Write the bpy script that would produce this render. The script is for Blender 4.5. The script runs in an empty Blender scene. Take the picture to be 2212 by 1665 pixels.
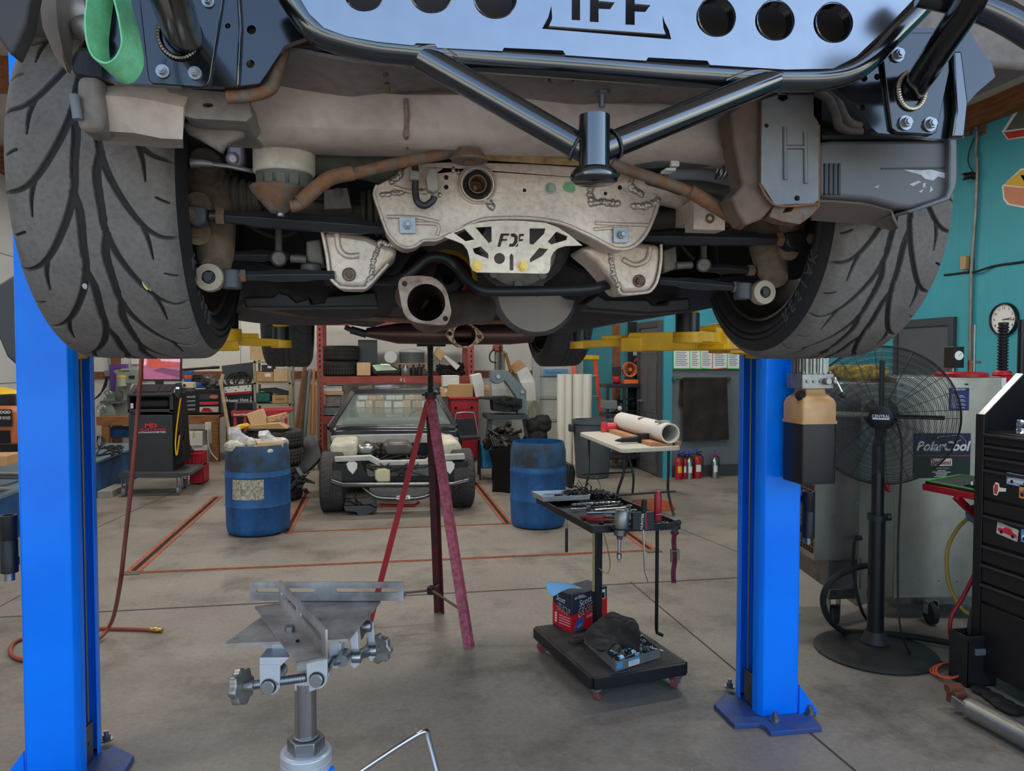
import bpy,math,random
import numpy as np
from mathutils import Vector as V,Matrix
from mathutils.geometry import tessellate_polygon
random.seed(7)
R=random.Random(11)
C=bpy.context.scene.collection
PI=math.pi
# camera model (room axes: Y into the room, X right)
FPX,CX,CY,HORIZ,YAW=1600.0,1106.0,832.5,775.0,math.radians(10.3)
PITCH=math.atan((CY-HORIZ)/FPX)
CAM=V((0,0,1.6))
_R=V((math.cos(YAW),-math.sin(YAW),0))
_F0=V((math.sin(YAW),math.cos(YAW),0))
_F=_F0*math.cos(PITCH)-V((0,0,1))*math.sin(PITCH)
_U=_F0*math.sin(PITCH)+V((0,0,1))*math.cos(PITCH)
def ray(px,py):return _F+_R*((px-CX)/FPX)-_U*((py-CY)/FPX)
def WY(px,py,y):d=ray(px,py);return CAM+d*(y/d.y)
def WX(px,py,x):d=ray(px,py);return CAM+d*(x/d.x)
def WZ(px,py,z=0.0):d=ray(px,py);return CAM+d*((z-1.6)/d.z)
def WD(px,py,dep):return CAM+ray(px,py)*dep
def xof(px,y):return WY(px,HORIZ,y).x
def zof(py,y,px=1106):return WY(px,py,y).z
cam=bpy.data.cameras.new('camera');camo=bpy.data.objects.new('camera',cam);C.objects.link(camo)
cam.sensor_width=36;cam.lens=36*FPX/2212;cam.clip_start=.05
camo.matrix_world=Matrix(((_R.x,_U.x,-_F.x,CAM.x),(_R.y,_U.y,-_F.y,CAM.y),(_R.z,_U.z,-_F.z,CAM.z),(0,0,0,1)))
bpy.context.scene.camera=camo
# materials
def lin(c):return tuple(((x/255)/12.92 if x/255<=.04045 else((x/255+.055)/1.055)**2.4)for x in c)
MATS={}
def mat(name,col,rough=.5,metal=0,var=.18,scale=6,bump=0,bscale=None,col2=None,th=(.35,.7),emit=0,trans=0,alpha=1,detail=5,coat=0,stretch=None,spec=None,ior=1.45):
 """procedural material: two colours mixed by noise (wear, dust, rust), optional bump"""
 if name in MATS:return MATS[name]
 m=bpy.data.materials.new(name);m.use_nodes=True;nt=m.node_tree;b=nt.nodes['Principled BSDF']
 c1=lin(col);c2=lin(col2)if col2 else tuple(x*(1-var)for x in c1)
 if col2 or var>0:
  tc=nt.nodes.new('ShaderNodeTexCoord');nz=nt.nodes.new('ShaderNodeTexNoise');rp=nt.nodes.new('ShaderNodeValToRGB')
  nz.inputs['Scale'].default_value=scale;nz.inputs['Detail'].default_value=detail
  src=tc.outputs['Object']
  if stretch:
   mp=nt.nodes.new('ShaderNodeMapping');mp.inputs['Scale'].default_value=stretch;nt.links.new(src,mp.inputs['Vector']);src=mp.outputs['Vector']
  nt.links.new(src,nz.inputs['Vector']);nt.links.new(nz.outputs['Fac'],rp.inputs['Fac'])
  e=rp.color_ramp.elements;e[0].position,e[1].position=th;e[0].color=(*c1,1);e[1].color=(*c2,1)
  nt.links.new(rp.outputs['Color'],b.inputs['Base Color'])
  if bump:
   n2=nt.nodes.new('ShaderNodeTexNoise');n2.inputs['Scale'].default_value=bscale or scale*8;n2.inputs['Detail'].default_value=7
   nt.links.new(tc.outputs['Object'],n2.inputs['Vector'])
   bp=nt.nodes.new('ShaderNodeBump');bp.inputs['Strength'].default_value=bump;bp.inputs['Distance'].default_value=.004
   gr=nt.nodes.new('ShaderNodeValToRGB');ge=gr.color_ramp.elements;ge[0].position,ge[1].position=.36,.56;ge[0].color=(.58,.56,.54,1);ge[1].color=(1,1,1,1)
   mx=nt.nodes.new('ShaderNodeMix');mx.data_type='RGBA';mx.blend_type='MULTIPLY';mx.inputs[0].default_value=min(1,.15+bump);nt.links.new(n2.outputs['Fac'],gr.inputs[0]);nt.links.new(rp.outputs['Color'],mx.inputs[6]);nt.links.new(gr.outputs[0],mx.inputs[7]);nt.links.new(mx.outputs[2],b.inputs['Base Color'])
   nt.links.new(n2.outputs['Fac'],bp.inputs['Height']);nt.links.new(bp.outputs['Normal'],b.inputs['Normal'])
 else:b.inputs['Base Color'].default_value=(*c1,1)
 b.inputs['Roughness'].default_value=rough;b.inputs['Metallic'].default_value=metal;b.inputs['IOR'].default_value=ior
 if trans:b.inputs['Transmission Weight'].default_value=trans
 if alpha<1:b.inputs['Alpha'].default_value=alpha
 if coat:b.inputs['Coat Weight'].default_value=coat;b.inputs['Coat Roughness'].default_value=.08
 if emit:b.inputs['Emission Color'].default_value=(*c1,1);b.inputs['Emission Strength'].default_value=emit
 if spec is not None:b.inputs['Specular IOR Level'].default_value=spec
 MATS[name]=m;return m
# mesh builder
def spl(pts,n=6,closed=False):
 P=[V(p)for p in pts];out=[];L=len(P)
 if L<3 and not closed:return P
 for i in range(L if closed else L-1):
  g=(lambda k:P[k%L])if closed else(lambda k:P[max(0,min(L-1,k))])
  a,b,c,d=g(i-1),g(i),g(i+1),g(i+2)
  for j in range(n):
   t=j/n
   out.append(.5*((2*b)+(c-a)*t+(2*a-5*b+4*c-d)*t*t+(3*b-a-3*c+d)*t**3))
 if not closed:out.append(P[-1].copy())
 return out
def frame(z,up=V((0,0,1))):
 z=V(z).normalized()
 if abs(z.dot(up))>.99:up=V((0,1,0))if abs(z.y)<.9 else V((1,0,0))
 x=up.cross(z).normalized();y=z.cross(x)
 return Matrix(((x.x,y.x,z.x),(x.y,y.y,z.y),(x.z,y.z,z.z)))
def TM(loc=(0,0,0),rz=0,rx=0,ry=0):
 return Matrix.Translation(V(loc))@Matrix.Rotation(rz,4,'Z')@Matrix.Rotation(ry,4,'Y')@Matrix.Rotation(rx,4,'X')
def BM(loc,r,u):
 r=V(r).normalized();u=V(u);u=(u-r*u.dot(r)).normalized();n=r.cross(u);l=V(loc)
 return Matrix(((r.x,u.x,n.x,l.x),(r.y,u.y,n.y,l.y),(r.z,u.z,n.z,l.z),(0,0,0,1)))
def FRONT(x,y,z):return BM((x,y,z),(1,0,0),(0,0,1))
def RWALL(x,y,z):return BM((x,y,z),(0,-1,0),(0,0,1))
def LWALL(x,y,z):return BM((x,y,z),(0,1,0),(0,0,1))
class MB:
 def __init__(s):s.v=[];s.f=[];s.m=[];s.k=0
 def add(s,vs,fs):
  o=len(s.v);s.v+=[tuple(v)for v in vs];s.f+=[tuple(i+o for i in f)for f in fs];s.m+=[s.k]*len(fs);return s
 def mk(s,k):s.k=k;return s
 def box(s,c,d,rz=0,M=None):
  x,y,z=d[0]/2,d[1]/2,d[2]/2;c=V(c)
  vs=[V((a*x,b*y,e*z))for e in(-1,1)for b in(-1,1)for a in(-1,1)]
  if rz:Q=Matrix.Rotation(rz,3,'Z');vs=[Q@v for v in vs]
  vs=[v+c for v in vs]
  if M is not None:vs=[M@v for v in vs]
  return s.add(vs,[(0,2,3,1),(4,5,7,6),(0,1,5,4),(2,6,7,3),(0,4,6,2),(1,3,7,5)])
 def bb(s,lo,hi,M=None):
  return s.box([(a+b)/2 for a,b in zip(lo,hi)],[abs(b-a)for a,b in zip(lo,hi)],M=M)
 def bar(s,p0,p1,w,h,up=(0,0,1)):
  p0,p1=V(p0),V(p1);F=frame(p1-p0,V(up));vs=[]
  for p in(p0,p1):
   for a,b in((-1,-1),(1,-1),(1,1),(-1,1)):vs.append(p+F@V((a*w/2,b*h/2,0)))
  return s.add(vs,[(3,2,1,0),(4,5,6,7)]+[(i,(i+1)%4,(i+1)%4+4,i+4)for i in range(4)])
 def tube(s,pts,r,n=10,closed=False,cap=True,inner=None):
  P=[V(p)for p in pts];L=len(P);rr=r if isinstance(r,(list,tuple))else[r]*L
  vs=[];up=None
  for i,p in enumerate(P):
   a=P[(i-1)%L]if closed or i>0 else p;b=P[(i+1)%L]if closed or i<L-1 else p
   t=(b-a);t=t.normalized()if t.length>1e-9 else V((0,0,1))
   if up is None:up=frame(t)@V((0,1,0))
   x=up.cross(t)
   if x.length<1e-6:x=frame(t)@V((1,0,0))
   x.normalize();up=t.cross(x)
   for j in range(n):an=2*PI*j/n;vs.append(p+x*(math.cos(an)*rr[i])+up*(math.sin(an)*rr[i]))
  fs=[]
  for i in range(L if closed else L-1):
   for j in range(n):k=(j+1)%n;i2=(i+1)%L;fs.append((i*n+j,i*n+k,i2*n+k,i2*n+j))
  if cap and not closed:fs.append(tuple(range(n-1,-1,-1)));fs.append(tuple((L-1)*n+j for j in range(n)))
  return s.add(vs,fs)
 def cyl(s,p0,p1,r,r1=None,n=18,cap=True):return s.tube([p0,p1],[r,r if r1 is None else r1],n,cap=cap)
 def lathe(s,prof,M=None,n=24,closed=False,a0=0,a1=2*PI):
  full=abs(a1-a0-2*PI)<1e-6;L=len(prof);m=n if full else n+1;vs=[]
  for j in range(m):
   a=a0+(a1-a0)*j/n
   for r,z in prof:vs.append(V((r*math.cos(a),r*math.sin(a),z)))
  if M is not None:vs=[M@v for v in vs]
  fs=[]
  for j in range(n):
   k=(j+1)%m
   for i in range(L if closed else L-1):
    q=(i+1)%L;f=(j*L+i,k*L+i,k*L+q,j*L+q)
    fs.append(f)
  s.add(vs,fs)
  return s
 def rod(s,p0,p1,prof,n=24):
  p0,p1=V(p0),V(p1);return s.lathe(prof,Matrix.Translation(p0)@frame(p1-p0).to_4x4(),n)
 def plate(s,outer,h,M=None,holes=(),z0=0):
  if holes:s.nobev=1
  loops=[[V((p[0],p[1],0))for p in l]for l in[outer]+list(holes)]
  tris=tessellate_polygon(loops);pts=[p for l in loops for p in l];N=len(pts)
  vs=[V((p.x,p.y,z0))for p in pts]+[V((p.x,p.y,z0+h))for p in pts]
  if M is not None:vs=[M@v for v in vs]
  fs=[tuple(t)for t in tris]+[tuple(i+N for i in reversed(t))for t in tris]
  if not holes:fs=[tuple(range(N-1,-1,-1)),tuple(range(N,2*N))]
  o=0
  for l in loops:
   n=len(l)
   for i in range(n):a,b=o+i,o+(i+1)%n;fs.append((a,b,b+N,a+N))
   o+=n
  return s.add(vs,fs)
 def px(s,pts,y0,y1,holes=()):
  t=lambda l:[(lambda p:(p.x,p.z))(WY(a,b,y0))for a,b in l]
  return s.plate(t(pts),y1-y0,Matrix(((1,0,0,0),(0,0,1,y0),(0,1,0,0),(0,0,0,1))),[t(h)for h in holes])
 def sph(s,c,r,n=14,m=9,M=None):
  rx,ry,rz=(r,r,r)if not isinstance(r,(tuple,list))else r;c=V(c);vs=[];fs=[]
  for i in range(m+1):
   a=PI*i/m
   for j in range(n):b=2*PI*j/n;vs.append(c+V((rx*math.sin(a)*math.cos(b),ry*math.sin(a)*math.sin(b),rz*math.cos(a))))
  for i in range(m):
   for j in range(n):k=(j+1)%n;fs.append((i*n+j,(i+1)*n+j,(i+1)*n+k,i*n+k))
  if M is not None:vs=[M@v for v in vs]
  return s.add(vs,fs)
 def grid(s,rows,th=0):
  m,n=len(rows),len(rows[0]);vs=[V(p)for r in rows for p in r]
  fs=[(i*n+j,i*n+j+1,(i+1)*n+j+1,(i+1)*n+j)for i in range(m-1)for j in range(n-1)]
  if th:
   nor=[V()for _ in vs]
   for f in fs:
    q=(vs[f[2]]-vs[f[0]]).cross(vs[f[3]]-vs[f[1]])
    for i in f:nor[i]+=q
   N=len(vs);vs=vs+[v-(q.normalized()if q.length else V((0,0,1)))*th for v,q in zip(vs,nor)]
   fs=fs+[tuple(i+N for i in reversed(f))for f in fs]
   ed=[i for i in range(n)]+[i*n+n-1 for i in range(1,m)]+[(m-1)*n+j for j in range(n-2,-1,-1)]+[i*n for i in range(m-2,0,-1)]
   for a,b in zip(ed,ed[1:]+ed[:1]):fs.append((a,a+N,b+N,b))
  return s.add(vs,fs)
 def hexb(s,p,d,r,h,washer=1.35):
  p=V(p);d=V(d).normalized()
  if washer:s.cyl(p,p+d*h*.3,r*washer,n=16)
  s.cyl(p,p+d*h,r,n=6);s.cyl(p+d*h,p+d*h*1.25,r*.62,n=10);return s
 def torus(s,c,R_,r,M=None,n=28,k=8):
  M=M or Matrix.Identity(4);c=V(c)
  return s.tube([M@(c+V((R_*math.cos(2*PI*i/n),R_*math.sin(2*PI*i/n),0)))for i in range(n)],r,k,closed=True)
def circ(x,y,r,n=20,ry=None):return[(x+r*math.cos(2*PI*i/n),y+(ry or r)*math.sin(2*PI*i/n))for i in range(n)]
def rrect(x0,y0,x1,y1,r,n=4):
 o=[]
 for cx,cy,a in((x1-r,y0+r,-PI/2),(x1-r,y1-r,0),(x0+r,y1-r,PI/2),(x0+r,y0+r,PI)):
  for i in range(n+1):t=a+PI/2*i/n;o.append((cx+r*math.cos(t),cy+r*math.sin(t)))
 return o
# objects
ROOT={}
def thing(name,label,cat,loc=(0,0,0),rz=0,group=None):
 o=bpy.data.objects.new(name,None);C.objects.link(o);o.location=V(loc);o.rotation_euler=(0,0,rz);o.empty_display_size=.1
 o['label']=label;o['category']=cat
 if group:o['group']=group
 ROOT[o.name]=TM(loc,rz);return o
def tag(o,label,cat,group=None,kind=None):
 o['label']=label;o['category']=cat
 if group:o['group']=group
 if kind:o['kind']=kind
 return o
def fin(name,M,mt,parent=None,bevel=0,smooth=38,world=False,label=None,seg=2,sub=0,loc=None,rz=0,thinm=0):
 """link the collected shapes as one mesh; world=True: coordinates are world ones, brought into the thing's frame.
    loc (top-level only): the coordinates are local to that place"""
 import bmesh
 if getattr(M,'nobev',0)and name!='subframe':bevel=0
 me=bpy.data.meshes.new(name);me.from_pydata(M.v,[],M.f)
 for x in(mt if isinstance(mt,(list,tuple))else[mt]):me.materials.append(x)
 if len(me.materials)>1:me.polygons.foreach_set('material_index',M.m)
 b=bmesh.new();b.from_mesh(me)
 if bevel or len(M.v)<60000:bmesh.ops.remove_doubles(b,verts=b.verts,dist=1e-5)
 bmesh.ops.recalc_face_normals(b,faces=b.faces);b.to_mesh(me);b.free()
 T=ROOT.get(parent.name)if parent is not None else None
 if world and T is not None:me.transform(T.inverted())
 me.polygons.foreach_set('use_smooth',[True]*len(me.polygons));me.set_sharp_from_angle(angle=math.radians(smooth))
 o=bpy.data.objects.new(name,me);C.objects.link(o)
 if parent is not None:o.parent=parent;ROOT[o.name]=T
 elif world:
  xs=[v.co for v in me.vertices];bx=V(((min(v.x for v in xs)+max(v.x for v in xs))/2,(min(v.y for v in xs)+max(v.y for v in xs))/2,min(v.z for v in xs)))
  me.transform(Matrix.Translation(-bx));o.location=bx;ROOT[o.name]=Matrix.Translation(bx)
 if loc is not None:o.location=V(loc);o.rotation_euler=(0,0,rz);ROOT[o.name]=TM(loc,rz)
 if bevel:md=o.modifiers.new('bevel','BEVEL');md.width=bevel;md.segments=seg;md.limit_method='ANGLE';md.angle_limit=math.radians(40);md.harden_normals=False
 if sub:md=o.modifiers.new('sub','SUBSURF');md.levels=md.render_levels=sub
 if label:o['label']=label
 return o
def crumple(o,s=.03,n=.06):
 tx=bpy.data.textures.new('crumple','CLOUDS');tx.noise_scale=n;md=o.modifiers.new('crumple','DISPLACE');md.texture=tx;md.strength=s;md.mid_level=.5;return o
def cut(M):M.cuts=getattr(M,'cuts',[])+[(len(M.v),len(M.f))];return M
def each(name,M,mt,parent=None,**k):
 """one object per piece: cut(M) was called before each piece"""
 cs=M.cuts+[(len(M.v),len(M.f))];out=[]
 for(v0,f0),(v1,f1)in zip(cs,cs[1:]):
  B=MB();B.v=M.v[v0:v1];B.f=[tuple(i-v0 for i in f)for f in M.f[f0:f1]];B.m=M.m[f0:f1]
  if B.v:out.append(fin(name,B,mt,parent,**k))
 return out
def fw(*a,**k):return fin(*a,world=True,**k)
def ew(*a,**k):return each(*a,world=True,**k)
def struct(name,M,mt,**k):o=fin(name,M,mt,**k);o['kind']='structure';return o
def dup(root,loc,rz,label=None,group=None):
 def cp(o,par):
  c=o.copy();C.objects.link(c);c.parent=par
  for ch in kids(o):cp(ch,c)
  return c
 c=cp(root,root.parent);c.location=V(loc);c.rotation_euler=(0,0,rz)
 if label:c['label']=label
 if group:c['group']=group
 ROOT[c.name]=TM(loc,rz);return c
def kids(o):return[x for x in C.objects if x.parent==o]
_TXT={}
def text(MBx,s,M,w=None,h=None,ext=.0006,shear=0,bold=0,anchor='c'):
 """append the outline of a word to a mesh builder, fitted into w x h on frame M"""
 key=(s,bold)
 if key not in _TXT:
  cu=bpy.data.curves.new('t','FONT');cu.body=s;cu.size=1;cu.extrude=.02;cu.offset=bold;cu.resolution_u=3
  o=bpy.data.objects.new('t',cu);C.objects.link(o);dg=bpy.context.evaluated_depsgraph_get();dg.update()
  me=bpy.data.meshes.new_from_object(o.evaluated_get(dg));C.objects.unlink(o)
  vs=[v.co.copy()for v in me.vertices];fs=[tuple(p.vertices)for p in me.polygons];_TXT[key]=(vs,fs)
  bpy.data.objects.remove(o);bpy.data.meshes.remove(me);bpy.data.curves.remove(cu)
 vs,fs=_TXT[key]
 if not vs:return MBx
 x0,x1=min(v.x for v in vs),max(v.x for v in vs);y0,y1=min(v.y for v in vs),max(v.y for v in vs)
 sx=w/(x1-x0)if w else None;sy=h/(y1-y0)if h else None
 sx=sx or sy;sy=sy or sx
 ox={'c':(x0+x1)/2,'l':x0,'r':x1}[anchor]
 return MBx.add([M@V(((v.x-ox)*sx+shear*(v.y-y0)*sy,(v.y-(y0+y1)/2)*sy,(v.z+.02)/.04*ext))for v in vs],fs)
# common materials
m_steel=mat('brushed steel',(178,178,178),.28,1,.15,30)
m_zinc=mat('zinc plated steel',(150,152,155),.4,1,.2,20)
m_gloss2=mat('gloss black plate',(14,15,17),.13,0,.1,6,ior=1.62)
m_chrome=mat('chrome',(215,215,218),.1,1,.05)
m_dsteel=mat('dark bare steel',(120,118,114),.42,.9,.35,14,.05)
m_black=mat('black paint',(22,22,24),.35,0,.2,12)
m_gloss=mat('gloss black powder coat',(13,14,17),.14,0,.1,6,ior=1.95)
m_rubber=mat('black rubber',(30,29,29),.7,0,.25,10)
m_plast=mat('black plastic',(33,33,35),.5,0,.2,8)
m_dgrey=mat('dark grey paint',(62,64,67),.5,0,.15,5)
m_grey=mat('grey paint',(110,114,118),.5,0,.15,5)
m_white=mat('white paint',(214,211,203),.55,0,.08,4)
m_card=mat('brown cardboard',(186,146,100),.85,0,.14,5)
m_card2=mat('pale cardboard',(204,170,126),.85,0,.14,5)
m_wcard=mat('white cardboard',(214,212,206),.75,0,.08,5)
m_red=mat('red paint',(168,22,34),.38,0,.25,9)
m_wood=mat('bench wood',(152,102,58),.65,0,.3,5,col2=(112,70,38),stretch=(1,1,9))
m_paper=mat('white paper',(224,223,218),.7,0,.05)
m_tape=mat('printed black',(20,20,22),.6,0,0)
m_dark=mat('part and hole black',(10,10,11),.8,0,0)  # black of dark parts, also put in as the shade inside holes
m_brass=mat('brass',(196,160,88),.32,1,.1)
m_blue=mat('blue lift paint',(0,132,255),.3,0,.1,3,col2=(0,118,242),spec=.3)
m_yellow=mat('yellow lift paint',(232,178,22),.4,0,.2,9,col2=(204,150,16))
m_beige=mat('dusty underbody',(200,183,169),.62,.1,.3,5,.25,40,col2=(156,141,130))
m_under=mat('grey brown underseal',(130,119,111),.7,.05,.3,6,.3,50)
m_rust=mat('rusty steel',(118,82,58),.8,.2,.4,48,.4,80,col2=(104,94,82),th=(.42,.6))
m_blkstl=mat('dirty black steel',(40,40,42),.45,.3,.3,10,.15)
# the room
X0,X1,Y0,Y1,ZC=-4.75,6.1,-1.3,13.4,4.2
def floor_mat():
 m=bpy.data.materials.new('worn concrete floor');m.use_nodes=True;nt=m.node_tree;N=nt.nodes.new;L=nt.links.new;b=nt.nodes['Principled BSDF']
 tc=N('ShaderNodeTexCoord')
 def nz(sc,det=6,rough=.55):
  n=N('ShaderNodeTexNoise');n.inputs['Scale'].default_value=sc;n.inputs['Detail'].default_value=det;n.inputs['Roughness'].default_value=rough
  L(tc.outputs['Object'],n.inputs['Vector']);return n.outputs['Fac']
 def ramp(src,p0,c0,p1,c1):
  r=N('ShaderNodeValToRGB');e=r.color_ramp.elements;e[0].position=p0;e[1].position=p1;e[0].color=(*lin(c0),1);e[1].color=(*lin(c1),1);L(src,r.inputs['Fac']);return r.outputs['Color']
 def mix(f,a,b_,mode='MIX'):
  x=N('ShaderNodeMix');x.data_type='RGBA';x.blend_type=mode
  if isinstance(f,float):x.inputs[0].default_value=f
  else:L(f,x.inputs[0])
  L(a,x.inputs[6]);L(b_,x.inputs[7]);return x.outputs[2]
 base=ramp(nz(.55,8),.35,(146,137,125),.68,(122,113,102))
 fine=ramp(nz(38,5),.3,(255,255,255),.75,(190,188,186))
 col=mix(.55,base,fine,'MULTIPLY')
 st=ramp(nz(1.5,8,.68),.50,(255,255,255),.72,(112,106,100))
 col=mix(.8,col,st,'MULTIPLY')
 sp=ramp(nz(75,2),.70,(0,0,0),.74,(255,255,255))
 wht=N('ShaderNodeRGB');wht.outputs[0].default_value=(*lin((172,165,154)),1)
 bw=N('ShaderNodeRGBToBW');L(sp,bw.inputs[0]);col=mix(bw.outputs[0],col,wht.outputs[0])
 L(col,b.inputs['Base Color']);b.inputs['Roughness'].default_value=.55
 rr=N('ShaderNodeMapRange');L(nz(2.2),rr.inputs[0]);rr.inputs[3].default_value=.38;rr.inputs[4].default_value=.75;L(rr.outputs[0],b.inputs['Roughness'])
 bp=N('ShaderNodeBump');bp.inputs['Strength'].default_value=.12;bp.inputs['Distance'].default_value=.003;L(nz(60),bp.inputs['Height']);L(bp.outputs[0],b.inputs['Normal'])
 return m
m_floor=floor_mat()
struct('floor',MB().bb((X0-.3,Y0,-.2),(X1+.3,Y1+.3,0)),m_floor)
m_stain=mat('damp oily concrete',(92,84,77),.5,0,.3,3,.1,60)
m_joint=mat('joint filler',(74,70,64),.9,0,.2)
def joint(a,b,w=.012):
 M=MB();p,q=WZ(*a),WZ(*b);d=(q-p).normalized();M.bar(p+V((0,0,.0005)),q+V((0,0,.0005)),w,.002,(0,0,1));return M
Mj=MB()
for a,b,w in(((0,1333),(1592,1248),.022),((1362,1257),(1900,1709),.012),((1240,1048),(1600,1195),.010),((205,1142),(420,1042),.012),((0,1310),(100,1255),.01)):
 p,q=WZ(*a),WZ(*b);Mj.bar(p+V((0,0,.0003)),q+V((0,0,.0003)),w,.0014)
struct('trim_1',Mj,m_joint)
m_wallw=mat('off white wall',(206,202,194),.8,0,.12,1.2)
m_walll=mat('grey white wall panels',(190,191,190),.8,0,.12,1.2)
def teal_mat(name,col):
 m=mat(name,col,.6,0,.12,1.4);nt=m.node_tree;N=nt.nodes.new;L=nt.links.new;b=nt.nodes['Principled BSDF']
 tc=N('ShaderNodeTexCoord');sx=N('ShaderNodeSeparateXYZ');L(tc.outputs['Object'],sx.inputs[0])
 ad=N('ShaderNodeMath');ad.operation='ADD';L(sx.outputs['X'],ad.inputs[0]);L(sx.outputs['Y'],ad.inputs[1])
 mo=N('ShaderNodeMath');mo.operation='PINGPONG';L(ad.outputs[0],mo.inputs[0]);mo.inputs[1].default_value=.102
 ls=N('ShaderNodeMath');ls.operation='GREATER_THAN';L(mo.outputs[0],ls.inputs[0]);ls.inputs[1].default_value=.0035
 bp=N('ShaderNodeBump');bp.inputs['Strength'].default_value=.9;bp.inputs['Distance'].default_value=.006;L(ls.outputs[0],bp.inputs['Height']);L(bp.outputs[0],b.inputs['Normal']);return m
m_teal=teal_mat('teal grooved siding',(66,158,172))
m_teal2=mat('teal wall paint',(58,144,160),.6,0,.1,2)
m_gwall=mat('grey wall paint',(104,108,112),.6,0,.1,2)
struct('wall_right',MB().bb((X1,Y0,0),(X1+.15,Y1,ZC)),m_teal)
struct('wall_left',MB().bb((X0-.15,Y0,0),(X0,Y1,ZC)),m_walll)
Mb=MB().bb((X0,Y1,0),(X1,Y1+.15,ZC))
struct('wall_back',Mb,m_wallw)
m_ceil=mat('ceiling boards',(186,178,166),.8,0,.12,2)
m_beam=mat('brown roof timber',(134,82,50),.7,0,.3,4,stretch=(8,1,8),col2=(96,58,36))
struct('ceiling',MB().bb((X0,Y0,ZC),(X1,Y1,ZC+.1)),m_ceil)
for i,y in enumerate((1.2,4.2,7.2,10.2)):struct('trim_%d'%(2+i),MB().bb((X0,y-.07,ZC-.28),(X1,y+.07,ZC)),m_beam)
struct('trim_6',MB().bb((X1-.1,Y0,ZC-.22),(X1,Y1,ZC)),m_beam)
struct('trim_7',MB().bb((X0,Y0,ZC-.22),(X0+.1,Y1,ZC)),m_beam)
OX,OY=3.79,9.4
zc_=zof(797,OY,1500)
struct('wall_office_front',MB().bb((OX,OY,0),(X1,OY+.1,zc_)),m_gwall)
struct('wall_office_upper',MB().bb((OX,OY,zc_),(X1,OY+.1,ZC)),m_teal2)
struct('wall_office_side',MB().bb((OX,OY+.1,0),(OX+.1,Y1,ZC)),m_teal2)
struct('baseboard_office',MB().bb((OX+.12,OY-.015,0),(X1,OY,.16)),m_dgrey)
struct('trim_8',MB().bb((OX-.02,OY-.02,0),(OX+.1,OY,ZC)).bb((OX-.02,OY,0),(OX,OY+.1,ZC)),m_teal2)
struct('trim_9',MB().bb((OX+.1,OY-.012,zc_-.02),(X1,OY,zc_+.03)),m_dgrey)
da,db=WX(1430,775,OX).y,WX(1390,775,OX).y
m_door=mat('dark grey door',(84,87,91),.45,0,.1,3)
t=thing('door_1','grey six panel door in the teal return wall behind the folding table','door',(OX,(da+db)/2,0));t['kind']='structure'
w=db-da;M=MB().bb((-.05,-w/2,.01),(0,w/2,2.03))
fin('slab',M,m_door,t,.004)
M=MB()
for yy in(-w/4,w/4):
 for z0,z1 in((.15,.72),(.85,1.55),(1.66,1.92)):
  M.bb((-.058,yy-w*.17,z0),(-.05,yy+w*.17,z1));M.bb((-.064,yy-w*.12,z0+.05),(-.058,yy+w*.12,z1-.05))
fin('panel',M,m_door,t,.004)
fin('door_frame',MB().bb((-.07,-w/2-.08,0),(0,-w/2,2.12)).bb((-.07,w/2,0),(0,w/2+.08,2.12)).bb((-.07,-w/2,2.03),(0,w/2,2.12)),m_dgrey,t,.003)
M=MB().cyl((-.05,w/2-.08,1.0),(-.11,w/2-.08,1.0),.022);M.tube([(-.11,w/2-.08,1),(-.11,w/2-.2,1)],.012);fin('door_handle',M,m_chrome,t)
ya,yb=WX(2055,775,X1).y,WX(1945,775,X1).y
t=thing('door_2','dark grey door in the teal wall behind the pedestal fan','door',(X1,(ya+yb)/2,0));t['kind']='structure'
w=yb-ya
fin('slab',MB().bb((-.03,-w/2,.01),(0,w/2,1.96)),m_door,t,.003)
fin('door_frame',MB().bb((-.05,-w/2-.07,0),(0,-w/2,2.05)).bb((-.05,w/2,0),(0,w/2+.07,2.05)).bb((-.05,-w/2,1.96),(0,w/2,2.05)),m_dgrey,t,.003)
gx0,gx1=xof(1166,Y1-.05),OX-.25
t=thing('door_3','white sectional roll up door behind the white plastic pipes','door',((gx0+gx1)/2,Y1,0));t['kind']='structure'
M=MB();w=gx1-gx0
for k in range(7):M.bb((-w/2,-.04,.42*k+.02),(w/2,0,.42*k+.415));M.bb((-w/2,-.05,.42*k+.06),(w/2,-.04,.42*k+.17))
fin('panel',M,m_white,t,.004)
fin('door_frame',MB().bb((-w/2-.14,-.1,0),(-w/2,0,3.1)).bb((w/2,-.1,0),(w/2+.08,0,3.1)),m_walll,t,.004)
zr=zof(800,Y1)
struct('trim_10',MB().bb((X0,Y1-.04,zr-.12),(xof(1160,Y1),Y1,zr)),m_beam)
M=MB()
for p in(235,520,690,950):x=xof(p,Y1);M.bb((x-.004,Y1-.003,0),(x+.004,Y1,ZC))
for z in(2.55,):M.bb((X0,Y1-.003,z),(xof(1160,Y1),Y1,z+.008))
struct('trim_11',M,m_grey)
x=xof(248,Y1-.05);struct('trim_12',MB().bb((x-.05,Y1-.1,0),(x+.08,Y1,ZC)),m_beam)
M=MB()
for z in(1.28,2.1,2.95):M.bb((X0,Y0,z),(X0+.003,Y1,z+.01))
for y in(7.6,9.0,10.4,11.8):M.bb((X0,y,0),(X0+.003,y+.008,ZC))
struct('trim_13',M,m_grey)
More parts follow.
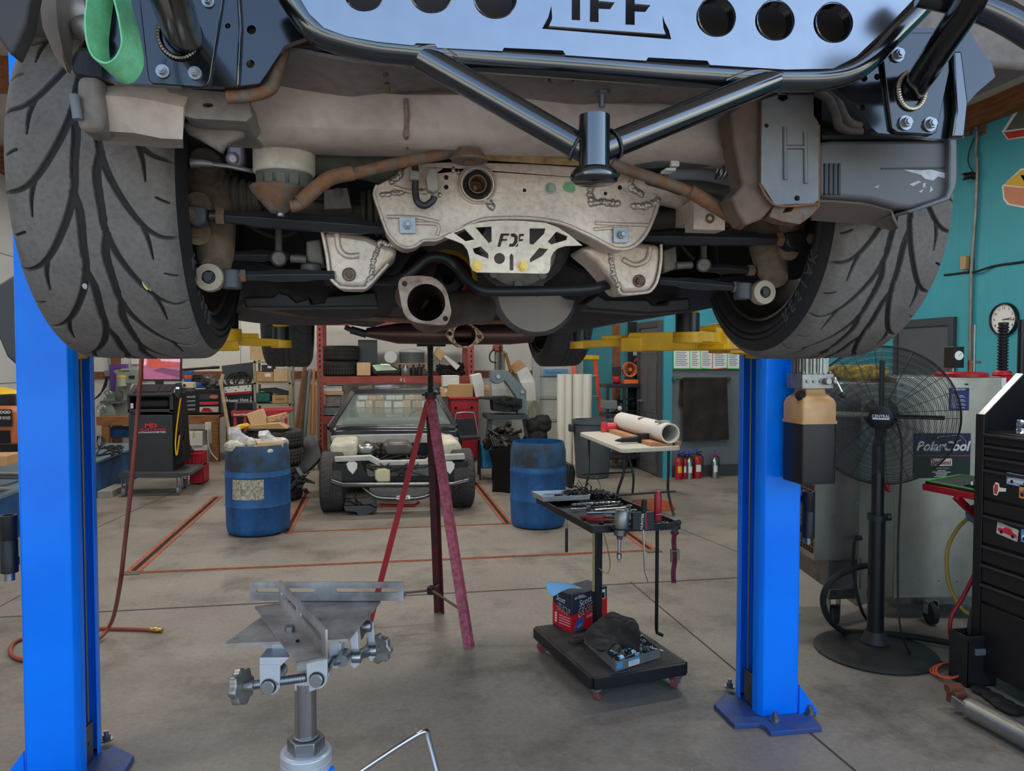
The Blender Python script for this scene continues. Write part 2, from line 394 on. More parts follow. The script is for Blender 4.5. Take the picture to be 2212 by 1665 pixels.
# outside: drive, trees (seen only as light and reflections)
m_drive=mat('pale concrete drive',(176,172,164),.85,0,.12,.6)
struct('drive',MB().bb((-30,-45,-.25),(30,Y0,-.02)),m_drive)
m_leaf=mat('tree leaves',(78,118,52),.8,0,.5,2)
for i in range(9):
 x=-26+i*6.6;t=None;M=MB();h=R.uniform(3.0,4.6)
 for k in range(26):
  c=V((R.uniform(-2,2),R.uniform(-1.3,1.3),R.uniform(.8,h)));M.sph(c,R.uniform(.5,.95),8,5)
 t=thing('tree','leafy green tree across the drive outside the open door','tree',(x,-26+R.uniform(-1.5,1.5),-.02),0,'trees across the drive')
 fin('crown',M,m_leaf,t);fin('trunk',MB().cyl((0,0,0),(0,0,1.4),.16,.1,10),m_wood,t)
# light: sky, sun on the drive, ceiling lamps
wd=bpy.data.worlds.new('sky');bpy.context.scene.world=wd;wd.use_nodes=True;nt=wd.node_tree
sky=nt.nodes.new('ShaderNodeTexSky');sky.sky_type='NISHITA';sky.sun_disc=False;sky.sun_elevation=math.radians(52);sky.sun_rotation=math.radians(100)
sky.air_density=1.0;sky.dust_density=.8;sky.ozone_density=1.5
bg=nt.nodes['Background'];nt.links.new(sky.outputs[0],bg.inputs[0]);bg.inputs[1].default_value=SKY=.42
sl=bpy.data.lights.new('sun','SUN');sl.energy=13.0;sl.angle=.02;sl.color=(1,.93,.82)
so=bpy.data.objects.new('sun',sl);C.objects.link(so);so.rotation_euler=V((-.40,.52,.75)).to_track_quat('Z','Y').to_euler();so.location=(0,-10,12)
m_lamp=mat('lamp diffuser',(255,246,232),.5,0,0,emit=6)
proto=None
LP=[(x,y)for y in(2.6,5.7,8.7,11.8)for x in(-2.6,.6,3.6)]
for i,(x,y)in enumerate(LP):
 if x>3 and y>9:continue
 if proto is None:
  t=proto=thing('ceiling_light','white fluorescent strip light under the ceiling','light',(x,y,ZC-.3),0,'fluorescent strip lights')
  fin('housing',MB().bb((-.65,-.1,.03),(.65,.1,.1)),m_white,t,.005);
  for yy in(-.05,.05):fin('tube',MB().cyl((-.6,yy,.01),(.6,yy,.01),.018,n=10),m_lamp,t)
  [fin('chain',MB().cyl((q,0,.1),(q,0,.3),.006,n=6),m_zinc,t)for q in(-.5,.5)]
 else:dup(proto,(x,y,ZC-.3),0)
 al=bpy.data.lights.new('strip lamp','AREA');al.shape='RECTANGLE';al.size=1.2;al.size_y=.2;al.energy=29;al.color=(1,.96,.91)
 ao=bpy.data.objects.new('strip lamp',al);C.objects.link(ao);ao.location=(x,y,ZC-.32)
vs=bpy.context.scene.view_settings;vs.view_transform='Standard';vs.look='None';vs.gamma=1;vs.use_curve_mapping=False;vs.exposure=.45
# the car up on the lift
P=WY
m_tread=mat('dusty tyre tread',(108,101,95),.85,0,.22,16,.25,120)
m_groove=mat('tyre groove rubber',(36,35,35),.9,0,.1)
m_side=mat('tyre sidewall rubber',(34,33,33),.55,0,.2,12)
m_rimd=mat('dark wheel paint',(52,47,42),.5,.3,.3,9)
m_lip=mat('worn rim lip',(150,140,128),.35,.9,.2)
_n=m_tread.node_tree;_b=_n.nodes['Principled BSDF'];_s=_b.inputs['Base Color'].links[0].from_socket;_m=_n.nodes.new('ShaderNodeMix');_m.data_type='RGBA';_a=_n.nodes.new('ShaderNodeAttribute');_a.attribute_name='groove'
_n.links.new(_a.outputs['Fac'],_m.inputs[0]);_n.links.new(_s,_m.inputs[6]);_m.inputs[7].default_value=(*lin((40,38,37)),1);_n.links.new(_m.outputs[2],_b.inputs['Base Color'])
def seg_field(S,T,lines):
 """signed distance (half width minus distance) to tapered polylines on a grid"""
 best=np.full(S.shape,-1.0)
 for pts in lines:
  for(t0,s0,w0),(t1,s1,w1)in zip(pts,pts[1:]):
   dx,dy=t1-t0,s1-s0;q=dx*dx+dy*dy+1e-12
   u=np.clip(((T-t0)*dx+(S-s0)*dy)/q,0,1)
   d=np.hypot(T-t0-u*dx,S-s0-u*dy);best=np.maximum(best,(w0+(w1-w0)*u)-d)
 return best
def bez(pts,n=5):
 q=spl([V((a,b,c))for a,b,c in pts],n);return[(p.x,p.y,p.z)for p in q]
def tyre(name,Rr,w,rim,N,kind,parent,nx=190,ns=100,depth=.006,letters=None):
 p=2*PI*Rr/N;h=w/2;L=[]
 def br(side,off):
  if kind=='v':
   main=[(.13,-.2,.0048),(.15,.12,.0052),(.25,.46,.0052),(.42,.80,.0048),(.60,1.06,.0042),(.78,1.20,.0032),(1.0,1.25,.0024)]
   hook=[(.60,1.06,.0036),(.66,1.28,.0028),(.68,1.52,.0010)]
   conn=[(.17,.2,.0058),(.115,.45,.0062),(.13,.75,.0060),(.15,1.02,.0055)]
   sipe=[(.80,1.72,.0018),(.93,1.78,.0018)]
   ls=[bez(main),bez(hook,3),bez(conn,4),sipe]
  else:
   main=[(.38,.0,.0012),(.55,.42,.0026),(.78,.62,.0028),(1.0,.66,.0024)]
   ls=[bez(main),[(.30,.25,.0012),(.36,.5,.0012)]]
  return[[(side*t*h,(s+off)*p,ww)for t,s,ww in l]for l in ls]
 for k in range(-3,3):
  L+=br(-1,k)+br(1,k+.5)
  if kind!='v':
   for sd in(-.13,.13):L.append([(sd*h,k*p,.0045),(sd*h,(k+1)*p,.0045)])
 t=np.linspace(-1,1,nx);s=np.arange(ns)/ns*p
 T,S=np.meshgrid(t*h,s);f=seg_field(S,T,L)
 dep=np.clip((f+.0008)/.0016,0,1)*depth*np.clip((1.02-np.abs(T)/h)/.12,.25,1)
 rad=Rr-.0035*t**2-np.clip((np.abs(t)-.82)/.18,0,1)**2*.017
 M_,n_=ns*N,nx
 ph=np.arange(M_)*2*PI/M_;rr=np.tile(rad[None,:]-dep,(N,1))
 X=np.tile((t*h)[None,:],(M_,1));Y=-rr*np.cos(ph)[:,None];Z=-rr*np.sin(ph)[:,None]
 co=np.stack([X,Y,Z],-1).reshape(-1,3)
 i,j=np.meshgrid(np.arange(M_),np.arange(n_-1),indexing='ij');i2=(i+1)%M_
 q=np.stack([i*n_+j,i*n_+j+1,i2*n_+j+1,i2*n_+j],-1).reshape(-1,4)
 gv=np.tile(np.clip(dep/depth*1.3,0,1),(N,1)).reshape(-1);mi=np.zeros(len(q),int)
 B=MB();re=rad[0]
 for sd in(-1,1):
  pr=[(re,h),(re-.010,h+.004),(re-.024,h+.009),(re-.028,h+.0065),(re-.034,h+.0085),((re+rim)/2,h+.010),(rim+.030,h+.006),(rim+.026,h+.0085),(rim+.012,h+.004),(rim+.004,h-.006),(rim,h-.016),(rim-.001,h-.03)]
  B.lathe([(r,z*sd)for r,z in pr],Matrix.Rotation(PI/2,4,'Y'),96)
 B.m=[2]*len(B.f)
 if letters:
  rl=(re+rim)/2-.002
  for a0,dirs in((-1.75,1),(.5,1)):
   for ci,ch in enumerate(letters):
    if ch==' ':continue
    for sd in(-1,1):
     a=a0+ci*.115;c=V((sd*(h+.0095),-rl*math.cos(a),-rl*math.sin(a)));rd=V((0,-math.cos(a),-math.sin(a)));tg=V((0,math.sin(a),-math.cos(a)))
     B.k=3;text(B,ch,BM(c,tg if sd>0 else-tg,rd),None,.025,.0014)
 o=len(co);co=np.concatenate([co,np.array(B.v)]);
 me=bpy.data.meshes.new(name);fs=[tuple(f)for f in q.tolist()]+[tuple(k+o for k in f)for f in B.f]
 me.from_pydata(co.tolist(),[],fs)
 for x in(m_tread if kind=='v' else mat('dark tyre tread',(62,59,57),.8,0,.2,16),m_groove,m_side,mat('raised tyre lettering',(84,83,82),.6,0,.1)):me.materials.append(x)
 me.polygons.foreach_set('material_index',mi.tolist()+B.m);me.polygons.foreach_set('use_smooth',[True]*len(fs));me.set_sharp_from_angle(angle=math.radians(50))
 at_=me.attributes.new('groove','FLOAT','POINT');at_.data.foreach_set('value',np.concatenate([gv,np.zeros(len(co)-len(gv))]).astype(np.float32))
 ob=bpy.data.objects.new(name,me);C.objects.link(ob);ob.parent=parent;return ob
def wheel_rim(name,w,rim,parent,side,loc,mt):
 """rim barrel with outer face; side=+1: the face is on the +X side"""
 h=w/2-.012;M=MB();Q=Matrix.Rotation(PI/2*side,4,'Y')
 pr=[(rim+.006,-h),(rim+.008,-h-.006),(rim-.002,-h-.004),(rim-.006,-h+.02),(rim-.03,-h+.05),(rim-.034,h-.04),(rim-.008,h-.01),(rim+.008,h),(rim+.006,h-.008),(rim-.002,h-.04),(rim-.028,h-.06),(rim-.026,-h+.06),(rim,-h+.02)]
 M.lathe(pr,Q,64,closed=True)
 for k in range(10):
  a=2*PI*k/10;c,s_=math.cos(a),math.sin(a)
  M.bar(Q@V((.04*c,.04*s_,h-.05)),Q@V(((rim-.02)*c,(rim-.02)*s_,h-.025)),.036,.02,Q.to_3x3()@V((0,0,1)))
 M.cyl(Q@V((0,0,h-.09)),Q@V((0,0,h-.03)),.07,n=24)
 o=fin(name,M,mt,parent,.0);o.location=loc;fin('rim_lip',MB().torus((0,0,0),rim-.001,.0035,Q@Matrix.Translation((0,0,-h-.004)),72,6),m_lip,o);return o
car=thing('lifted_car','car raised on the blue two post lift, seen from behind and below','car',(.27,1.6,1.6))
CO=V((.27,1.6,1.6))
RW,FW=.325,.318
RL,RRr=V((-.446,1.595,1.925)),V((.99,1.595,1.925));FL,FR=V((-.455,4.07,1.875)),V((1.0,4.07,1.875))
w1=wheel_rim('wheel',.25,.232,car,-1,RL-CO,m_rimd);w1['label']='near left rear wheel with wide dusty tyre'
t1=tyre('tyre',RW,.25,.232,16,'v',w1,letters='KAISER')
w2=wheel_rim('wheel',.25,.232,car,1,RRr-CO,m_rimd);w2['label']='near right rear wheel with wide dusty tyre'
t2=t1.copy();C.objects.link(t2);t2.parent=w2
w1.rotation_euler=(.12,.012,0);w2.rotation_euler=(-.04,-.02,0)
w3=wheel_rim('wheel',.22,.225,car,-1,FL-CO,m_rimd);t3=tyre('tyre',FW,.225,.225,34,'f',w3,64,26,.005)
w4=wheel_rim('wheel',.22,.225,car,1,FR-CO,m_rimd);t4=t3.copy();C.objects.link(t4);t4.parent=w4
w3.rotation_euler=(.1,.02,.05);w4.rotation_euler=(.2,-.02,.05)
# tube bumper with its plate
YB=.985
bar=MB()
mid=[(600,-70),(618,-30),(640,8),(687,67),(751,91),(815,105),(878,112),(1037,127),(1260,143),(1450,158),(1600,167),(1700,171),(1798,166),(1862,138),(1926,76),(1989,12),(2045,-60)]
bar.tube(spl([P(a,b,YB)for a,b in mid],5),.0178,20)
o_bar=fw('bumper_tube',bar,m_gloss,car,smooth=60)
M=MB();A,B_=P(912,122,YB),P(1272,330,YB-.06);cut(M).tube([A,B_],.0175,22)
A,B_=P(1674,170,YB),P(1300,322,YB-.06);cut(M).tube([A,B_],.0175,22)
ew('bumper_brace',M,m_gloss,car,smooth=60)
c=P(1284,310,YB-.075);M=MB()
M.cyl(c+V((0,0,.034)),c+V((0,0,-.04)),.0195,n=28)
fw('jack_point',M,m_gloss,car,smooth=60)
M=MB();z0=zof(366,c.y,1284);M.lathe([(0,.002),(.019,.002),(.025,0),(.029,-.004),(.031,-.010),(.029,-.015),(.025,-.017),(0,-.017)],Matrix.Translation((c.x,c.y,z0)),32)
fw('jack_disc',M,m_gloss,car,smooth=50)
M=MB()
def bead(p,ax,r,k=44,br=.0026):
 F=frame(ax);cut(M)
 for i in range(k):a=2*PI*i/k;M.sph(p+F@V((r*math.cos(a),r*math.sin(a),0)),br,6,4)
d=(P(1272,330,YB-.06)-P(895,112,YB)).normalized();bead(P(1272,330,YB-.06)-d*.018,d,.0185)
d=(P(1300,322,YB-.06)-P(1690,163,YB)).normalized();bead(P(1300,322,YB-.06)-d*.018,d,.0185)
for a,b,e in((905,100,985,),(1570,175,1690)):
 cut(M)
 for i in range(44):u=i/43;M.sph(P(a+(e-a)*u,(104 if a<1000 else 172)+(18 if a<1000 else-12)*u-14*math.sin(PI*u),YB-.016),.0024,6,4)
ew('weld_bead',M,m_gloss,car)
m_plate=mat('polished black plate',(138,140,143),.24,.95,.06,30)
outer=[(628,-70),(650,0),(668,30),(700,60),(748,78),(815,90),(893,98),(899,93),(940,95),(944,103),(1085,110),(1089,103),(1216,109),(1222,119),(1396,131),(1400,124),(1528,131),(1534,140),(1697,150),(1800,148),(1850,122),(1905,70),(1970,2),(2020,-70)]
holes=[circ(786,-19,44,32),circ(931,-17,46,32),circ(1069,-6,47,32),circ(1547,37,43,32),circ(1674,45,43,32),circ(1800,50,43,32)]
holes+=[[(1235,-44),(1253,-43),(1253,44),(1235,43)],[(1275,-42),(1330,-39),(1322,-22),(1293,-24),(1293,2),(1328,5),(1318,20),(1293,19),(1293,48),(1274,47)],[(1352,-40),(1407,-37),(1399,-20),(1371,-22),(1371,8),(1405,11),(1394,26),(1371,25),(1371,54),(1351,53)],[(1191,12),(1193,40),(1186,56),(1438,74),(1433,60),(1431,32),(1436,48),(1445,65),(1450,85),(1171,62),(1184,38)]]
M=MB();M.px(outer,YB-.019,YB-.0145,holes)
fw('bumper_plate',M,m_plate,car,smooth=30,label='polished bumper plate with round holes and cut letters')
M=MB()
for(a,b,r)in((786,-19,44),(931,-17,46),(1069,-6,47),(1547,37,43),(1674,45,43),(1800,50,43)):
 c_=P(a,b,YB-.0165);rr=r/FPX*(_F.dot(c_-CAM));Q=Matrix.Translation(c_)@Matrix.Rotation(-PI/2,4,'X')
 cut(M).lathe([(rr*1.03,-.0022),(rr*.98,-.0032),(rr*.9,.012),(rr*.88,.012),(rr*.94,-.001),(rr*1.02,.000)],Q,36,closed=True)
ew('hole_flange',M,m_gloss,o_bar)
M=MB();a,b=P(640,-60,1.06),P(2010,-40,1.06)
M.bb((P(690,0,1.03).x,1.03,zof(66,1.03)),(P(1890,0,1.03).x,1.12,2.45))
fw('dark_backing',M,mat('brown black cavity shade',(46,38,34),.7,.1,.3,8),car,.01)  # dark slab added behind the plate holes, its colour standing for cavity shade
# mounting plates left and right
YM=1.06
M=MB();M.px([(292,-60),(301,0),(318,156),(321,172),(330,181),(434,189),(447,186),(454,172),(478,25),(490,-60)],YM-.006,YM,())
pl=fw('mount_plate',M,m_gloss2,car,.0015)
M=MB();M.px([(215,-60),(208,60),(222,168),(246,177),(330,183),(506,187),(560,180),(575,160),(614,99),(640,88),(690,72),(640,10),(610,-60)],YM,YM+.012,[circ(543,64,10,14),circ(541,138,9,14),circ(492,56,6,12)])
fw('mount_bracket',M,m_gloss2,car,.004)
M=MB();M.px([(508,-60),(515,60),(509,186),(516,186),(523,60),(516,-60)],YM-.008,YM)
fw('bracket_rib',M,m_gloss,car,.002)
M=MB()
for a,b,r in((352,155,14),(422,159,14),(450,4,13)):
 c=P(a,b,YM-.006);cut(M).hexb(c,(0,-1,0),r/FPX*1.0*.62,.010,1.6)
ew('bolt',M,m_zinc,pl)
M=MB();M.tube([P(398,84,YM),P(380,30,.97),P(352,-70,.82)],.0235,24);fw('mount_tube',M,m_gloss2,car,smooth=60)
M=MB()
for i in range(44):a=2*PI*i/44;M.sph(P(388,78,YM-.006)+V((.0255*math.cos(a),-.003,.029*math.sin(a))),.004,6,4)
fw('weld_bead',M,m_gloss,pl)
YR=1.04
M=MB();M.px([(1800,186),(1842,222),(1868,250),(1882,275),(1896,287),(2030,300),(2082,297),(2089,224),(2110,200),(2150,166),(2142,135),(2117,105),(2090,60),(1960,60),(1900,120)],YR,YR+.012,[circ(1866,169,8,14),circ(1895,166,7,12),[(1858,226),(1868,226),(1868,238),(1858,238)]])
fw('mount_bracket',M,m_gloss2,car,.004)
M=MB();M.px([(1904,70),(1907,124),(1928,278),(1938,286),(2014,291),(2024,285),(2052,150),(2056,70)],YR-.007,YR)
pr_=fw('mount_plate',M,m_gloss2,car,.0015)
M=MB();M.px([(2060,110),(2066,240),(2058,296),(2084,296),(2092,222),(2078,110)],YR-.014,YR-.002);fw('bracket_rib',M,m_gloss,car,.003)
M=MB()
for a,b in((1954,266),(2007,269),(1937,119)):cut(M).hexb(P(a,b,YR-.007),(0,-1,0),.0075,.010,1.5)
ew('bolt',M,m_zinc,pr_)
M=MB();M.tube([P(1972,196,YR),P(2040,90,.93),P(2092,10,.85),P(2140,-80,.8)],.0195,24);fw('mount_tube',M,m_gloss2,car,smooth=60)
M=MB()
for i in range(44):a=2*PI*i/44;M.sph(P(1967,196,YR-.007)+V((.023*math.cos(a),-.003,.028*math.sin(a))),.0038,6,4)
fw('weld_bead',M,mat('bright weld',(196,188,170),.3,.9,.3,60),pr_)
M=MB();M.tube(spl([P(1990,-20,.92),P(2090,4,.9),P(2170,36,.88),P(2260,90,.86)],5),.0205,20);fw('cross_tube',M,m_gloss,car,smooth=60)
m_strap=mat('green webbing',(120,196,144),.8,0,.15,60,.1,320,col2=(100,176,124))
Ps=[(222,-60),(212,20),(207,70),(212,118),(226,148),(250,160),(272,150),(287,122),(286,88),(274,30),(262,-10),(256,-60)]
rows=[]
for i,(a,b)in enumerate(spl([(x,y,0)for x,y in Ps],4)[0:0]or[(p.x,p.y)for p in spl([(x,y,0)for x,y in Ps],4)]):
 q=P(a,b,.93);rows.append([q+V((0,-.018+.012*k,0))+V((.004*(k-1.5),0,-.003*(k-1.5)))for k in range(4)])
M=MB().grid(rows,.0022);fw('tow_strap',M,m_strap,car,smooth=60,label='green webbing tow strap hanging in a loop')
# rear body structure
M=MB();M.bb((-.62,1.16,2.13),(1.2,1.2,2.7));M.bb((-.6,1.16,2.12),(1.18,1.75,2.16))
M.bb((-.62,1.7,2.08),(1.2,4.6,2.2));M.bb((-.64,1.16,2.16),(-.60,4.9,2.75));M.bb((1.18,1.16,2.16),(1.22,4.9,2.75))
fw('body_shell',M,m_under,car,.01)
def loft(px0,ya,px1,yb,M):
 a=[P(x,y,ya)for x,y in px0];b=[P(x,y,yb)for x,y in px1];M.grid([a,b],.004);return M
M=MB()
top=[(545,186),(640,188),(760,198),(876,207),(1000,207),(1120,214),(1260,222),(1420,232),(1600,246)]
lo=[(545,283),(640,287),(760,292),(876,293),(1000,300),(1120,305),(1260,308),(1420,316),(1600,330)]
rows=[[P(a,b,1.23)for a,b in top],[P(a,b+8,1.205)for a,b in top],[P(a,b-10,1.2)for a,b in lo],[P(a,b,1.206)for a,b in lo],[P(a,b+32,1.30)for a,b in lo],[P(a,b+28,1.36)for a,b in lo]]
M.grid(rows,.01)
xm=fw('rear_crossmember',M,m_beige,car,smooth=50,label='long dusty beige box beam')
M=MB();M.tube([P(877,214,1.195),P(879,250,1.19),P(877,292,1.19),P(880,318,1.25)],.0042,8);M.tube(spl([P(700,200,1.2),P(800,206,1.2),P(870,212,1.2),P(900,214,1.2),P(1010,212,1.2),P(1150,222,1.2)],8),.0036,7)
fw('seam_sealer',M,mat('brown seam sealer',(142,116,102),.85,0,.25,60,.6,90),xm)
M=MB()
for a,b,r,y in((790,308,9,1.243),(829,309,6,1.243),(1522,293,8,1.199),(1300,318,6,1.23)):c=P(a,b,y);cut(M).cyl(c,c+V((0,.012,0)),r/FPX*1.2,n=16)
ew('drain_hole',M,m_dark,xm)
M=MB();rows=[]
for k in range(5):
 u=k/4;rows.append([P(a,160+(b-160)*u if False else 120+(b-116)*u,1.10+.12*u)+V((0,0,.012*math.sin(9*a/700+u*2)))for a,b in top])
M.grid(rows,.006);fw('boot_floor',M,m_under,car,smooth=60)
M=MB()
c=P(1212,170,1.125);M.torus(c,.024,.004,n=24);M.cyl(c+V((0,0,-.002)),c+V((0,0,.006)),.017)
fw('floor_grommet',M,m_under,car)
M=MB();c=P(1300,205,1.17);M.cyl(c,c+V((0,0,-.02)),.006,.005,10);M.cyl(c,c+V((0,0,.004)),.013);fw('stud',M,m_zinc,car)
M=MB();c=P(832,140,1.12);cut(M).tube([c,P(833,165,1.12)],.004,8);M.cyl(c,c+V((0,-.004,.002)),.009);cut(M).tube([P(836,180,1.15),P(838,200,1.16)],.004,8);ew('stud',M,m_rust,car)
M=MB();M.tube([P(616,107,1.12),P(720,108,1.12)],.006,10);fw('brake_pipe',M,m_blkstl,car)
M=MB()
a=[(222,180),(300,184),(352,188),(352,216)];rows=[[P(x,y,1.14)for x,y in((222,178),(290,181),(352,186),(420,196))],[P(x,y,1.12)for x,y in((222,214),(290,217),(340,226),(400,240))],[P(x,y,1.13)for x,y in((223,268),(290,272),(350,284),(395,286))],[P(x,y,1.25)for x,y in((228,300),(290,300),(350,305),(395,306))]]
M.grid(rows,.01);fr=fw('frame_rail',M,m_beige,car,smooth=45)
M=MB()
for a,b,r,y in((303,237,6,1.121),(364,268,6,1.127)):c=P(a,b,y);cut(M).cyl(c,c+V((0,.012,0)),r/FPX*1.15,n=14)
ew('drain_hole',M,m_dark,fr)
M=MB();M.px(rrect(163,158,222,281,22,5),1.10,1.16);fw('rail_end',M,m_under,car,.012,seg=3)
M=MB();M.px([(355,188),(500,200),(536,212),(545,250),(532,262),(420,256),(398,250),(388,226)],1.12,1.26,[circ(449,227,12,14,5)]);fw('rail_bracket',M,m_under,car,.008)
M=MB();M.px([(392,262),(420,258),(520,262),(530,290),(500,304),(482,312),(480,330),(462,318),(425,296),(400,284)],1.17,1.19);fw('rail_gusset',M,m_under,car,.008)
M=MB();M.tube(spl([P(490,210,1.08),P(545,205,1.08),P(585,190,1.08),P(600,150,1.08),P(612,110,1.09)],5),.009,10);fw('muffler_hanger',M,m_rust,car)
M=MB();rows=[[P(x,y,yy)for x,y in pts]for yy,pts in((1.02,[(80,-40),(92,60),(118,120),(148,160)]),(1.0,[(118,-40),(125,60),(138,120),(152,158)]),(1.04,[(170,-40),(160,60),(156,120),(155,150)]))]
M.grid(rows,.003);fw('fender_liner',M,mat('grey brown fender',(118,106,98),.5,.2,.3,5),car,smooth=60)
M=MB();M.px([(-60,-60),(76,-60),(60,20),(56,48),(40,84),(24,120),(14,108),(-20,60)],.93,.96);fw('bumper_cover_edge',M,mat('worn black plastic',(58,54,52),.6,0,.3,8),car,.006)
M=MB();rows=[[P(150,-50,1.05),P(150,20,1.05),P(162,62,1.06),P(192,92,1.07)],[P(205,-50,1.02),P(200,20,1.02),P(205,56,1.03),P(208,92,1.06)]]
M.grid(rows,.004);M.sph(P(185,60,1.03),(.018,.012,.016),12,8);M.sph(P(170,25,1.04),(.02,.012,.022),12,8);fw('crumpled_panel',M,mat('bare crumpled metal',(150,138,126),.4,.6,.35,12,.3,30),car,smooth=60)
M=MB();M.px([(150,150),(165,100),(235,100),(236,175),(165,165)],1.1,1.15);fw('inner_fender',M,m_blkstl,car,.006)
M=MB();M.tube([P(160,205,1.095),P(168,258,1.095)],.0065,10);fw('drain_tube',M,m_grey,car)
for a,b,r,c,n in((183,618,5,(206,208,214),'white_paint_spot'),(320,613,11,(214,206,140),'yellow_splat')):
 best=min((abs((WY(a,b,y)-RL).yz.length-RW+.003),y)for y in np.arange(1.2,1.6,.002))[1];q=WY(a,b,best);n_=V((0,q.y-RL.y,q.z-RL.z)).normalized();M=MB()
 M.plate([(r*.00085*rr*math.cos(t)*.8,r*.00085*rr*math.sin(t)*1.2)for t,rr in[(2*PI*i/9,R.uniform(.7,1.25))for i in range(9)]],.0012,Matrix.Translation(q)@frame(n_).to_4x4(),z0=-.0004);fw(n,M,mat(n,c,.8,0,.1),car)
for a,b,r,c,n in((183,618,5,(206,208,214),'white_paint_spot'),(320,613,11,(214,206,140),'yellow_splat')):
 best=min((abs((WY(a,b,y)-RL).yz.length-RW+.003),y)for y in np.arange(1.2,1.6,.002))[1];q=WY(a,b,best);n_=V((0,q.y-RL.y,q.z-RL.z)).normalized();M=MB()
 M.plate([(r*.00085*rr*math.cos(t)*.8,r*.00085*rr*math.sin(t)*1.2)for t,rr in[(2*PI*i/9,R.uniform(.7,1.25))for i in range(9)]],.0012,Matrix.Translation(q)@frame(n_).to_4x4(),z0=-.0004);fw(n,M,mat(n,c,.8,0,.1),car)
for a,b,r,c,n in((183,618,5,(206,208,214),'white_paint_spot'),(320,613,11,(214,206,140),'yellow_splat')):
 best=min((abs((WY(a,b,y)-RL).yz.length-RW+.003),y)for y in np.arange(1.2,1.6,.002))[1];q=WY(a,b,best);n_=V((0,q.y-RL.y,q.z-RL.z)).normalized();M=MB()
 M.plate([(r*.00085*rr*math.cos(t)*.8,r*.00085*rr*math.sin(t)*1.2)for t,rr in[(2*PI*i/9,R.uniform(.7,1.25))for i in range(9)]],.0012,Matrix.Translation(q)@frame(n_).to_4x4(),z0=-.0004);fw(n,M,mat(n,c,.8,0,.1),car)
# rear subframe, suspension and what hangs below
m_sub=mat('dusty silver subframe',(212,195,178),.45,.4,.25,7,.25,110,col2=(180,162,146))
m_weld=mat('lumpy weld',(176,164,152),.35,.7,.3,40)
YS=1.36
so_=[(808,420),(814,400),(850,382),(885,357),(925,352),(960,350),(1050,351),(1150,354),(1240,360),(1320,376),(1385,392),(1424,428),(1422,440),(1413,466),(1398,500),(1382,521),(1366,533),(1353,537),(1331,537),(1310,528),(1289,516),(1262,503),(1235,491),(1215,483),(1194,478),(1160,473),(1130,471),(1090,471),(1050,473),(1025,480),(1003,490),(975,505),(945,518),(930,519),(914,520),(900,530),(885,535),(872,534),(860,528),(848,517),(837,502),(828,480),(820,456)]
M=MB();M.px(so_,YS,YS+.07,[circ(1031,399,31,28)])
sub=fw('subframe',M,m_sub,car,.007,seg=3,label='silver stamped rear subframe beam')
M=MB();M.tube(spl([P(a,b,YS-.001)for a,b in so_[12:31]],3),.0042,8);fw('rolled_lip',M,m_sub,sub,smooth=70)
M=MB();M.tube(spl([P(a,b,YS-.001)for a,b in so_[-6:]+so_[:2]],3),.003,8);M.tube(spl([P(a,b,YS-.001)for a,b in so_[-12:-5]],3),.003,8);fw('rolled_lip',M,m_sub,sub,smooth=70)
for pts in([(836,468),(900,470),(948,480)],[(1285,482),(1330,484),(1400,486)],[(898,482),(940,484),(948,492),(944,508)],[(1283,495),(1325,492)],[(925,410),(900,416),(850,404)]):
 M=MB();M.tube(spl([P(a,b,YS)for a,b in pts],5),.0038,8);fw('pressed_rib',M,m_sub,sub,smooth=70)
c=P(1031,399,YS);Q=Matrix.Translation(c)@Matrix.Rotation(PI/2,4,'X')
def px2m(p,y):return p/FPX*(_F.dot(P(CX,CY,y)-CAM))
u=px2m(1,YS)
M=MB().lathe([(42*u,0),(42*u,.006),(39*u,.008),(37*u,.003),(35*u,.006),(33*u,.006),(31*u,0),(31*u,-.03),(42*u,-.03)],Q,40,closed=True);bu=fw('bushing_sleeve',M,m_sub,sub)
M=MB().lathe([(32*u,-.002),(25*u,.004),(20*u,0),(20*u,-.04),(32*u,-.04)],Q,36,closed=True);fw('bushing_rubber',M,m_rubber,bu)
M=MB().lathe([(20*u,.006),(17*u,.006),(16*u,-.03),(0,-.03),(0,-.05),(20*u,-.05)],Q,32);M.cyl(Q@V((-4*u,-6*u,-.03)),Q@V((-4*u,-6*u,-.005)),5*u,n=12);fw('bushing_core',M,m_rust,bu)
for a,b in((880,487),(1340,508)):
 M=MB();q=P(a,b,YS-.004);r=17*u;rr_=Matrix.Rotation(R.uniform(-.05,.05),3,'Y')
 M.plate(rrect(-r,-r,r,r,r*.18,3),.004,BM(q,(1,0,0.03),(0,0,1)));M.hexb(q-V((0,.003,0)),(0,-1,0),9*u,.010,0);M.cyl(q-V((0,.012,0)),q-V((0,.018,0)),6*u,5*u,12)
 fw('square_washer_bolt',M,m_zinc,sub,.0005)
M=MB();q=P(1189,407,YS);M.hexb(q,(0,-1,0),9*u,.008,1.35);fw('bolt',M,mat('pale zinc bolt',(150,164,148),.4,.6,.2),sub)
M=MB();q=P(1229,404,YS-.0004);M.plate([(q.x+px2m(a,YS),q.z+px2m(b,YS))for a,b in((-14,0),(-8,10),(4,12),(12,6),(15,-6),(8,-12),(-2,-11),(-11,-7))],.0008,Matrix(((1,0,0,0),(0,0,1,q.y-.0006),(0,1,0,0),(0,0,0,1))));fw('paint_daub',M,mat('green chalk paint',(112,162,120),.8,0,.2,40),sub)
M=MB()
for a,b,r in((964,383,5),(964,404,5),(1133,411,4),(1308,418,4),(1339,405,5)):q=P(a,b,YS-.0006);cut(M).cyl(q,q+V((0,.004,0)),r*u,n=12)
ew('tooling_hole',M,m_dark,sub)
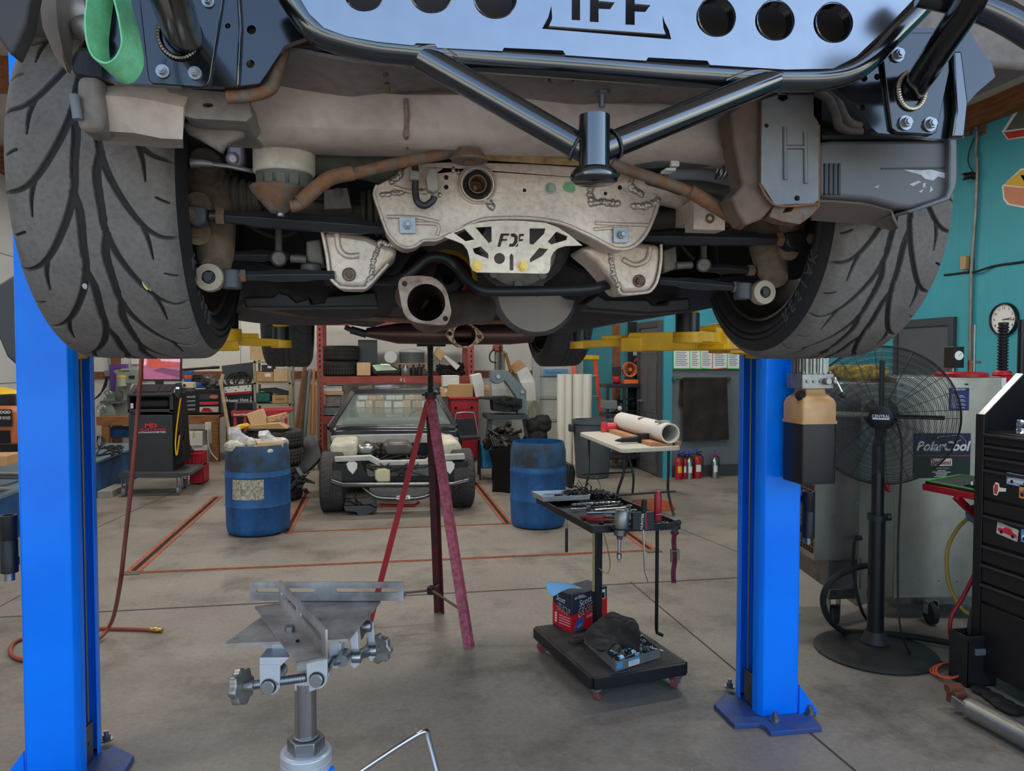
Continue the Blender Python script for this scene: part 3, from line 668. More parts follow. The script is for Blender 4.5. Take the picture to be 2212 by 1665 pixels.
def blobs(pts,y,r0,r1,name='weld_bead',par=sub,mt=None):
 M=MB();q=spl([(a,b,0)for a,b in pts],11)
 for p in q:M.sph(P(p.x+R.uniform(-2,2),p.y+R.uniform(-2,2),y),(R.uniform(r0,r1),R.uniform(r0,r1)*.7,R.uniform(r0,r1)),8,5)
 return fw(name,M,mt or m_weld,par,smooth=70)
blobs([(826,420),(860,416),(890,412),(920,415)],YS,.003,.006);blobs([(1278,400),(1276,425),(1280,440),(1300,436),(1335,440)],YS,.004,.009)
blobs([(1368,444),(1390,446),(1410,440),(1420,432)],YS,.004,.008);blobs([(1366,388),(1362,400),(1372,412),(1386,420)],YS,.004,.008);blobs([(845,392),(862,380),(866,372)],YS,.004,.007)
blobs([(1052,432),(1058,440),(1062,448)],YS,.004,.009);blobs([(980,366),(990,372)],YS,.004,.007);blobs([(940,408),(950,420)],YS,.004,.007)
M=MB();M.tube(spl([P(1330,400,YS+.03),P(1420,408,YS+.03),P(1500,425,YS+.06),P(1570,420,YS+.08)],5),[.032]*6+[.03]*5+[.028]*5,14);fw('subframe_horn',M,m_sub,car,smooth=60)
M=MB();M.tube(spl([P(640,336,YS+.02),P(720,345,YS+.04),P(800,355,YS+.05),P(880,380,YS+.05)],5),.031,14);fw('subframe_horn',M,mat('mossy dark arm',(84,84,72),.75,.1,.35,12,.3,60),car,smooth=60)
M=MB();M.px([(1500,430),(1566,455),(1566,497),(1498,495)],1.33,1.37,[circ(1533,472,7,12)]);M.bb(tuple(P(1500,432,1.33)),tuple(P(1504,494,1.42)));fw('subframe_tab',M,m_sub,car,.002)
M=MB();q=P(1533,472,1.331);M.torus((0,0,0),.007,.003,BM(q,(1,0,0),(0,0,1)),18);fw('weld_nut',M,m_rust,car)
YL=1.44
lb=[(696,500),(740,500),(790,508),(826,524),(862,536),(852,556),(838,570),(796,616),(782,622),(740,621),(728,615),(714,600),(709,575),(706,551)]
M=MB();M.px(lb,YL,YL+.10);l_=fw('arm_bracket',M,m_sub,car,.012,seg=3)
M=MB();M.tube(spl([P(a,b,YL)for a,b in lb[6:]+lb[:1]],3),.0035,8);fw('rolled_lip',M,m_sub,l_,smooth=70)
M=MB();M.tube(spl([P(a,b,YL)for a,b in((728,505),(732,535),(748,552),(775,552))],5),.006,8);fw('pressed_rib',M,m_sub,l_,smooth=70)
blobs([(822,524),(812,545),(806,570),(800,600),(796,614)],YL,.003,.006,par=l_);blobs([(820,522),(850,530),(858,528)],YL,.004,.006,par=l_)
M=MB();q=P(754,593,YL);M.lathe([(15*u,0),(15*u,.004),(12*u,.006),(12*u,0)],Matrix.Translation(q)@Matrix.Rotation(PI/2,4,'X'),20);M.hexb(q,(0,-1,0),10*u,.012,0);fw('pivot_bolt',M,m_rust,l_)
rb=[(1251,536),(1290,524),(1340,520),(1428,528),(1428,560),(1424,588),(1418,610),(1406,627),(1390,632),(1344,635),(1336,622),(1318,600),(1289,567)]
M=MB();M.px(rb,YL,YL+.10);r_=fw('arm_bracket',M,m_sub,car,.012,seg=3)
M=MB();M.tube(spl([P(a,b,YL)for a,b in rb[3:11]],3),.0035,8);fw('rolled_lip',M,m_sub,r_,smooth=70)
M=MB();M.tube(spl([P(a,b,YL)for a,b in((1345,560),(1370,572),(1396,562),(1404,535))],5),.006,8);fw('pressed_rib',M,m_sub,r_,smooth=70)
blobs([(1318,550),(1322,575),(1328,600),(1338,620)],YL,.003,.006,par=r_)
M=MB();q=P(1380,607,YL);M.lathe([(15*u,0),(15*u,.004),(12*u,.006),(12*u,0)],Matrix.Translation(q)@Matrix.Rotation(PI/2,4,'X'),20);M.hexb(q,(0,-1,0),10*u,.012,0);fw('pivot_bolt',M,m_rust,r_)
YP=1.345
m_brace=mat('cream zinc brace plate',(214,194,172),.42,.4,.2,16,.25,90,col2=(190,172,150))
bo=[(958,511),(985,499),(1010,486),(1051,478),(1090,476),(1130,477),(1178,481),(1205,491),(1230,507),(1258,530),(1222,531),(1206,536),(1196,544),(1190,556),(1188,582),(1184,589),(1176,591),(1030,588),(1021,584),(1016,574),(1014,555),(1010,540),(1000,527),(986,521)]
L_=lambda pts,dx=0:[(a+dx,b)for a,b in pts]
bh=[[(1027,491),(1062,489),(1062,522),(1056,525)],[(1144,493),(1178,493),(1176,504),(1152,528),(1144,527)],[(980,503),(1004,494),(1025,517),(1006,521)],[(1202,500),(1226,510),(1224,518),(1191,528),(1183,522)],[(1021,537),(1038,532),(1055,548),(1055,559),(1025,547)],[(1165,535),(1184,538),(1171,553),(1145,567),(1144,560)],circ(1079,558,12,18),[(1101,588-4),(1101,552),(1105,547),(1109,552),(1109,584)],[(1082,504),(1101,504),(1099,509),(1088,509),(1086,516),(1096,516),(1095,520),(1085,520),(1081,533),(1074,533)],[(1104,504),(1112,504),(1119,510),(1118,524),(1110,533),(1099,533),(1101,526),(1107,526),(1111,520),(1111,513),(1103,510)],[(1121,505),(1133,505),(1131,510),(1125,510),(1123,516),(1130,516),(1129,521),(1121,521),(1118,533),(1112,533),(1120,524)]]
M=MB();M.px(bo,YP,YP+.006,bh);br_=fw('brace_plate',M,m_brace,car,.001,label='cream brace plate with cut outs and cut letters')
M=MB()
for a in(1030,1129):cut(M).hexb(P(a,575,YP),(0,-1,0),9*px2m(1,YP),.008,1.25)
ew('bolt',M,m_brass,br_)
m_diff=mat('grimy grey casting',(116,110,106),.6,.4,.35,14,.35,50)
M=MB();M.sph((0,0,0),(.11,.12,.10),24,14,Matrix.Translation(P(1128,525,1.66)));M.cyl(P(1120,535,1.54),P(1120,535,1.66),.08,.10,28)
for k in range(8):a=2*PI*k/8;c=P(1120,538,1.536)+V((.074*math.cos(a),0,.074*math.sin(a)));M.cyl(c,c+V((0,.02,0)),.009,n=10)
fw('differential',M,m_diff,car,smooth=60)
M=MB();M.lathe([(.01,0),(.10,0),(.112,.015),(.112,.03),(.10,.04),(.098,.2),(.08,.22),(.06,.3)],Matrix.Translation(P(1160,632,1.85))@frame((.05,1,.05)).to_4x4(),28);fw('resonator',M,mat('dull silver housing',(120,114,110),.45,.7,.25,8),car,smooth=40)
m_floorp=mat('dark floor pan',(52,50,49),.7,.1,.35,6,.3,40)
M=MB()
def pan(x0,x1,y0,y1,z0,z1):M.bb((x0,y0,z0),(x1,y1,z1))
pan(-.5,.02,1.95,3.6,1.80,2.1);pan(.46,1.08,1.95,3.6,1.80,2.1);pan(-.02,.52,1.95,4.9,2.04,2.15);pan(-.34,.9,3.6,4.9,1.85,2.1)
fw('floor_pan',M,m_floorp,car,.03,seg=3)
M=MB();rows=[]
for y,zz in((1.72,1.80),(1.9,1.735),(2.4,1.715),(3.0,1.735),(3.6,1.78),(4.3,1.84)):
 rows.append([V((x,y,zz+.10*max(0,abs(x-.27)-.36)**1+.02*math.sin(7*x+3*y)+.24*math.exp(-((x-.23)/.16)**4)))for x in np.linspace(-.42,.98,29)if True])
M.grid([[p for p in r if abs(p.x-.2)>.0]for r in rows],.012);
fw('under_tray',M,m_floorp,car,smooth=60)
for sd,(xa,xb)in enumerate(((526,822),(1262,1496))):
 M=MB()
 if sd==0:M.px([(526,642),(590,640),(600,630),(622,636),(640,652),(660,646),(664,636),(672,656),(700,652),(704,640),(812,630),(818,662),(640,664),(530,664)],1.72,1.80)
 else:M.px([(1262,655),(1290,634),(1310,645),(1400,645),(1410,656),(1440,656),(1444,646),(1490,642),(1494,672),(1400,678),(1270,668)],1.72,1.80)
 fw('tank_guard',M,m_plast,car,.006)
M=MB();M.tube(spl([P(520,655,1.85),P(640,678,2.0),P(800,688,2.1),P(960,694,2.1),P(1100,694,2.1),P(1250,690,2.1),P(1380,680,2.0),P(1490,664,1.85)],6),.008,8);fw('pinch_seam',M,m_rust,car,smooth=60)
M=MB();M.px([(1130,660),(1166,655),(1206,676),(1184,690),(1140,690)],1.95,2.2);fw('heat_shield',M,mat('grey heat shield',(132,124,118),.5,.5,.2),car,.006)
cq=P(966,604,2.0);Q=Matrix.Translation(cq)@Matrix.Rotation(PI/2,4,'X');s_=px2m(1,2.0)
M=MB().lathe([(58*s_,0),(58*s_,.02),(52*s_,.02),(52*s_,0)],Q,48,closed=True)
for k in range(60):a=2*PI*k/60;M.box((59*s_*math.cos(a),59*s_*math.sin(a),.01),(.008,.006,.018),M=Q)
fly=fw('starter_ring',M,mat('yellow zinc ring',(198,152,50),.4,.7,.2),car)
M=MB().lathe([(50*s_,0),(48*s_,.02),(40*s_,.03),(36*s_,.03),(36*s_,.0)],Q,40,closed=True);fw('clutch_cover',M,mat('red anodised cover',(150,24,44),.3,.5,.2),fly)
M=MB()
for k in range(18):a=2*PI*k/18;M.bar(Q@V((34*s_*math.cos(a),34*s_*math.sin(a),.012)),Q@V((12*s_*math.cos(a),12*s_*math.sin(a),.025)),.014,.003,(0,1,0))
fw('clutch_spring',M,m_blkstl,fly)
M=MB().lathe([(0,-.02),(60*s_,-.02),(62*s_,-.2),(0,-.22)],Q,32);fw('engine_block',M,m_dark,car)
m_exh=mat('heat stained exhaust',(110,92,80),.45,.7,.45,9,.2,40,col2=(72,54,46))
c=P(921,653,1.36);d=(P(1010,660,1.62)-c).normalized();u2=px2m(1,1.36)
Mx=BM(c,(1,0,0),(0,.12,1));k=u2
fo=[(-58,40),(-50,52),(-30,56),(0,56),(22,50),(42,28),(50,-5),(52,-22),(44,-44),(30,-48),(5,-46),(-30,-40),(-48,-20),(-56,20)]
fo=[(a*k,b*k)for a,b in[(p.x,p.y)for p in spl([(a,b,0)for a,b in fo],3,True)]]
M=MB();M.plate(fo,.010,Mx,[circ(0,0,40*k,32),circ(-45*k,39*k,6*k,12),circ(40*k,-34*k,6*k,12)],-.01);fl=fw('exhaust_flange',M,mat('rusty cream flange',(158,136,116),.6,.5,.35,30,.3,90,col2=(106,84,66)),car,.0015)
M=MB();rows=[];A=Mx@V((0,0,-.002));dz=(Mx.to_3x3()@V((0,0,-1))).normalized()
pts=spl([A,A+dz*.06,A+dz*.12+V((.02,0,.0)),P(1010,662,1.60),P(1040,668,1.70)],5)
M.tube(pts,42*k,32,cap=False);M.tube([p for p in pts],39.5*k,32,cap=False)
fw('exhaust_pipe',M,m_exh,car,smooth=60)
M=MB();M.tube([P(890,640,1.5),P(896,600,1.62),P(912,572,1.75)],.034,18);fw('exhaust_bend',M,m_exh,car,smooth=60)
YC=2.45;u3=px2m(1,YC)
M=MB();M.tube([P(792,718,YC+.1),P(860,720,YC+.08),P(1000,722,YC+.06),P(1100,722,YC+.06),P(1148,721,YC+.08)],[.015,.035,.035,.035,.03],20);fw('cross_pipe',M,mat('brown cross pipe',(96,72,66),.4,.7,.35,7),car,smooth=60)
c=P(1003,724,YC-.06);Mx=BM(c,(1,0,-.06),(0,0,1));k=u3
fo=[(p.x*k,p.y*k)for p in spl([(-40,1,0),(-30,14,0),(-10,25,0),(10,25,0),(30,12,0),(40,-1,0),(32,-12,0),(10,-25,0),(-10,-25,0),(-30,-13,0)],4,True)]
M=MB();M.plate(fo,.012,Mx,[circ(0,0,23*k,28),circ(-31*k,1*k,5*k,10),circ(31*k,-1*k,5*k,10)]);fw('pipe_flange',M,mat('speckled cream flange',(206,182,150),.6,.4,.4,90,.4,160,col2=(120,92,64),th=(.45,.6)),car,.001)
M=MB();dz=Mx.to_3x3()@V((0,0,-1));M.tube([c,c+dz*.11],25*k,26,cap=False);M.tube([c,c+dz*.10],22.5*k,26,cap=False);M.cyl(c+dz*.10,c+dz*.102,22*k,n=24);fw('pipe_stub',M,m_exh,car,smooth=60)
M=MB();M.tube([P(758,712,2.3),P(792,722,2.3)],.012,14);M.tube([P(745,706,2.3),P(758,712,2.3)],.008,10);fw('link_end',M,m_plast,car)
YCn=1.26
q=P(614,340,YCn+.05);r=.0505;M=MB().lathe([(0,.043),(r,.043),(r,-.028),(r-.004,-.030),(0,-.030)],Matrix.Translation(q),40)
can=fw('bushing_can',M,mat('pale dusty can',(194,184,170),.7,.1,.25,9,.35,40),car,.003)
M=MB().lathe([(r-.004,-.030),(r-.005,-.044),(r-.012,-.056),(.02,-.056)],Matrix.Translation(q),32)
for k in range(5):a=-PI/2+(k-2)*.42;M.box((0,-(r-.006),-.046),(.014,.008,.020),M=Matrix.Translation(q)@Matrix.Rotation(a+PI/2,4,'Z'))
fw('bushing_rubber',M,mat('grey perished rubber',(96,94,86),.8,0,.25,20),can)
q2=P(600,405,YCn+.03);M=MB().lathe([(0,.001),(.043,.001),(.045,-.002),(.042,-.008),(.016,-.038),(.012,-.042),(0,-.042)],Matrix.Translation(q2),30);rc=fw('rusty_cup',M,m_rust,car,smooth=50)
M=MB();q=P(606,446,YCn+.03);M.cyl(q,q+V((0,0,-.016)),.0065,n=10);fw('stud',M,m_zinc,rc)
rods=[[(628,446),(648,440),(690,402),(720,384),(764,375),(860,352),(950,334),(985,326)],[(1322,352),(1350,365),(1420,388),(1490,415),(1540,445),(1580,470),(1606,486)]]
for pts,ys in zip(rods,(1.25,1.2)):
 M=MB();M.tube(spl([P(a,b,ys)for a,b in pts],4),.0098,12);ro=fw('diagonal_brace',M,m_rust,car,smooth=60)
 e=pts[1:5]if ys>1.22 else pts[3:7]
 M=MB();M.tube(spl([P(a,b-2,ys-.001)for a,b in e],4),.0125,8,cap=True);fw('brace_end',M,mat('orange rusty tube',(132,88,58),.8,.2,.4,40,.5,80,col2=(104,82,66)),ro,smooth=60)
M=MB();M.tube([P(1000,330,1.27),P(1060,336,1.27),P(1150,342,1.27),P(1250,348,1.27)],.0095,4);fw('strap_bar',M,mat('ochre rusty bar',(132,98,60),.8,.2,.5,30,.4,90,col2=(150,132,84)),car,.002)
M=MB();q=P(1014,342,1.22);M.lathe([(.010,-.004),(.029,-.005),(.031,-.002),(.027,.003),(.02,.014),(.010,.014)],Matrix.Translation(q),28,closed=True);fw('rusty_washer',M,m_rust,car)
M=MB();M.tube(spl([P(888,322,1.33),P(893,345,1.33),P(898,372,1.33),P(897,410,1.33),P(902,436,1.325),P(918,444,1.325),P(934,434,1.325),P(938,424,1.325)],5),.0062,10);wl=fw('sensor_cable',M,mat('ribbed cable sleeve',(44,44,46),.5,0,.3,200),car)
M=MB();M.px([(926,362),(944,364),(946,385),(948,408),(938,415),(924,410),(920,385)],1.31,1.335);M.px([(886,366),(908,370),(906,388),(884,386)],1.315,1.335);fw('connector',M,mat('grey connector',(142,136,126),.5,0,.2),wl,.002)
def link(p0,p1,y0,y1,r,name='control_arm',hexn=6,mt=None,jam=True,end=None):
 A,B=P(*p0,y0),P(*p1,y1);d=(B-A).normalized();L=(B-A).length;M=MB()
 M.tube([A,A+d*.03],r*.62,14);M.tube([A+d*.022,A+d*.06,A+d*.075,B-d*.05,B-d*.035,B],[r*.72,r*.8,r,r,r*.75,r*.7],hexn)
 o=fw(name,M,mt or m_black,car,.0008)
 if jam:fw('jam_nut',MB().cyl(A+d*.012,A+d*.026,r*.98,n=6),m_rust,o)
 return o
m_arm=mat('black anodised arm',(44,45,48),.38,.2,.3,10)
link((452,466),(836,494),1.40,1.42,.0165,mt=m_arm);link((498,596),(722,594),1.42,1.44,.0125,mt=m_arm)
link((1700,518),(1390,512),1.44,1.46,.0165,mt=m_arm);link((1610,622),(1424,606),1.43,1.46,.0125,mt=m_arm)
link((470,553),(625,552),1.5,1.52,.013,mt=m_blkstl);link((1640,585),(1510,578),1.5,1.52,.013,mt=m_blkstl)
for pts,y,mt_ in(([(402,440),(445,446),(444,480),(420,490),(404,478)],1.38,m_dgrey),([(1700,502),(1732,496),(1758,500),(1766,522),(1752,540),(1716,540),(1700,530)],1.43,m_blkstl)):
 M=MB();M.px(pts,y,y+.035);b_=fw('arm_clevis',M,mt_,car,.004)
 M=MB();q=P((409 if y<1.4 else 1752),(462 if y<1.4 else 516),y);M.hexb(q,(0,-1,0),.009,.01,1.2);fw('bolt',M,m_rust,b_)
for(a,b),(a2,b2),y in(((454,600),(500,602),1.41),((1646,632),(1604,628),1.42)):
 q=P(a,b,y);e=fw('ball_joint',MB().lathe([(.012,-.012),(.024,-.012),(.026,0),(.024,.012),(.012,.014)],Matrix.Translation(q)@Matrix.Rotation(PI/2,4,'X'),26,closed=True),mat('tan casting',(160,144,122),.6,.3,.3,20),car)
 fw('bolt',MB().hexb(q+V((0,.012,0)),(0,-1,0),.011,.022,1.3),m_blkstl,e)
 M=MB();M.bar(q,P(a2,b2,y+.01),.012,.024,(0,0,1));M.tube([P(a2,b2,y+.01)+V((0,0,.016)),P(a2,b2,y+.01)-V((0,0,.018))],.018,14);fw('rod_end',M,m_dgrey,e,.002)
m_hub=mat('dirty brown casting',(134,116,96),.75,.2,.4,14,.4,60)
for sd,Wc in((1,RL),(-1,RRr)):
 M=MB();x=Wc.x+sd*.10
 M.cyl((x-sd*.06,Wc.y,Wc.z),(x+sd*.02,Wc.y,Wc.z),.075,.06,24)
 M.tube(spl([(x,Wc.y-.01,Wc.z+.05),(x+sd*.03,Wc.y-.05,Wc.z-.04),(x+sd*.045,Wc.y-.10,Wc.z-.12),(x+sd*.05,Wc.y-.13,Wc.z-.155)],4),[.05,.048,.046,.044,.042,.04,.038,.036,.034,.032,.03,.028,.026][:13],12)
 M.tube([(x,Wc.y-.03,Wc.z+.02),(x+sd*.03,Wc.y-.10,Wc.z+.05)],[.04,.028],12)
 for dz in(-.04,-.09):M.cyl((x+sd*.02,Wc.y-.13,Wc.z+dz),(x+sd*.02,Wc.y-.09,Wc.z+dz),.024,n=18);M.hexb((x+sd*.02,Wc.y-.13,Wc.z+dz),(0,-1,0),.012,.01,1.2)
 fw('knuckle',M,m_hub,car,smooth=55)
 M=MB();M.cyl((x-sd*.075,Wc.y,Wc.z),(x-sd*.055,Wc.y,Wc.z),.14,n=40);fw('brake_disc',M,m_dsteel,car)
 M=MB();xx=x+sd*.02;M.tube([(xx,Wc.y-.01,Wc.z),(xx+sd*.03,1.585,Wc.z),(xx+sd*.1,1.58,Wc.z-.0),(xx+sd*.42,1.58,Wc.z-.03)],[.045,.042,.022,.022],18)
 for k in range(5):M.torus((0,0,0),.046-.004*k,.006,BM((xx+sd*(.02+.014*k),1.585,Wc.z),(0,1,0),(0,0,1)),24,6)
 for k in range(5):M.torus((0,0,0),.036+.004*k,.006,BM((xx+sd*(.30+.014*k),1.58,Wc.z-.02),(0,1,0),(0,0,1)),24,6)
 fw('axle_shaft',M,mat('grimy axle boot',(92,82,70),.7,.1,.3,12),car,smooth=60)
 M=MB();M.tube(spl([(x,Wc.y-.05,Wc.z+.10),(x+sd*.06,Wc.y-.10,Wc.z+.115),(x+sd*.12,Wc.y-.12,Wc.z+.14),(x+sd*.2,Wc.y-.08,Wc.z+.15)],5),.015,10);fw('upper_arm',M,m_under,car,smooth=60)
M=MB();M.px([(490,310),(527,312),(527,345),(520,360),(500,362),(489,345)],1.38,1.41);M.cyl(P(503,343,1.375),P(503,343,1.40),.012,n=16);fw('shock_fork',M,mat('pinkish silver fork',(176,164,166),.4,.5,.15),car,.006)
M=MB();M.tube([P(412,352,1.37),P(440,352,1.37),P(460,355,1.37)],[.009,.0075,.0055],10);M.tube(spl([P(460,355,1.37),P(500,360,1.37),P(540,368,1.37),P(580,372,1.4)],5),.004,8);fw('brake_hose',M,mat('steel hose end',(148,142,132),.4,.7,.2),car)
M=MB();M.tube(spl([P(706,606,1.6),P(800,605,1.56),P(850,605,1.52),P(884,592,1.5),(lambda q:q)(P(920,560,1.5)),P(955,556,1.5),P(985,575,1.5),P(1010,605,1.48),P(1040,626,1.46),P(1090,629,1.46),P(1250,626,1.46),P(1300,618,1.47),P(1345,606,1.56)],6),.0105,14);fw('anti_roll_bar',M,m_blkstl,car,smooth=60)
for a,b,a2,b2 in((602,558,602,490),(1520,572,1520,530)):
 M=MB();M.tube([P(a,b,1.5),P(a2,b2,1.52)],.007,10);M.sph(P(a,b,1.5),.016,12,8);M.cyl(P(a,b,1.485),P(a,b,1.53),.012,n=12);M.cyl(P(a+(26 if a<900 else-26),b,1.5),P(a+(60 if a<900 else-60),b+2,1.5),.008,n=10);fw('drop_link',M,m_diff,car)
for pts in([(520,475),(560,500),(600,512),(640,500)],[(560,430),(590,480),(610,520)],[(700,380),(720,420),(770,440),(800,430)],[(600,400),(660,430),(720,440)],[(1450,500),(1480,540),(1500,560)],[(1440,440),(1490,450),(1500,480)],[(640,545),(680,560),(690,590)],[(1290,470),(1400,500),(1450,540)]):
 M=MB();M.tube(spl([P(a,b,1.56)for a,b in pts],5),.0042,8);fw('hose',M,m_rubber,car)
M=MB();M.px([(660,520),(692,515),(700,570),(662,565)],1.5,1.58);M.cyl(P(672,570,1.52),P(672,590,1.52),.02,n=16);fw('toe_bracket',M,m_diff,car,.004)
M=MB();M.px([(1432,540),(1462,530),(1464,580),(1434,590)],1.5,1.58);fw('toe_bracket',M,m_diff,car,.004)
M=MB();M.px([(700,410),(750,405),(760,450),(700,452)],1.5,1.56);M.hexb(P(730,418,1.5),(0,-1,0),.008,.008);fw('caliper',M,m_under,car,.004)
M=MB();M.tube(spl([P(1376,352,1.3),P(1430,350,1.27),P(1500,350,1.27),P(1560,342,1.27),P(1590,332,1.28)],5),.0105,14);h=fw('fuel_hose',M,mat('grey fuel hose',(70,70,72),.6,0,.25,14),car,smooth=60)
M=MB();M.px([(1450,333),(1468,333),(1468,359),(1451,359)],1.252,1.262);M.px([(1439,362),(1461,362),(1461,368),(1439,368)],1.252,1.28);fw('hose_clip',M,m_wcard,h,.001)
M=MB();M.tube(spl([P(1440,372,1.3),P(1520,376,1.3),P(1580,388,1.3),P(1610,400,1.3)],5),.0125,14);fw('filler_hose',M,m_grey,car,smooth=60)
M=MB()
for a,b in((1582,336),(1558,372)):
 cut(M)
 for k in(-4,4):q=P(a+k,b,1.272);M.torus((0,0,0),.0135,.002,BM(q,(0,1,0),(0.3,0,1)),20,6)
ew('hose_clamp',M,m_zinc,car)
M=MB();M.px([(1400,376),(1500,382),(1600,395),(1604,410),(1590,424),(1480,410),(1404,392)],1.33,1.40);fw('tank_edge',M,mat('mossy dark arm',(84,84,72)),car,.01)
YX=1.13
M=MB();M.px([(1640,200),(1576,242),(1584,300),(1604,400),(1580,426),(1592,456),(1611,487),(1646,474),(1674,443),(1644,396),(1650,216)],YX+.005,YX+.05);fw('rust_bracket',M,mat('brown rusty bracket',(112,88,70),.8,.2,.4,8,.3,50,col2=(84,72,62)),car,.004)
M=MB();M.px([(1674,441),(1773,443),(1750,468),(1728,484),(1690,478),(1662,468)],YX+.004,YX+.03,[[(1690,460),(1697,448),(1716,446),(1710,457)]]);fw('rust_tab',M,m_rust,car,.002)
M=MB();M.px([(1647,216),(1680,205),(1757,205),(1758,250),(1768,264),(1768,432),(1757,439),(1674,442),(1644,395),(1645,300)],YX-.006,YX+.004,[circ(1656,271,5,12),circ(1722,428,6,14),[(1680,196+4),(1700,200+4),(1702,214),(1690,220),(1680,214)]]);sh=fw('canister_shield',M,mat('blue grey shield',(98,98,98),.5,.35,.25,7,.1,40,col2=(112,106,98)),car,.003)
M=MB()
for pts in([(1695,275),(1695,300),(1696,388)],[(1739,285),(1739,310),(1740,396)],[(1697,318),(1738,318)]):M.tube([P(a,b,YX-.006)for a,b in pts],.004,8)
fw('pressed_rib',M,mat('blue grey shield',(98,98,98)),sh,smooth=70)
M=MB();M.tube(spl([P(1640,396,YX-.004),P(1674,442,YX-.004),P(1757,440,YX-.004),P(1768,430,YX-.004),P(1769,270,YX-.004)],8),.0022,6);M.tube([P(1645,390,YX-.004),P(1646,218,YX-.004)],.0022,6);fw('rust_edge',M,mat('orange rusty tube',(146,90,52)),sh)
M=MB();M.px([(1771,306),(1800,302),(2050,301),(2054,310),(2054,420),(2046,432),(1968,452),(1940,448),(1880,432),(1771,424)],YX+.0,YX+.14);bx_=fw('canister_box',M,mat('grey black canister',(82,80,80),.5,0,.2,6),car,.01,seg=3)
M=MB();M.px([(2050,292),(2068,296),(2069,380),(2066,404),(2052,432),(1968,460),(1960,455),(2044,424),(2051,405),(2052,320)],YX-.012,YX+.1);fw('box_flange',M,mat('grey black flange',(96,96,98),.45,.1,.2,6),bx_,.003)
M=MB()
for a in(1784,1794,1804,1814):M.px([(a-2.5,352),(a+2.5,352),(a+2.5,420),(a-2.5,420)],YX-.003,YX+.002)
fw('moulded_rib',M,m_plast,bx_,.001)
M=MB();M.px([(1905,362),(2050,360),(2050,364),(1905,365)],YX-.002,YX+.002);fw('moulded_step',M,m_plast,bx_)
M=MB();
for pts in([(1952,366),(1990,368),(2010,366),(2046,375),(2044,386),(2026,381),(2016,390),(1998,386),(1990,378),(1968,372)],[(1964,398),(1984,390),(1990,393),(1972,402)],[(1994,396),(2000,394),(1999,404),(1993,405)],[(2010,400),(2016,410),(2008,416)],[(1888,404),(1900,400),(1896,406)],[(1996,408),(1990,416),(1984,414)]):M.px(pts,YX-.0008,YX+.0004)
fw('scrape',M,mat('scraped pale plastic',(176,176,178),.8,0,.3,60),bx_)
M=MB();rows=[[P(a,b,YX+.02)for a,b in((1756,428),(1800,428),(1870,434),(1926,448),(1934,470))],[P(a,b,YX+.1)for a,b in((1750,470),(1800,474),(1870,478),(1925,492),(1945,488))]]
M.grid(rows,.006);fw('splash_shield',M,mat('dusty grey splash shield',(120,108,98),.7,.1,.25,9),car,.002,smooth=60)
for pts in([(1760,195),(1790,215),(1806,250),(1812,272),(1836,286),(1860,285)],[(1780,190),(1806,215),(1822,250),(1838,268),(1858,274)]):
 M=MB();M.tube(spl([P(a,b,1.17)for a,b in pts],5),.008,12);fw('filler_pipe',M,m_under,car,smooth=60)
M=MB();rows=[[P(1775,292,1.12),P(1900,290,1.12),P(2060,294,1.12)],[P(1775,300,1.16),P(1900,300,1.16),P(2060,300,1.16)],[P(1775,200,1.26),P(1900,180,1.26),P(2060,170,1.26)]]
M.grid(rows,.006);fw('inner_fender',M,m_dark,car)
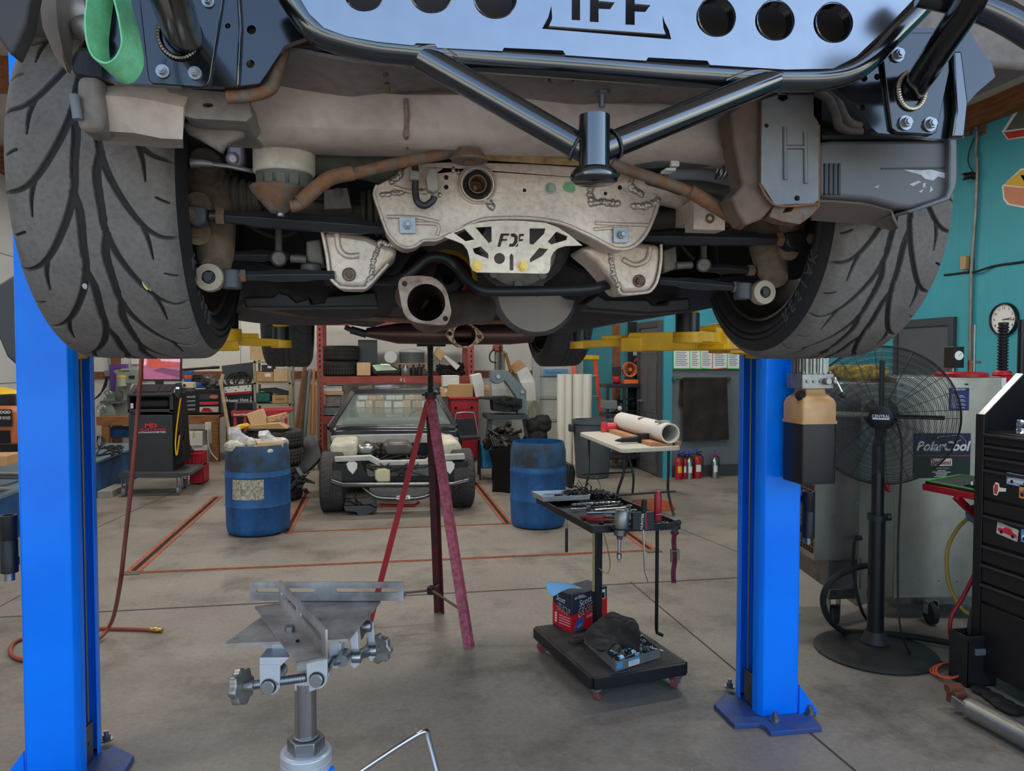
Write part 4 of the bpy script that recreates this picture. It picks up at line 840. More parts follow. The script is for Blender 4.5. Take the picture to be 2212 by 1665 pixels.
# two post lift
MX=.272
def mirx(x,s):return MX+s*(x-MX)
m_blued=mat('scuffed blue base',(44,82,150),.55,.1,.4,9,.2,50,col2=(70,84,120))
m_cable=mat('wire rope',(128,126,122),.5,.7,.3,200)
def post(s,label):
 t=thing('lift_post',label,'lift post',(mirx(1.745,s),3.09,0))
 H=3.7;x=lambda v:mirx(v,s)
 sec=[(1.655,2.985),(1.649,3.0),(1.649,3.035),(1.655,3.035),(1.656,3.004),(1.664,2.978),(1.83,2.978),(1.833,2.985),(1.833,3.195),(1.83,3.202),(1.664,3.202),(1.656,3.178),(1.655,3.15),(1.649,3.15),(1.649,3.185),(1.655,3.2),(1.664,3.21),(1.832,3.21),(1.841,3.2),(1.841,2.98),(1.832,2.97),(1.666,2.97)]
 M=MB();M.plate([(x(a),b)for a,b in sec],H,z0=.02);col=fw('column',M,m_blue,t,.004,seg=3)
 bp=[WZ(a,b,.02)for a,b in((1542,1520),(1569,1494),(1578,1500),(1588,1503),(1640,1490),(1720,1500),(1776,1571),(1665,1581),(1653,1567),(1640,1562),(1587,1565))]
 M=MB();M.plate([(x(p.x),p.y)for p in bp],.02);base=fw('base_plate',M,m_blued,t,.003)
 for a,b in((1.70,2.925),(1.885,2.955),(1.66,3.27)):
  M=MB();M.cyl((x(a),b,.02),(x(a),b,.026),.026,n=18);M.cyl((x(a),b,.026),(x(a),b,.045),.017,n=6);M.cyl((x(a),b,.045),(x(a),b,.06),.010,n=12);fw('anchor_bolt',M,m_zinc,base)
 M=MB();q=Matrix(((0,0,0,0),)*4);y=2.965
 v=[(x(1.84),y,.02),(x(1.93),y-.01,.02),(x(1.84),y,.15)];M.add([V(p)for p in v]+[V(p)+V((0,.012,0))for p in v],[(0,1,2),(5,4,3),(0,3,4,1),(1,4,5,2),(2,5,3,0)]);fw('gusset',M,m_blue,t)
 M=MB();M.bb((x(1.66),3.05,.03),(x(1.672),3.13,.17));M.cyl((x(1.68),3.09,.1),(x(1.71),3.09,.1),.05,n=20);M.cyl((x(1.656),3.09,.1),(x(1.66),3.09,.1),.008,n=10);fw('pulley_guard',M,m_dsteel,t,.002)
 M=MB();pts=[V((x(1.675),3.125,.15+i*.05))for i in range(0,70)];M.tube(pts,.0048,8);fw('cable',M,m_cable,t)
 M=MB();M.bb((x(1.60),3.02,1.62),(x(1.655),3.16,2.1));M.bb((x(1.66),3.01,1.6),(x(1.80),3.17,2.1));ca=fw('carriage',M,m_yellow,t,.006)
 M=MB();M.bb((x(1.50),2.98,1.625),(x(1.64),3.2,1.65));M.bb((x(1.50),2.98,1.74),(x(1.64),3.2,1.76));fw('carriage_plate',M,m_yellow,ca,.004)
 for(px_,py_,pv,ins)in((.975,3.52,(1.565,3.14),.40),(.97,2.22,(1.565,3.04),.52)):
  A=V((pv[0],pv[1],1.69));B=V((px_,py_,1.69));d=(B-A);L=d.length;d.normalize();A.x,B.x=x(A.x),x(B.x);d=(B-A).normalized();n_=V((-d.y,d.x,0))*.05
  e=A+d*(L*(1-ins*.75));M=MB()
  vs=[]
  for z,ex in((1.638,.0),(1.724,-.05)):
   for sg in(-1,1):vs+=[A+n_*sg*1.25+V((0,0,z-1.69)),e+d*(ex+.0)+n_*sg+V((0,0,z-1.69))]
  M.add(vs,[(0,1,3,2),(4,6,7,5),(0,4,5,1),(2,3,7,6),(0,2,6,4),(1,5,7,3)])
  g=e-d*.06;M.bar(g-d*.05+V((0,0,-.022)),g+d*.05+V((0,0,-.022)),.122,.068)
  arm=fw('swing_arm',M,m_yellow,ca,.004)
  M=MB();M.bar(e-d*.1+V((0,0,-.012)),B+d*.01+V((0,0,-.018)),.07,.034);M.bar(e-d*.1+V((0,0,.012)),e+d*.09+V((0,0,.012)),.07,.02);M.cyl(B+V((0,0,-.04)),B+V((0,0,-.005)),.046,n=24);fw('arm_extension',M,m_yellow,ca,.002)
  M=MB();M.cyl(B+V((0,0,-.005)),B+V((0,0,.055)),.038,n=22);fw('pad_stem',M,m_black,ca)
  M=MB().lathe([(.028,.05),(.034,.06),(.04,.068),(.055,.074),(.057,.082),(.03,.086),(0,.086)],Matrix.Translation(B),22);fw('pad_cup',M,m_yellow,ca)
 return t,x
lp,xf=post(1,'blue lift post on the right carrying the pump with its black and tan tank')
lq,_x=post(-1,'blue lift post in the left foreground, cut by the frame')
q=WY(1750,775,2.865);cx,cy=q.x,2.865
zz=lambda py:zof(py,cy-.07,1740)
m_tan=mat('oil stained tan tank',(206,164,112),.4,0,.3,6,col2=(176,124,72));m_btank=mat('black oil tank',(26,26,28),.35,0,.2,8)
def sq(w,z):return[V((cx+a,cy+b,z))for a,b in rrect(-w,-w,w,w,w*.14,3)]
def ringloft(rings,M):
 n=len(rings[0]);vs=[p for r in rings for p in r];fs=[(i*n+j,i*n+(j+1)%n,(i+1)*n+(j+1)%n,(i+1)*n+j)for i in range(len(rings)-1)for j in range(n)]
 return M.add(vs,fs+[tuple(range(n-1,-1,-1)),tuple((len(rings)-1)*n+j for j in range(n))])
w=.078
M=ringloft([sq(w*.98,zz(1046)),sq(w,zz(1038)),sq(w,zz(914))],MB());pu=fw('tank',M,m_btank,lp,smooth=50,label='black lower half of the pump tank')
M=ringloft([sq(w*1.05,zz(916)),sq(w*1.05,zz(910))],MB());ringloft([sq(w,zz(910)),sq(w,zz(872)),sq(w*.9,zz(862)),sq(w*.6,zz(850)),sq(w*.56,zz(840))],M);fw('tank_top',M,m_tan,pu,smooth=50,label='tan translucent upper half of the pump tank')
M=MB();a=V((cx-w*.55,cy-w*.4,zz(866)));M.cyl(a,a+V((-.03,-.012,.026)),.022,n=8);M.cyl(a+V((-.03,-.012,.026)),a+V((-.036,-.014,.03)),.018,n=10);fw('filler_cap',M,m_plast,pu,.002)
m_cast=mat('cast aluminium',(158,156,150),.42,.8,.3,20,.1)
M=MB();M.bb((cx-.072,cy-.06,zz(840)),(cx+.072,cy+.06,zz(808)))
for dx in(-.05,-.02,.01):M.cyl((cx+dx,cy-.062,zz(824)),(cx+dx,cy-.066,zz(824)),.006,n=10)
M.cyl((cx+.035,cy-.06,zz(824)),(cx+.035,cy-.085,zz(824)),.014,n=16);M.cyl((cx+.068,cy-.06,zz(824)),(cx+.068,cy-.08,zz(824)),.01,n=12)
for dx in(-.06,0,.06):M.cyl((cx+dx,cy-.05,zz(808)),(cx+dx,cy-.05,zz(802)),.007,n=8)
blk=fw('pump_block',M,m_cast,lp,.003)
M=MB();M.cyl((cx,cy,zz(808)),(cx,cy,zz(700)),.062,n=40)
for k in range(30):a=2*PI*k/30;M.box((.066*math.cos(a),.066*math.sin(a),0),(.012,.006,zz(700)-zz(808)),M=Matrix.Translation((cx,cy,(zz(808)+zz(700))/2))@Matrix.Rotation(a,4,'Z')@Matrix.Rotation(-a,4,'Z'))if k%2 else M.cyl((cx+.066*math.cos(a),cy+.066*math.sin(a),zz(806)),(cx+.066*math.cos(a),cy+.066*math.sin(a),zz(700)),.005,n=6)
fw('motor',M,m_cast,lp)
M=MB();a=V((cx+.07,cy-.07,zz(815)));b=V((cx+.095,cy-.09,zz(850)));M.cyl(a,b,.0045,n=10);lv=fw('valve_lever',M,m_chrome,blk)
fw('lever_knob',MB().sph(b-V((0,0,.006)),.0145),m_plast,blk)
fw('mount_bracket',MB().bb((cx-.05,cy+.055,zz(830)),(cx+.05,2.972,zz(790))),m_blue,lp,.002)
def adaptor(loc,label):
 t=thing('height_adaptor',label,'adaptor',loc,0,'lift pad height adaptors')
 M=MB().lathe([(.019,.215),(.029,.215),(.029,.125),(.0275,.123),(.0275,.121),(.029,.119),(.029,.0),(.019,0)],None,26);M.lathe([(.019,.215),(.019,.10)],None,20);fin('sleeve',M,m_blkstl,t,.0015)
 fin('pin',MB().cyl((0,0,.0),(0,0,-.03),.017,n=18),m_zinc,t);fin('hook_strap',MB().bb((-.02,.028,.02),(.02,.034,.05)).bb((-.10,.026,.16),(.02,.032,.19)),m_blkstl,t);return t
q=WY(21,1236,3.02);adaptor(q,'black steel height adaptor hung on the outside of the left lift post')
q=WY(1744,1160,3.1);q.x=1.955;adaptor(q,'black steel height adaptor hung on the outside of the right lift post')
M=MB();M.px([(-30,615),(0,612),(38,588),(60,600),(60,780),(34,788),(14,770),(-20,690)],3.6,3.85);o=fw('wall_cabinet',M,mat('charcoal plastic case',(58,58,60),.5,0,.15),None,.01);tag(o,'charcoal plastic case hanging half hidden behind the left lift post','case')
# floor rails of the frame rack
m_orange=mat('orange rail paint',(184,92,54),.65,.1,.35,22,.3,60,col2=(112,76,56))
def rail(label,a,b,w=.075,slot=True):
 p,q=WZ(*a),WZ(*b);t=thing('floor_rail',label,'floor rail',(p+q)/2,0,'orange rails let into the floor')
 d=(q-p).normalized();n=V((-d.y,d.x,0));M=MB()
 for s in(-1,1):M.bar(p+n*s*w*.34+V((0,0,.002)),q+n*s*w*.34+V((0,0,.002)),w*.32,.005)
 fw('rail_lip',M,m_orange,t);fw('slot',MB().bar(p+V((0,0,.001)),q+V((0,0,.001)),w*.36,.003),m_dark,t)
 return t
rail('orange slotted floor rail running from the blue drum towards the left front corner',(283,1238),(470,1073),.11)
rail('thin orange floor rail crossing the bay in front of the drums',(300,1237),(1408,1189),.045)
rail('orange slotted floor rail beside the left front tyre of the stripped car',(618,1152),(664,1062),.10)
rail('orange slotted floor rail beside the right front tyre of the stripped car',(1098,1132),(1026,1042),.10)
rail('orange slotted floor rail under the tool cart',(1412,1192),(1340,1140),.11)
rail('thin orange floor rail in front of the stripped car',(612,1150),(1100,1131),.03)
for a,l in(((285,1238),'rusty corner plate where the left floor rails meet'),((1411,1190),'rusty corner plate where the right floor rails meet')):
 p=WZ(*a);o=fin('corner_plate',MB().box((0,0,.003),(.13,.1,.006)),m_rust,None,.001,loc=p);tag(o,l,'plate')
# red screw jack tripod
m_redr=mat('chipped red paint',(160,26,38),.5,0,.3,30,.2,90,col2=(128,62,58),th=(.5,.72))
m_pinkr=mat('faded pink red paint',(178,84,104),.55,0,.3,40,.3,110,col2=(140,60,70),th=(.4,.62))
c0=WZ(935,1345);st=thing('tripod_screw_stand','tall red tripod screw stand propping the raised car','jack stand',c0)
D0=_F.dot(c0-CAM);top=WD(930,868,D0);ax=V((top.x,top.y,0))
M=MB();M.cyl(ax+V((0,0,zof(885,top.y,930))),ax+V((0,0,zof(850,top.y,930))),.03,.026,20);M.torus((0,0,0),.03,.006,Matrix.Translation(ax+V((0,0,zof(860,top.y,930)))),20);fw('collar',M,m_redr,st)
M=MB();zb,zt=zof(938,top.y,930),zof(748,top.y,930);pr=[(0,zb)];k=0;z=zb
while z<zt:pr+=[(.0155,z),(.0195,z+.004),(.0195,z+.007),(.0155,z+.011)];z+=.013
pr+=[(0,z)];M.lathe(pr,Matrix.Translation(ax),16);fw('screw',M,m_blkstl,st)
M=MB();M.cyl(ax+V((0,0,zof(858,top.y,930))),ax+V((0,0,zof(846,top.y,930))),.034,n=6);M.bar(ax+V((-.05,0,zof(852,top.y,930))),ax+V((.06,.02,zof(850,top.y,930))),.016,.016);fw('screw_nut',M,m_blkstl,st,.002)
M=MB();M.bb((ax.x-.08,ax.y-.045,zt),(ax.x+.09,ax.y+.045,zt+.028))
for k in range(10):M.bb((ax.x-.078+k*.0172,ax.y-.05,zt+.002),(ax.x-.07+k*.0172,ax.y+.05,zt+.026))
fw('saddle',M,m_rubber,st,.002)
feet=[(WZ(792,1352),m_redr),(WZ(952,1322),mat('dark red paint',(96,20,28),.5,0,.3,30,.2,90,col2=(50,34,34))),(WZ(1018,1399),m_pinkr)]
for f,mm in feet:
 a=ax+V((0,0,zof(866,top.y,930)));dr=(f-V((ax.x,ax.y,0))).normalized();a=a+dr*.03
 d=(f-a).normalized();side=d.cross(V((0,0,1))).normalized();out=side.cross(d);M=MB()
 for w_,o_ in((side,out),(-side,out)):
  M.add([a,a+w_*.034-o_*.026,f+w_*.034-o_*.026,f,a+o_*.004,a+w_*.034-o_*.022,f+w_*.034-o_*.022,f+o_*.004],[(0,1,2,3),(7,6,5,4),(0,4,5,1),(2,6,7,3),(1,5,6,2),(0,3,7,4)])
 fw('leg',M,mm,st,smooth=20)
 hub=ax+V((0,0,zof(1275,top.y,922)));p=a+(f-a)*((a.z-hub.z)/(a.z-f.z))-out*.02
 fw('brace_rod',MB().cyl(hub+V((dr.x,dr.y,0))*.02,p,.008,n=8),m_rust,st)
fw('brace_hub',MB().lathe([(.016,-.022),(.026,-.022),(.026,.024),(.016,.024)],Matrix.Translation(hub),20,closed=True),m_blkstl,st)
# transmission jack in the foreground
Dj=1.68
c0=WD(661,1600,Dj);c0.z=0;tj=thing('transmission_jack','silver transmission jack with an angle iron cradle on top','jack',c0)
m_ram=mat('polished ram',(190,186,182),.18,1,.06,30);m_sil=mat('silver paint',(196,198,200),.38,.4,.15,12)
X_,Y_=c0.x,c0.y;zj=lambda py:WD(661,py,Dj).z;uj=Dj/FPX
M=MB();M.cyl((X_,Y_,zj(1605)),(X_,Y_,zj(1470)),23*uj,n=40);fw('ram',M,m_ram,tj,smooth=60)
M=MB().lathe([(0,zj(1665)-.5),(54*uj,zj(1665)-.5),(54*uj,zj(1640)),(52*uj,zj(1640)),(52*uj,zj(1637)),(54*uj,zj(1637)),(54*uj,zj(1622)),(49*uj,zj(1617)),(0,zj(1617))],Matrix.Translation((X_,Y_,0)),44);fw('cylinder',M,m_sil,tj,.001)
M=MB();M.cyl((X_,Y_,zj(1620)),(X_,Y_,zj(1590)),40*uj,n=6);M.cyl((X_,Y_,zj(1590)),(X_,Y_,zj(1584)),28*uj,n=30);fw('gland_nut',M,m_zinc,tj,.002)
M=MB()
for a in(0.4,0.4+PI/2,.4+PI,.4+1.5*PI):
 e=V((X_+.42*math.cos(a),Y_+.42*math.sin(a),.09));M.bar((X_,Y_,.16),e,.06,.05);M.cyl(e-V((0,.02,.04)),e+V((0,.02,-.04)),.045,n=20)
M.cyl((X_,Y_,.1),(X_,Y_,zj(1665)-.4),.07,n=28);fw('base',M,m_blue,tj,.004)
M=MB();M.bar(V((X_+50*uj,Y_-.02,zj(1655))),V((X_+56*uj,Y_-.02,zj(1690))),.02,.02);fw('blue_lug',M,m_blue,tj,.002)
ZP=1.005
m_raw=mat('mill scale steel',(176,170,164),.5,.3,.4,10,.1,70,col2=(112,104,97))
pl4=[WZ(a,b,ZP)for a,b in((484,1390),(752,1380),(822,1297),(612,1297))]
M=MB().plate([(p.x,p.y)for p in pl4],.006,None,[circ(WZ(a,b,ZP).x,WZ(a,b,ZP).y,.006,12)for a,b in((511,1379),(741,1368),(722,1305),(688,1338),(580,1343))],ZP-.006)
fw('top_plate',M,m_raw,tj,.0008)
def angle(p0,p1,hw,vh,slots,name,th=.0045):
 """angle iron: vertical flange with long slots plus horizontal flange towards the viewer"""
 p0,p1=V(p0),V(p1);L=(p1-p0).length;Mx=BM(p0,p1-p0,(0,0,1));M=MB()
 sl=[]
 for a,b in slots:r=vh*.11;c=vh*.56;sl.append([(q[0],q[1])for q in rrect(a*L,c-r,b*L,c+r,r*.98,4)])
 M.plate(rrect(0,0,L,vh,.002,2),th,Mx,sl,-th/2)
 M.add(*(lambda v:(v,[(0,2,3,1),(4,5,7,6),(0,1,5,4),(2,6,7,3),(0,4,6,2),(1,3,7,5)]))([Mx@V((x,y,z))for z in(0,hw)for y in(0,th)for x in(0,L)]))
 return fw(name,M,m_raw,tj,.0006)
zb=ZP+.002;y0=WZ(706,1297,zb).y
p0=WZ(541,1297,zb);p1=WZ(872,1297,zb);
angle(p0,p1,-.05,(1297-1256)*_F.dot(p0-CAM)/FPX,((.04,.42),(.56,.97)),'rear_angle')
q0=WZ(604,1305,zb);q1=WZ(706,1424,zb)
angle(q0,q1,.058,.060,((.06,.42),(.50,.93)),'front_angle')
M=MB();q=WZ(626,1364,zb+.004);M.cyl(q,q+V((0,0,.012)),.011,n=6);fw('bolt',M,m_zinc,tj)
M=MB();q=WZ(643,1386,zb+.005);M.cyl(q,q+V((0,0,.004)),.004,n=6);fw('bolt',M,m_dark,tj)
def W(px,py,d=Dj):return WD(px,py,d)
def tab(pts,d,th,name,mt=None):
 M=MB();A=W(*pts[0],d);lo=[W(a,b,d)for a,b in pts];M.plate([((p-A).dot(_R),p.z-A.z)for p in lo],th,BM(A,_R,(0,0,1)),z0=-th);return fw(name,M,mt or m_sil,tj,.0012)
def lug(cx,top,w,cy,d,th=.008,name='pivot_lug'):
 r=w/2;tab([(cx-r,top),(cx+r,top)]+[(cx+r*math.cos(a),cy+r*math.sin(a))for a in[PI*i/10 for i in range(11)]],d,th,name)
lug(582,1436,44,1480,1.55);lug(684,1424,45,1467,1.55);tab([(560,1420),(625,1420),(605,1440),(560,1438)],1.552,.05,'bracket')
tab([(586,1388),(618,1386),(620,1425),(588,1425)],1.60,.03,'bracket');tab([(566,1390),(590,1390),(590,1402),(566,1402)],1.62,.03,'bracket')
for a,b in((580,1483),(684,1468)):
 q=W(a,b,1.548);M=MB();M.cyl(q+_F0*.09,q-_F0*.008,14.5*1.55/FPX,n=28);pn=fw('pivot_pin',M,m_steel,tj,.001)
 M=MB();M.torus((0,0,0),15.2*1.55/FPX,.0014,BM(q,_R,(0,0,1)),24);fw('snap_ring',M,m_blkstl,pn)
M=MB();a,b=W(540,1480,1.56),W(662,1463,1.56);M.cyl(a,b,.0085,n=18)
for i in range(22):u=i/22;M.cyl(a+(b-a)*u,a+(b-a)*(u+.02),.0095,n=16)
fw('tilt_screw',M,m_zinc,tj)
def star(c,axis,R_,name='star_knob'):
 n=8;pts=[]
 for i in range(n*6):t=2*PI*i/(n*6);pts.append(((R_*(1+.09*math.cos(n*t)))*math.cos(t),(R_*(1+.09*math.cos(n*t)))*math.sin(t)))
 M=MB();Mx=Matrix.Translation(c)@frame(axis).to_4x4();M.plate(pts,.018,Mx,z0=-.009);M.cyl(Mx@V((0,0,.008)),Mx@V((0,0,.03)),.011,n=6);return fw(name,M,m_cast,tj,.003)
star(W(521,1482,1.56),(W(662,1463,1.56)-W(540,1480,1.56)).normalized()-_F0*.2,.036)
star(W(818,1400,1.80),-_F0+_R*-.35,.034)
tab([(711,1382),(722,1380),(736,1392),(736,1430),(726,1447),(714,1440)],1.64,.035,'bracket');tab([(756,1372),(772,1362),(776,1436),(765,1446),(756,1438)],1.66,.01,'bracket');tab([(794,1360),(806,1342),(810,1420),(802,1430),(795,1424)],1.74,.01,'bracket');tab([(776,1352),(800,1320),(800,1352),(780,1384)],1.72,.01,'bracket',m_dsteel)
M=MB();a,b=W(722,1426,1.62),W(806,1402,1.76);M.cyl(W(738,1424,1.62),a,.012,n=18);M.cyl(W(740,1424,1.62)-_F0*.01,W(740,1424,1.62)+_F0*.03,.014,n=8);M.cyl(W(770,1416,1.68),W(795,1406,1.73),.012,n=18);fw('tilt_screw',M,m_zinc,tj)
for a,b,d in((769,1418,1.655),(803,1404,1.73),(791,1352,1.72)):
 q=W(a,b,d);M=MB().cyl(q+_R*.012,q-_R*.008,.0135,n=22);fw('pivot_pin',M,m_steel,tj,.001)
tab([(634,1470),(650,1462),(682,1470),(682,1490),(664,1496),(636,1492)],1.655,.06,'head_block');tab([(640,1400),(700,1400),(712,1462),(690,1462),(640,1450)],1.69,.03,'head_block')
M=MB();q=WD(918,1580,1.45);M.tube(spl([WD(760,1679,1.45),WD(870,1606,1.45),q,WD(926,1596,1.44),WD(948,1680,1.40)],5),.0052,14);fw('release_handle',M,m_chrome,tj,smooth=60)
# rolling tool cart
A0,B0,C0=WZ(1281,1462,.13),WZ(1479,1430,.13),WZ(1158,1354,.13)
def cp(u,v,z):p=A0+(B0-A0)*u+(C0-A0)*v;return V((p.x,p.y,z))
cart=thing('tool_cart','black rolling tool cart with an upper tray and a low wheeled base','cart',cp(.5,.5,0))
m_mat=mat('speckled rubber mat',(74,68,64),.8,0,.35,60,.3,200);m_blk2=mat('scuffed black steel',(30,31,34),.45,.2,.35,14,.1)
e=(B0-A0).normalized();f_=(C0-A0).normalized()
M=MB()
for a,b in((cp(0,0,.1),cp(1,0,.1)),(cp(0,1,.1),cp(1,1,.1)),(cp(0,0,.1),cp(0,1,.1)),(cp(1,0,.1),cp(1,1,.1))):M.bar(a,b,.035,.056)
fw('base_frame',M,m_blk2,cart,.003)
M=MB().add([cp(0,0,.122),cp(1,0,.122),cp(1,1,.122),cp(0,1,.122),cp(0,0,.131),cp(1,0,.131),cp(1,1,.131),cp(0,1,.131)],[(3,2,1,0),(4,5,6,7),(0,1,5,4),(1,2,6,5),(2,3,7,6),(3,0,4,7)]);fw('base_deck',M,m_mat,cart,.002)
m_cred=mat('red caster tread',(142,74,72),.6,0,.3,30)
for u,v in((.06,.04),(.95,.05),(.07,.93),(.93,.93)):
 q=cp(u,v,0);M=MB();M.cyl(q+V((0,0,.056)),q+V((0,0,.07)),.034,n=18);dd=V((R.uniform(-1,1),R.uniform(-1,1),0)).normalized();sd=V((-dd.y,dd.x,0))
 for s in(-1,1):M.bar(q+sd*s*.015+V((0,0,.06)),q+sd*s*.015+dd*.018+V((0,0,.03)),.004,.03,sd)
 cf=fw('caster',M,m_zinc,cart,.001)
 M=MB();w=q+dd*.018+V((0,0,.031));M.rod(w-sd*.011,w+sd*.011,[(0,0),(.022,0),(.03,.002),(.031,.011),(.03,.02),(.022,.022),(0,.022)],24);fw('wheel',M,m_cred,cf)
TA,TB,TC=WZ(1279,1137,.81),WZ(1469,1129,.81),WZ(1159,1073,.81)
def tp(u,v,z=0):p=TA+(TB-TA)*u+(TC-TA)*v;return V((p.x,p.y,.81+z))
te=(TB-TA).normalized();tf=(TC-TA).normalized()
M=MB().add([tp(0,0,-.03),tp(1,0,-.03),tp(1,1,-.03),tp(0,1,-.03),tp(0,0,-.022),tp(1,0,-.022),tp(1,1,-.022),tp(0,1,-.022)],[(3,2,1,0),(4,5,6,7),(0,1,5,4),(1,2,6,5),(2,3,7,6),(3,0,4,7)])
for a,b in(((0,0),(1,0)),((0,1),(1,1)),((0,0),(0,1)),((1,0),(1,1))):M.bar(tp(*a,-.015),tp(*b,-.015),.006,.034)
fw('tray',M,m_blk2,cart,.001)
p0=WZ(1290,1366,.131);D_=_F.dot(p0-CAM);M=MB();M.bar(p0,V((p0.x,p0.y,.785)),.040,.040,e);fw('post',M,m_blk2,cart,.003)
M=MB();M.bar(V((p0.x-.0225,p0.y-.012,.36)),V((p0.x-.0225,p0.y-.012,.77)),.003,.02,e);fw('paper_ruler',M,mat('stained paper strip',(176,152,96),.8,0,.3,30),cart)
r0=WZ(1418,1372,.135);M=MB();M.tube([V((r0.x,r0.y,.79)),V((r0.x,r0.y,.17)),V((r0.x+.003,r0.y,.15)),V((r0.x+.03,r0.y-.02,.139))],.0095,12);fw('support_rod',M,m_blk2,cart)
M=MB();M.tube(spl([V((p0.x+.01,p0.y-.025,.75)),V((p0.x+.03,p0.y-.03,.66)),V((p0.x+.06,p0.y-.03,.52)),V((p0.x+.045,p0.y-.03,.46)),V((p0.x-.005,p0.y-.03,.49))],6),.003,8)
o=fw('wire_hook',M,m_brass,None);tag(o,'bent brass wire hook hung on the cart post','hook')
m_tool=mat('worn chrome tool',(186,186,184),.25,1,.2,40)
zt=-.0215
def wrench(name,u0,v0,u1,v1,w,label,mt=m_tool,head='open'):
 a,b=tp(u0,v0),tp(u1,v1);c=(a+b)/2;L=(b-a).length;rz=math.atan2(b.y-a.y,b.x-a.x)
 t=thing(name,label,'wrench' if 'wrench' in name else 'tool',V((c.x,c.y,.81+zt)),rz)
 if head=='ratchet':
  fin('shaft',MB().cyl((-L/2,0,.012),(L*.30,0,.012),w*.32,n=12).cyl((-L/2,0,.012),(-L*.2,0,.012),w*.5,n=14),mt,t,.001)
  fin('ratchet_head',MB().cyl((L*.37,0,.003),(L*.37,0,.024),w*.95,n=20).bb((L*.27,-w*.4,.006),(L*.35,w*.4,.02)),mt,t,.001)
 else:
  fin('shaft',MB().bb((-L*.42,-w*.28,.001),(L*.42,w*.28,.008)),mt,t,.0015)
  fin('box_end',MB().lathe([(w*.42,.0),(w*.8,.0),(w*.8,.012),(w*.42,.012)],TM((L*.45,0,0)),18,closed=True),mt,t)
  pts=[(-.9,-.3),(-.4,-.95),(.7,-.95),(1,-.4),(.1,-.4),(-.05,0),(.1,.4),(1,.4),(.7,.95),(-.4,.95),(-.9,.3)]
  fin('open_end',MB().plate([(-L*.46-a*w,b*w)for a,b in pts],.009),mt,t)
 return t
wrench('ratchet',.42,.52,.98,.58,.016,'long chrome ratchet nearest the socket row on the cart tray',head='ratchet')
wrench('ratchet',.26,.44,.92,.42,.017,'chrome ratchet lying behind the red pliers on the cart tray',head='ratchet')
wrench('breaker_bar',.16,.58,.44,.60,.014,'short chrome breaker bar at the left of the cart tray',head='ratchet')
wrench('combination_wrench',.14,.30,.62,.34,.012,'chrome combination wrench in front of the ratchets on the cart tray')
wrench('combination_wrench',.36,.10,.66,.34,.011,'chrome combination wrench lying slanted by the impact wrench')
wrench('combination_wrench',.22,.16,.58,.42,.010,'dark combination wrench under the slanted chrome one',m_blkstl)
wrench('combination_wrench',.50,.66,.95,.72,.010,'slim combination wrench lying along the back of the cart tray')
def pliers(u,v,rz,label,mh,grp=None):
 q=tp(u,v);t=thing('pliers',label,'pliers',V((q.x,q.y,.81+zt)),rz,grp)
 for s in(-1,1):fin('handle',MB().tube(spl([(0,0,.008),(-.04,s*.012,.008),(-.09,s*.02,.008),(-.13,s*.016,.008)],4),[.004,.005,.0055,.006,.0065,.0065,.007,.007,.007,.0065,.006,.0055,.004][:13],10),mh,t)
 fin('jaw',MB().plate([(0,-.01),(.03,-.01),(.055,-.004),(.055,.004),(.03,.01),(0,.01)],.012,TM((0,0,.002))),m_dsteel,t,.001);return t
m_rh=mat('red rubber grip',(150,24,34),.5,0,.2,30)
rzb=math.atan2(te.y,te.x)
pliers(.42,.22,rzb-.25,'red handled pliers at the front of the cart tray',m_rh);pliers(.40,.32,rzb-.1,'red handled pliers behind the front pair on the cart tray',m_rh);pliers(.66,.17,rzb+2.4,'black handled pliers beside the impact wrench on the cart tray',m_plast)
sk=None
for i in range(9):
 q=tp(.30+.075*i,.70+.004*i);loc=V((q.x,q.y,.81+zt+.0125));ang=rzb-.9
 if sk is None:
  M=MB();M.rod((-.016,0,0),(.016,0,0),[(.006,0),(.0085,0),(.0088,.012),(.0125,.016),(.0125,.032),(.008,.032),(.008,.02),(.006,.02)],18);sk=fin('socket',M,m_tool,None,loc=loc,rz=ang);tag(sk,'chrome socket lying in the row at the middle of the cart tray','socket','row of sockets on the cart tray')
 else:dup(sk,loc,ang+R.uniform(-.2,.2))
t=thing('metal_pan','shallow silver pan resting on the back left edge of the cart tray','pan',tp(.30,.92,.004));Q=[(-.06,.78),(.58,.80),(.58,1.03),(-.06,1.01)]
M=MB();lo=[tp(u*.96+.01,v*.98+.015,.004)for u,v in Q];hi=[tp(u,v,.032)for u,v in Q];lo2=[p+V((0,0,.003))for p in lo];ce=sum(hi,V())/4;hi2=[ce+(p-ce)*.985 for p in hi]
M.add(lo+hi+lo2+hi2,[(3,2,1,0),(8,9,10,11)]+[(i,(i+1)%4,4+(i+1)%4,4+i)for i in range(4)]+[(8+i,12+i,12+(i+1)%4,8+(i+1)%4)for i in range(4)]+[(4+i,4+(i+1)%4,12+(i+1)%4,12+i)for i in range(4)]);fw('pan_body',M,m_steel,t,.001)
M=MB()
for k in range(90):q=tp(R.gauss(.47,.06),R.gauss(.92,.05),R.uniform(.01,.035));d=V((R.uniform(-1,1),R.uniform(-1,1),R.uniform(-.5,.5))).normalized()*R.uniform(.006,.016);M.cyl(q-d,q+d,R.uniform(.002,.005),n=7)
o=fw('loose_fittings',M,m_blkstl,None);tag(o,'heap of small black fittings at the right end of the silver pan','fittings',kind='stuff')
q=tp(.18,.90,.012);o=fw('socket',MB().rod(q,q+te*.045+V((0,0,.0)),[(.01,0),(.016,0),(.016,.03),(.012,.034),(.012,.045),(.008,.045),(.008,.02),(.01,.01)],20),m_blkstl,None);tag(o,'black impact socket lying alone in the silver pan','socket')
M=MB()
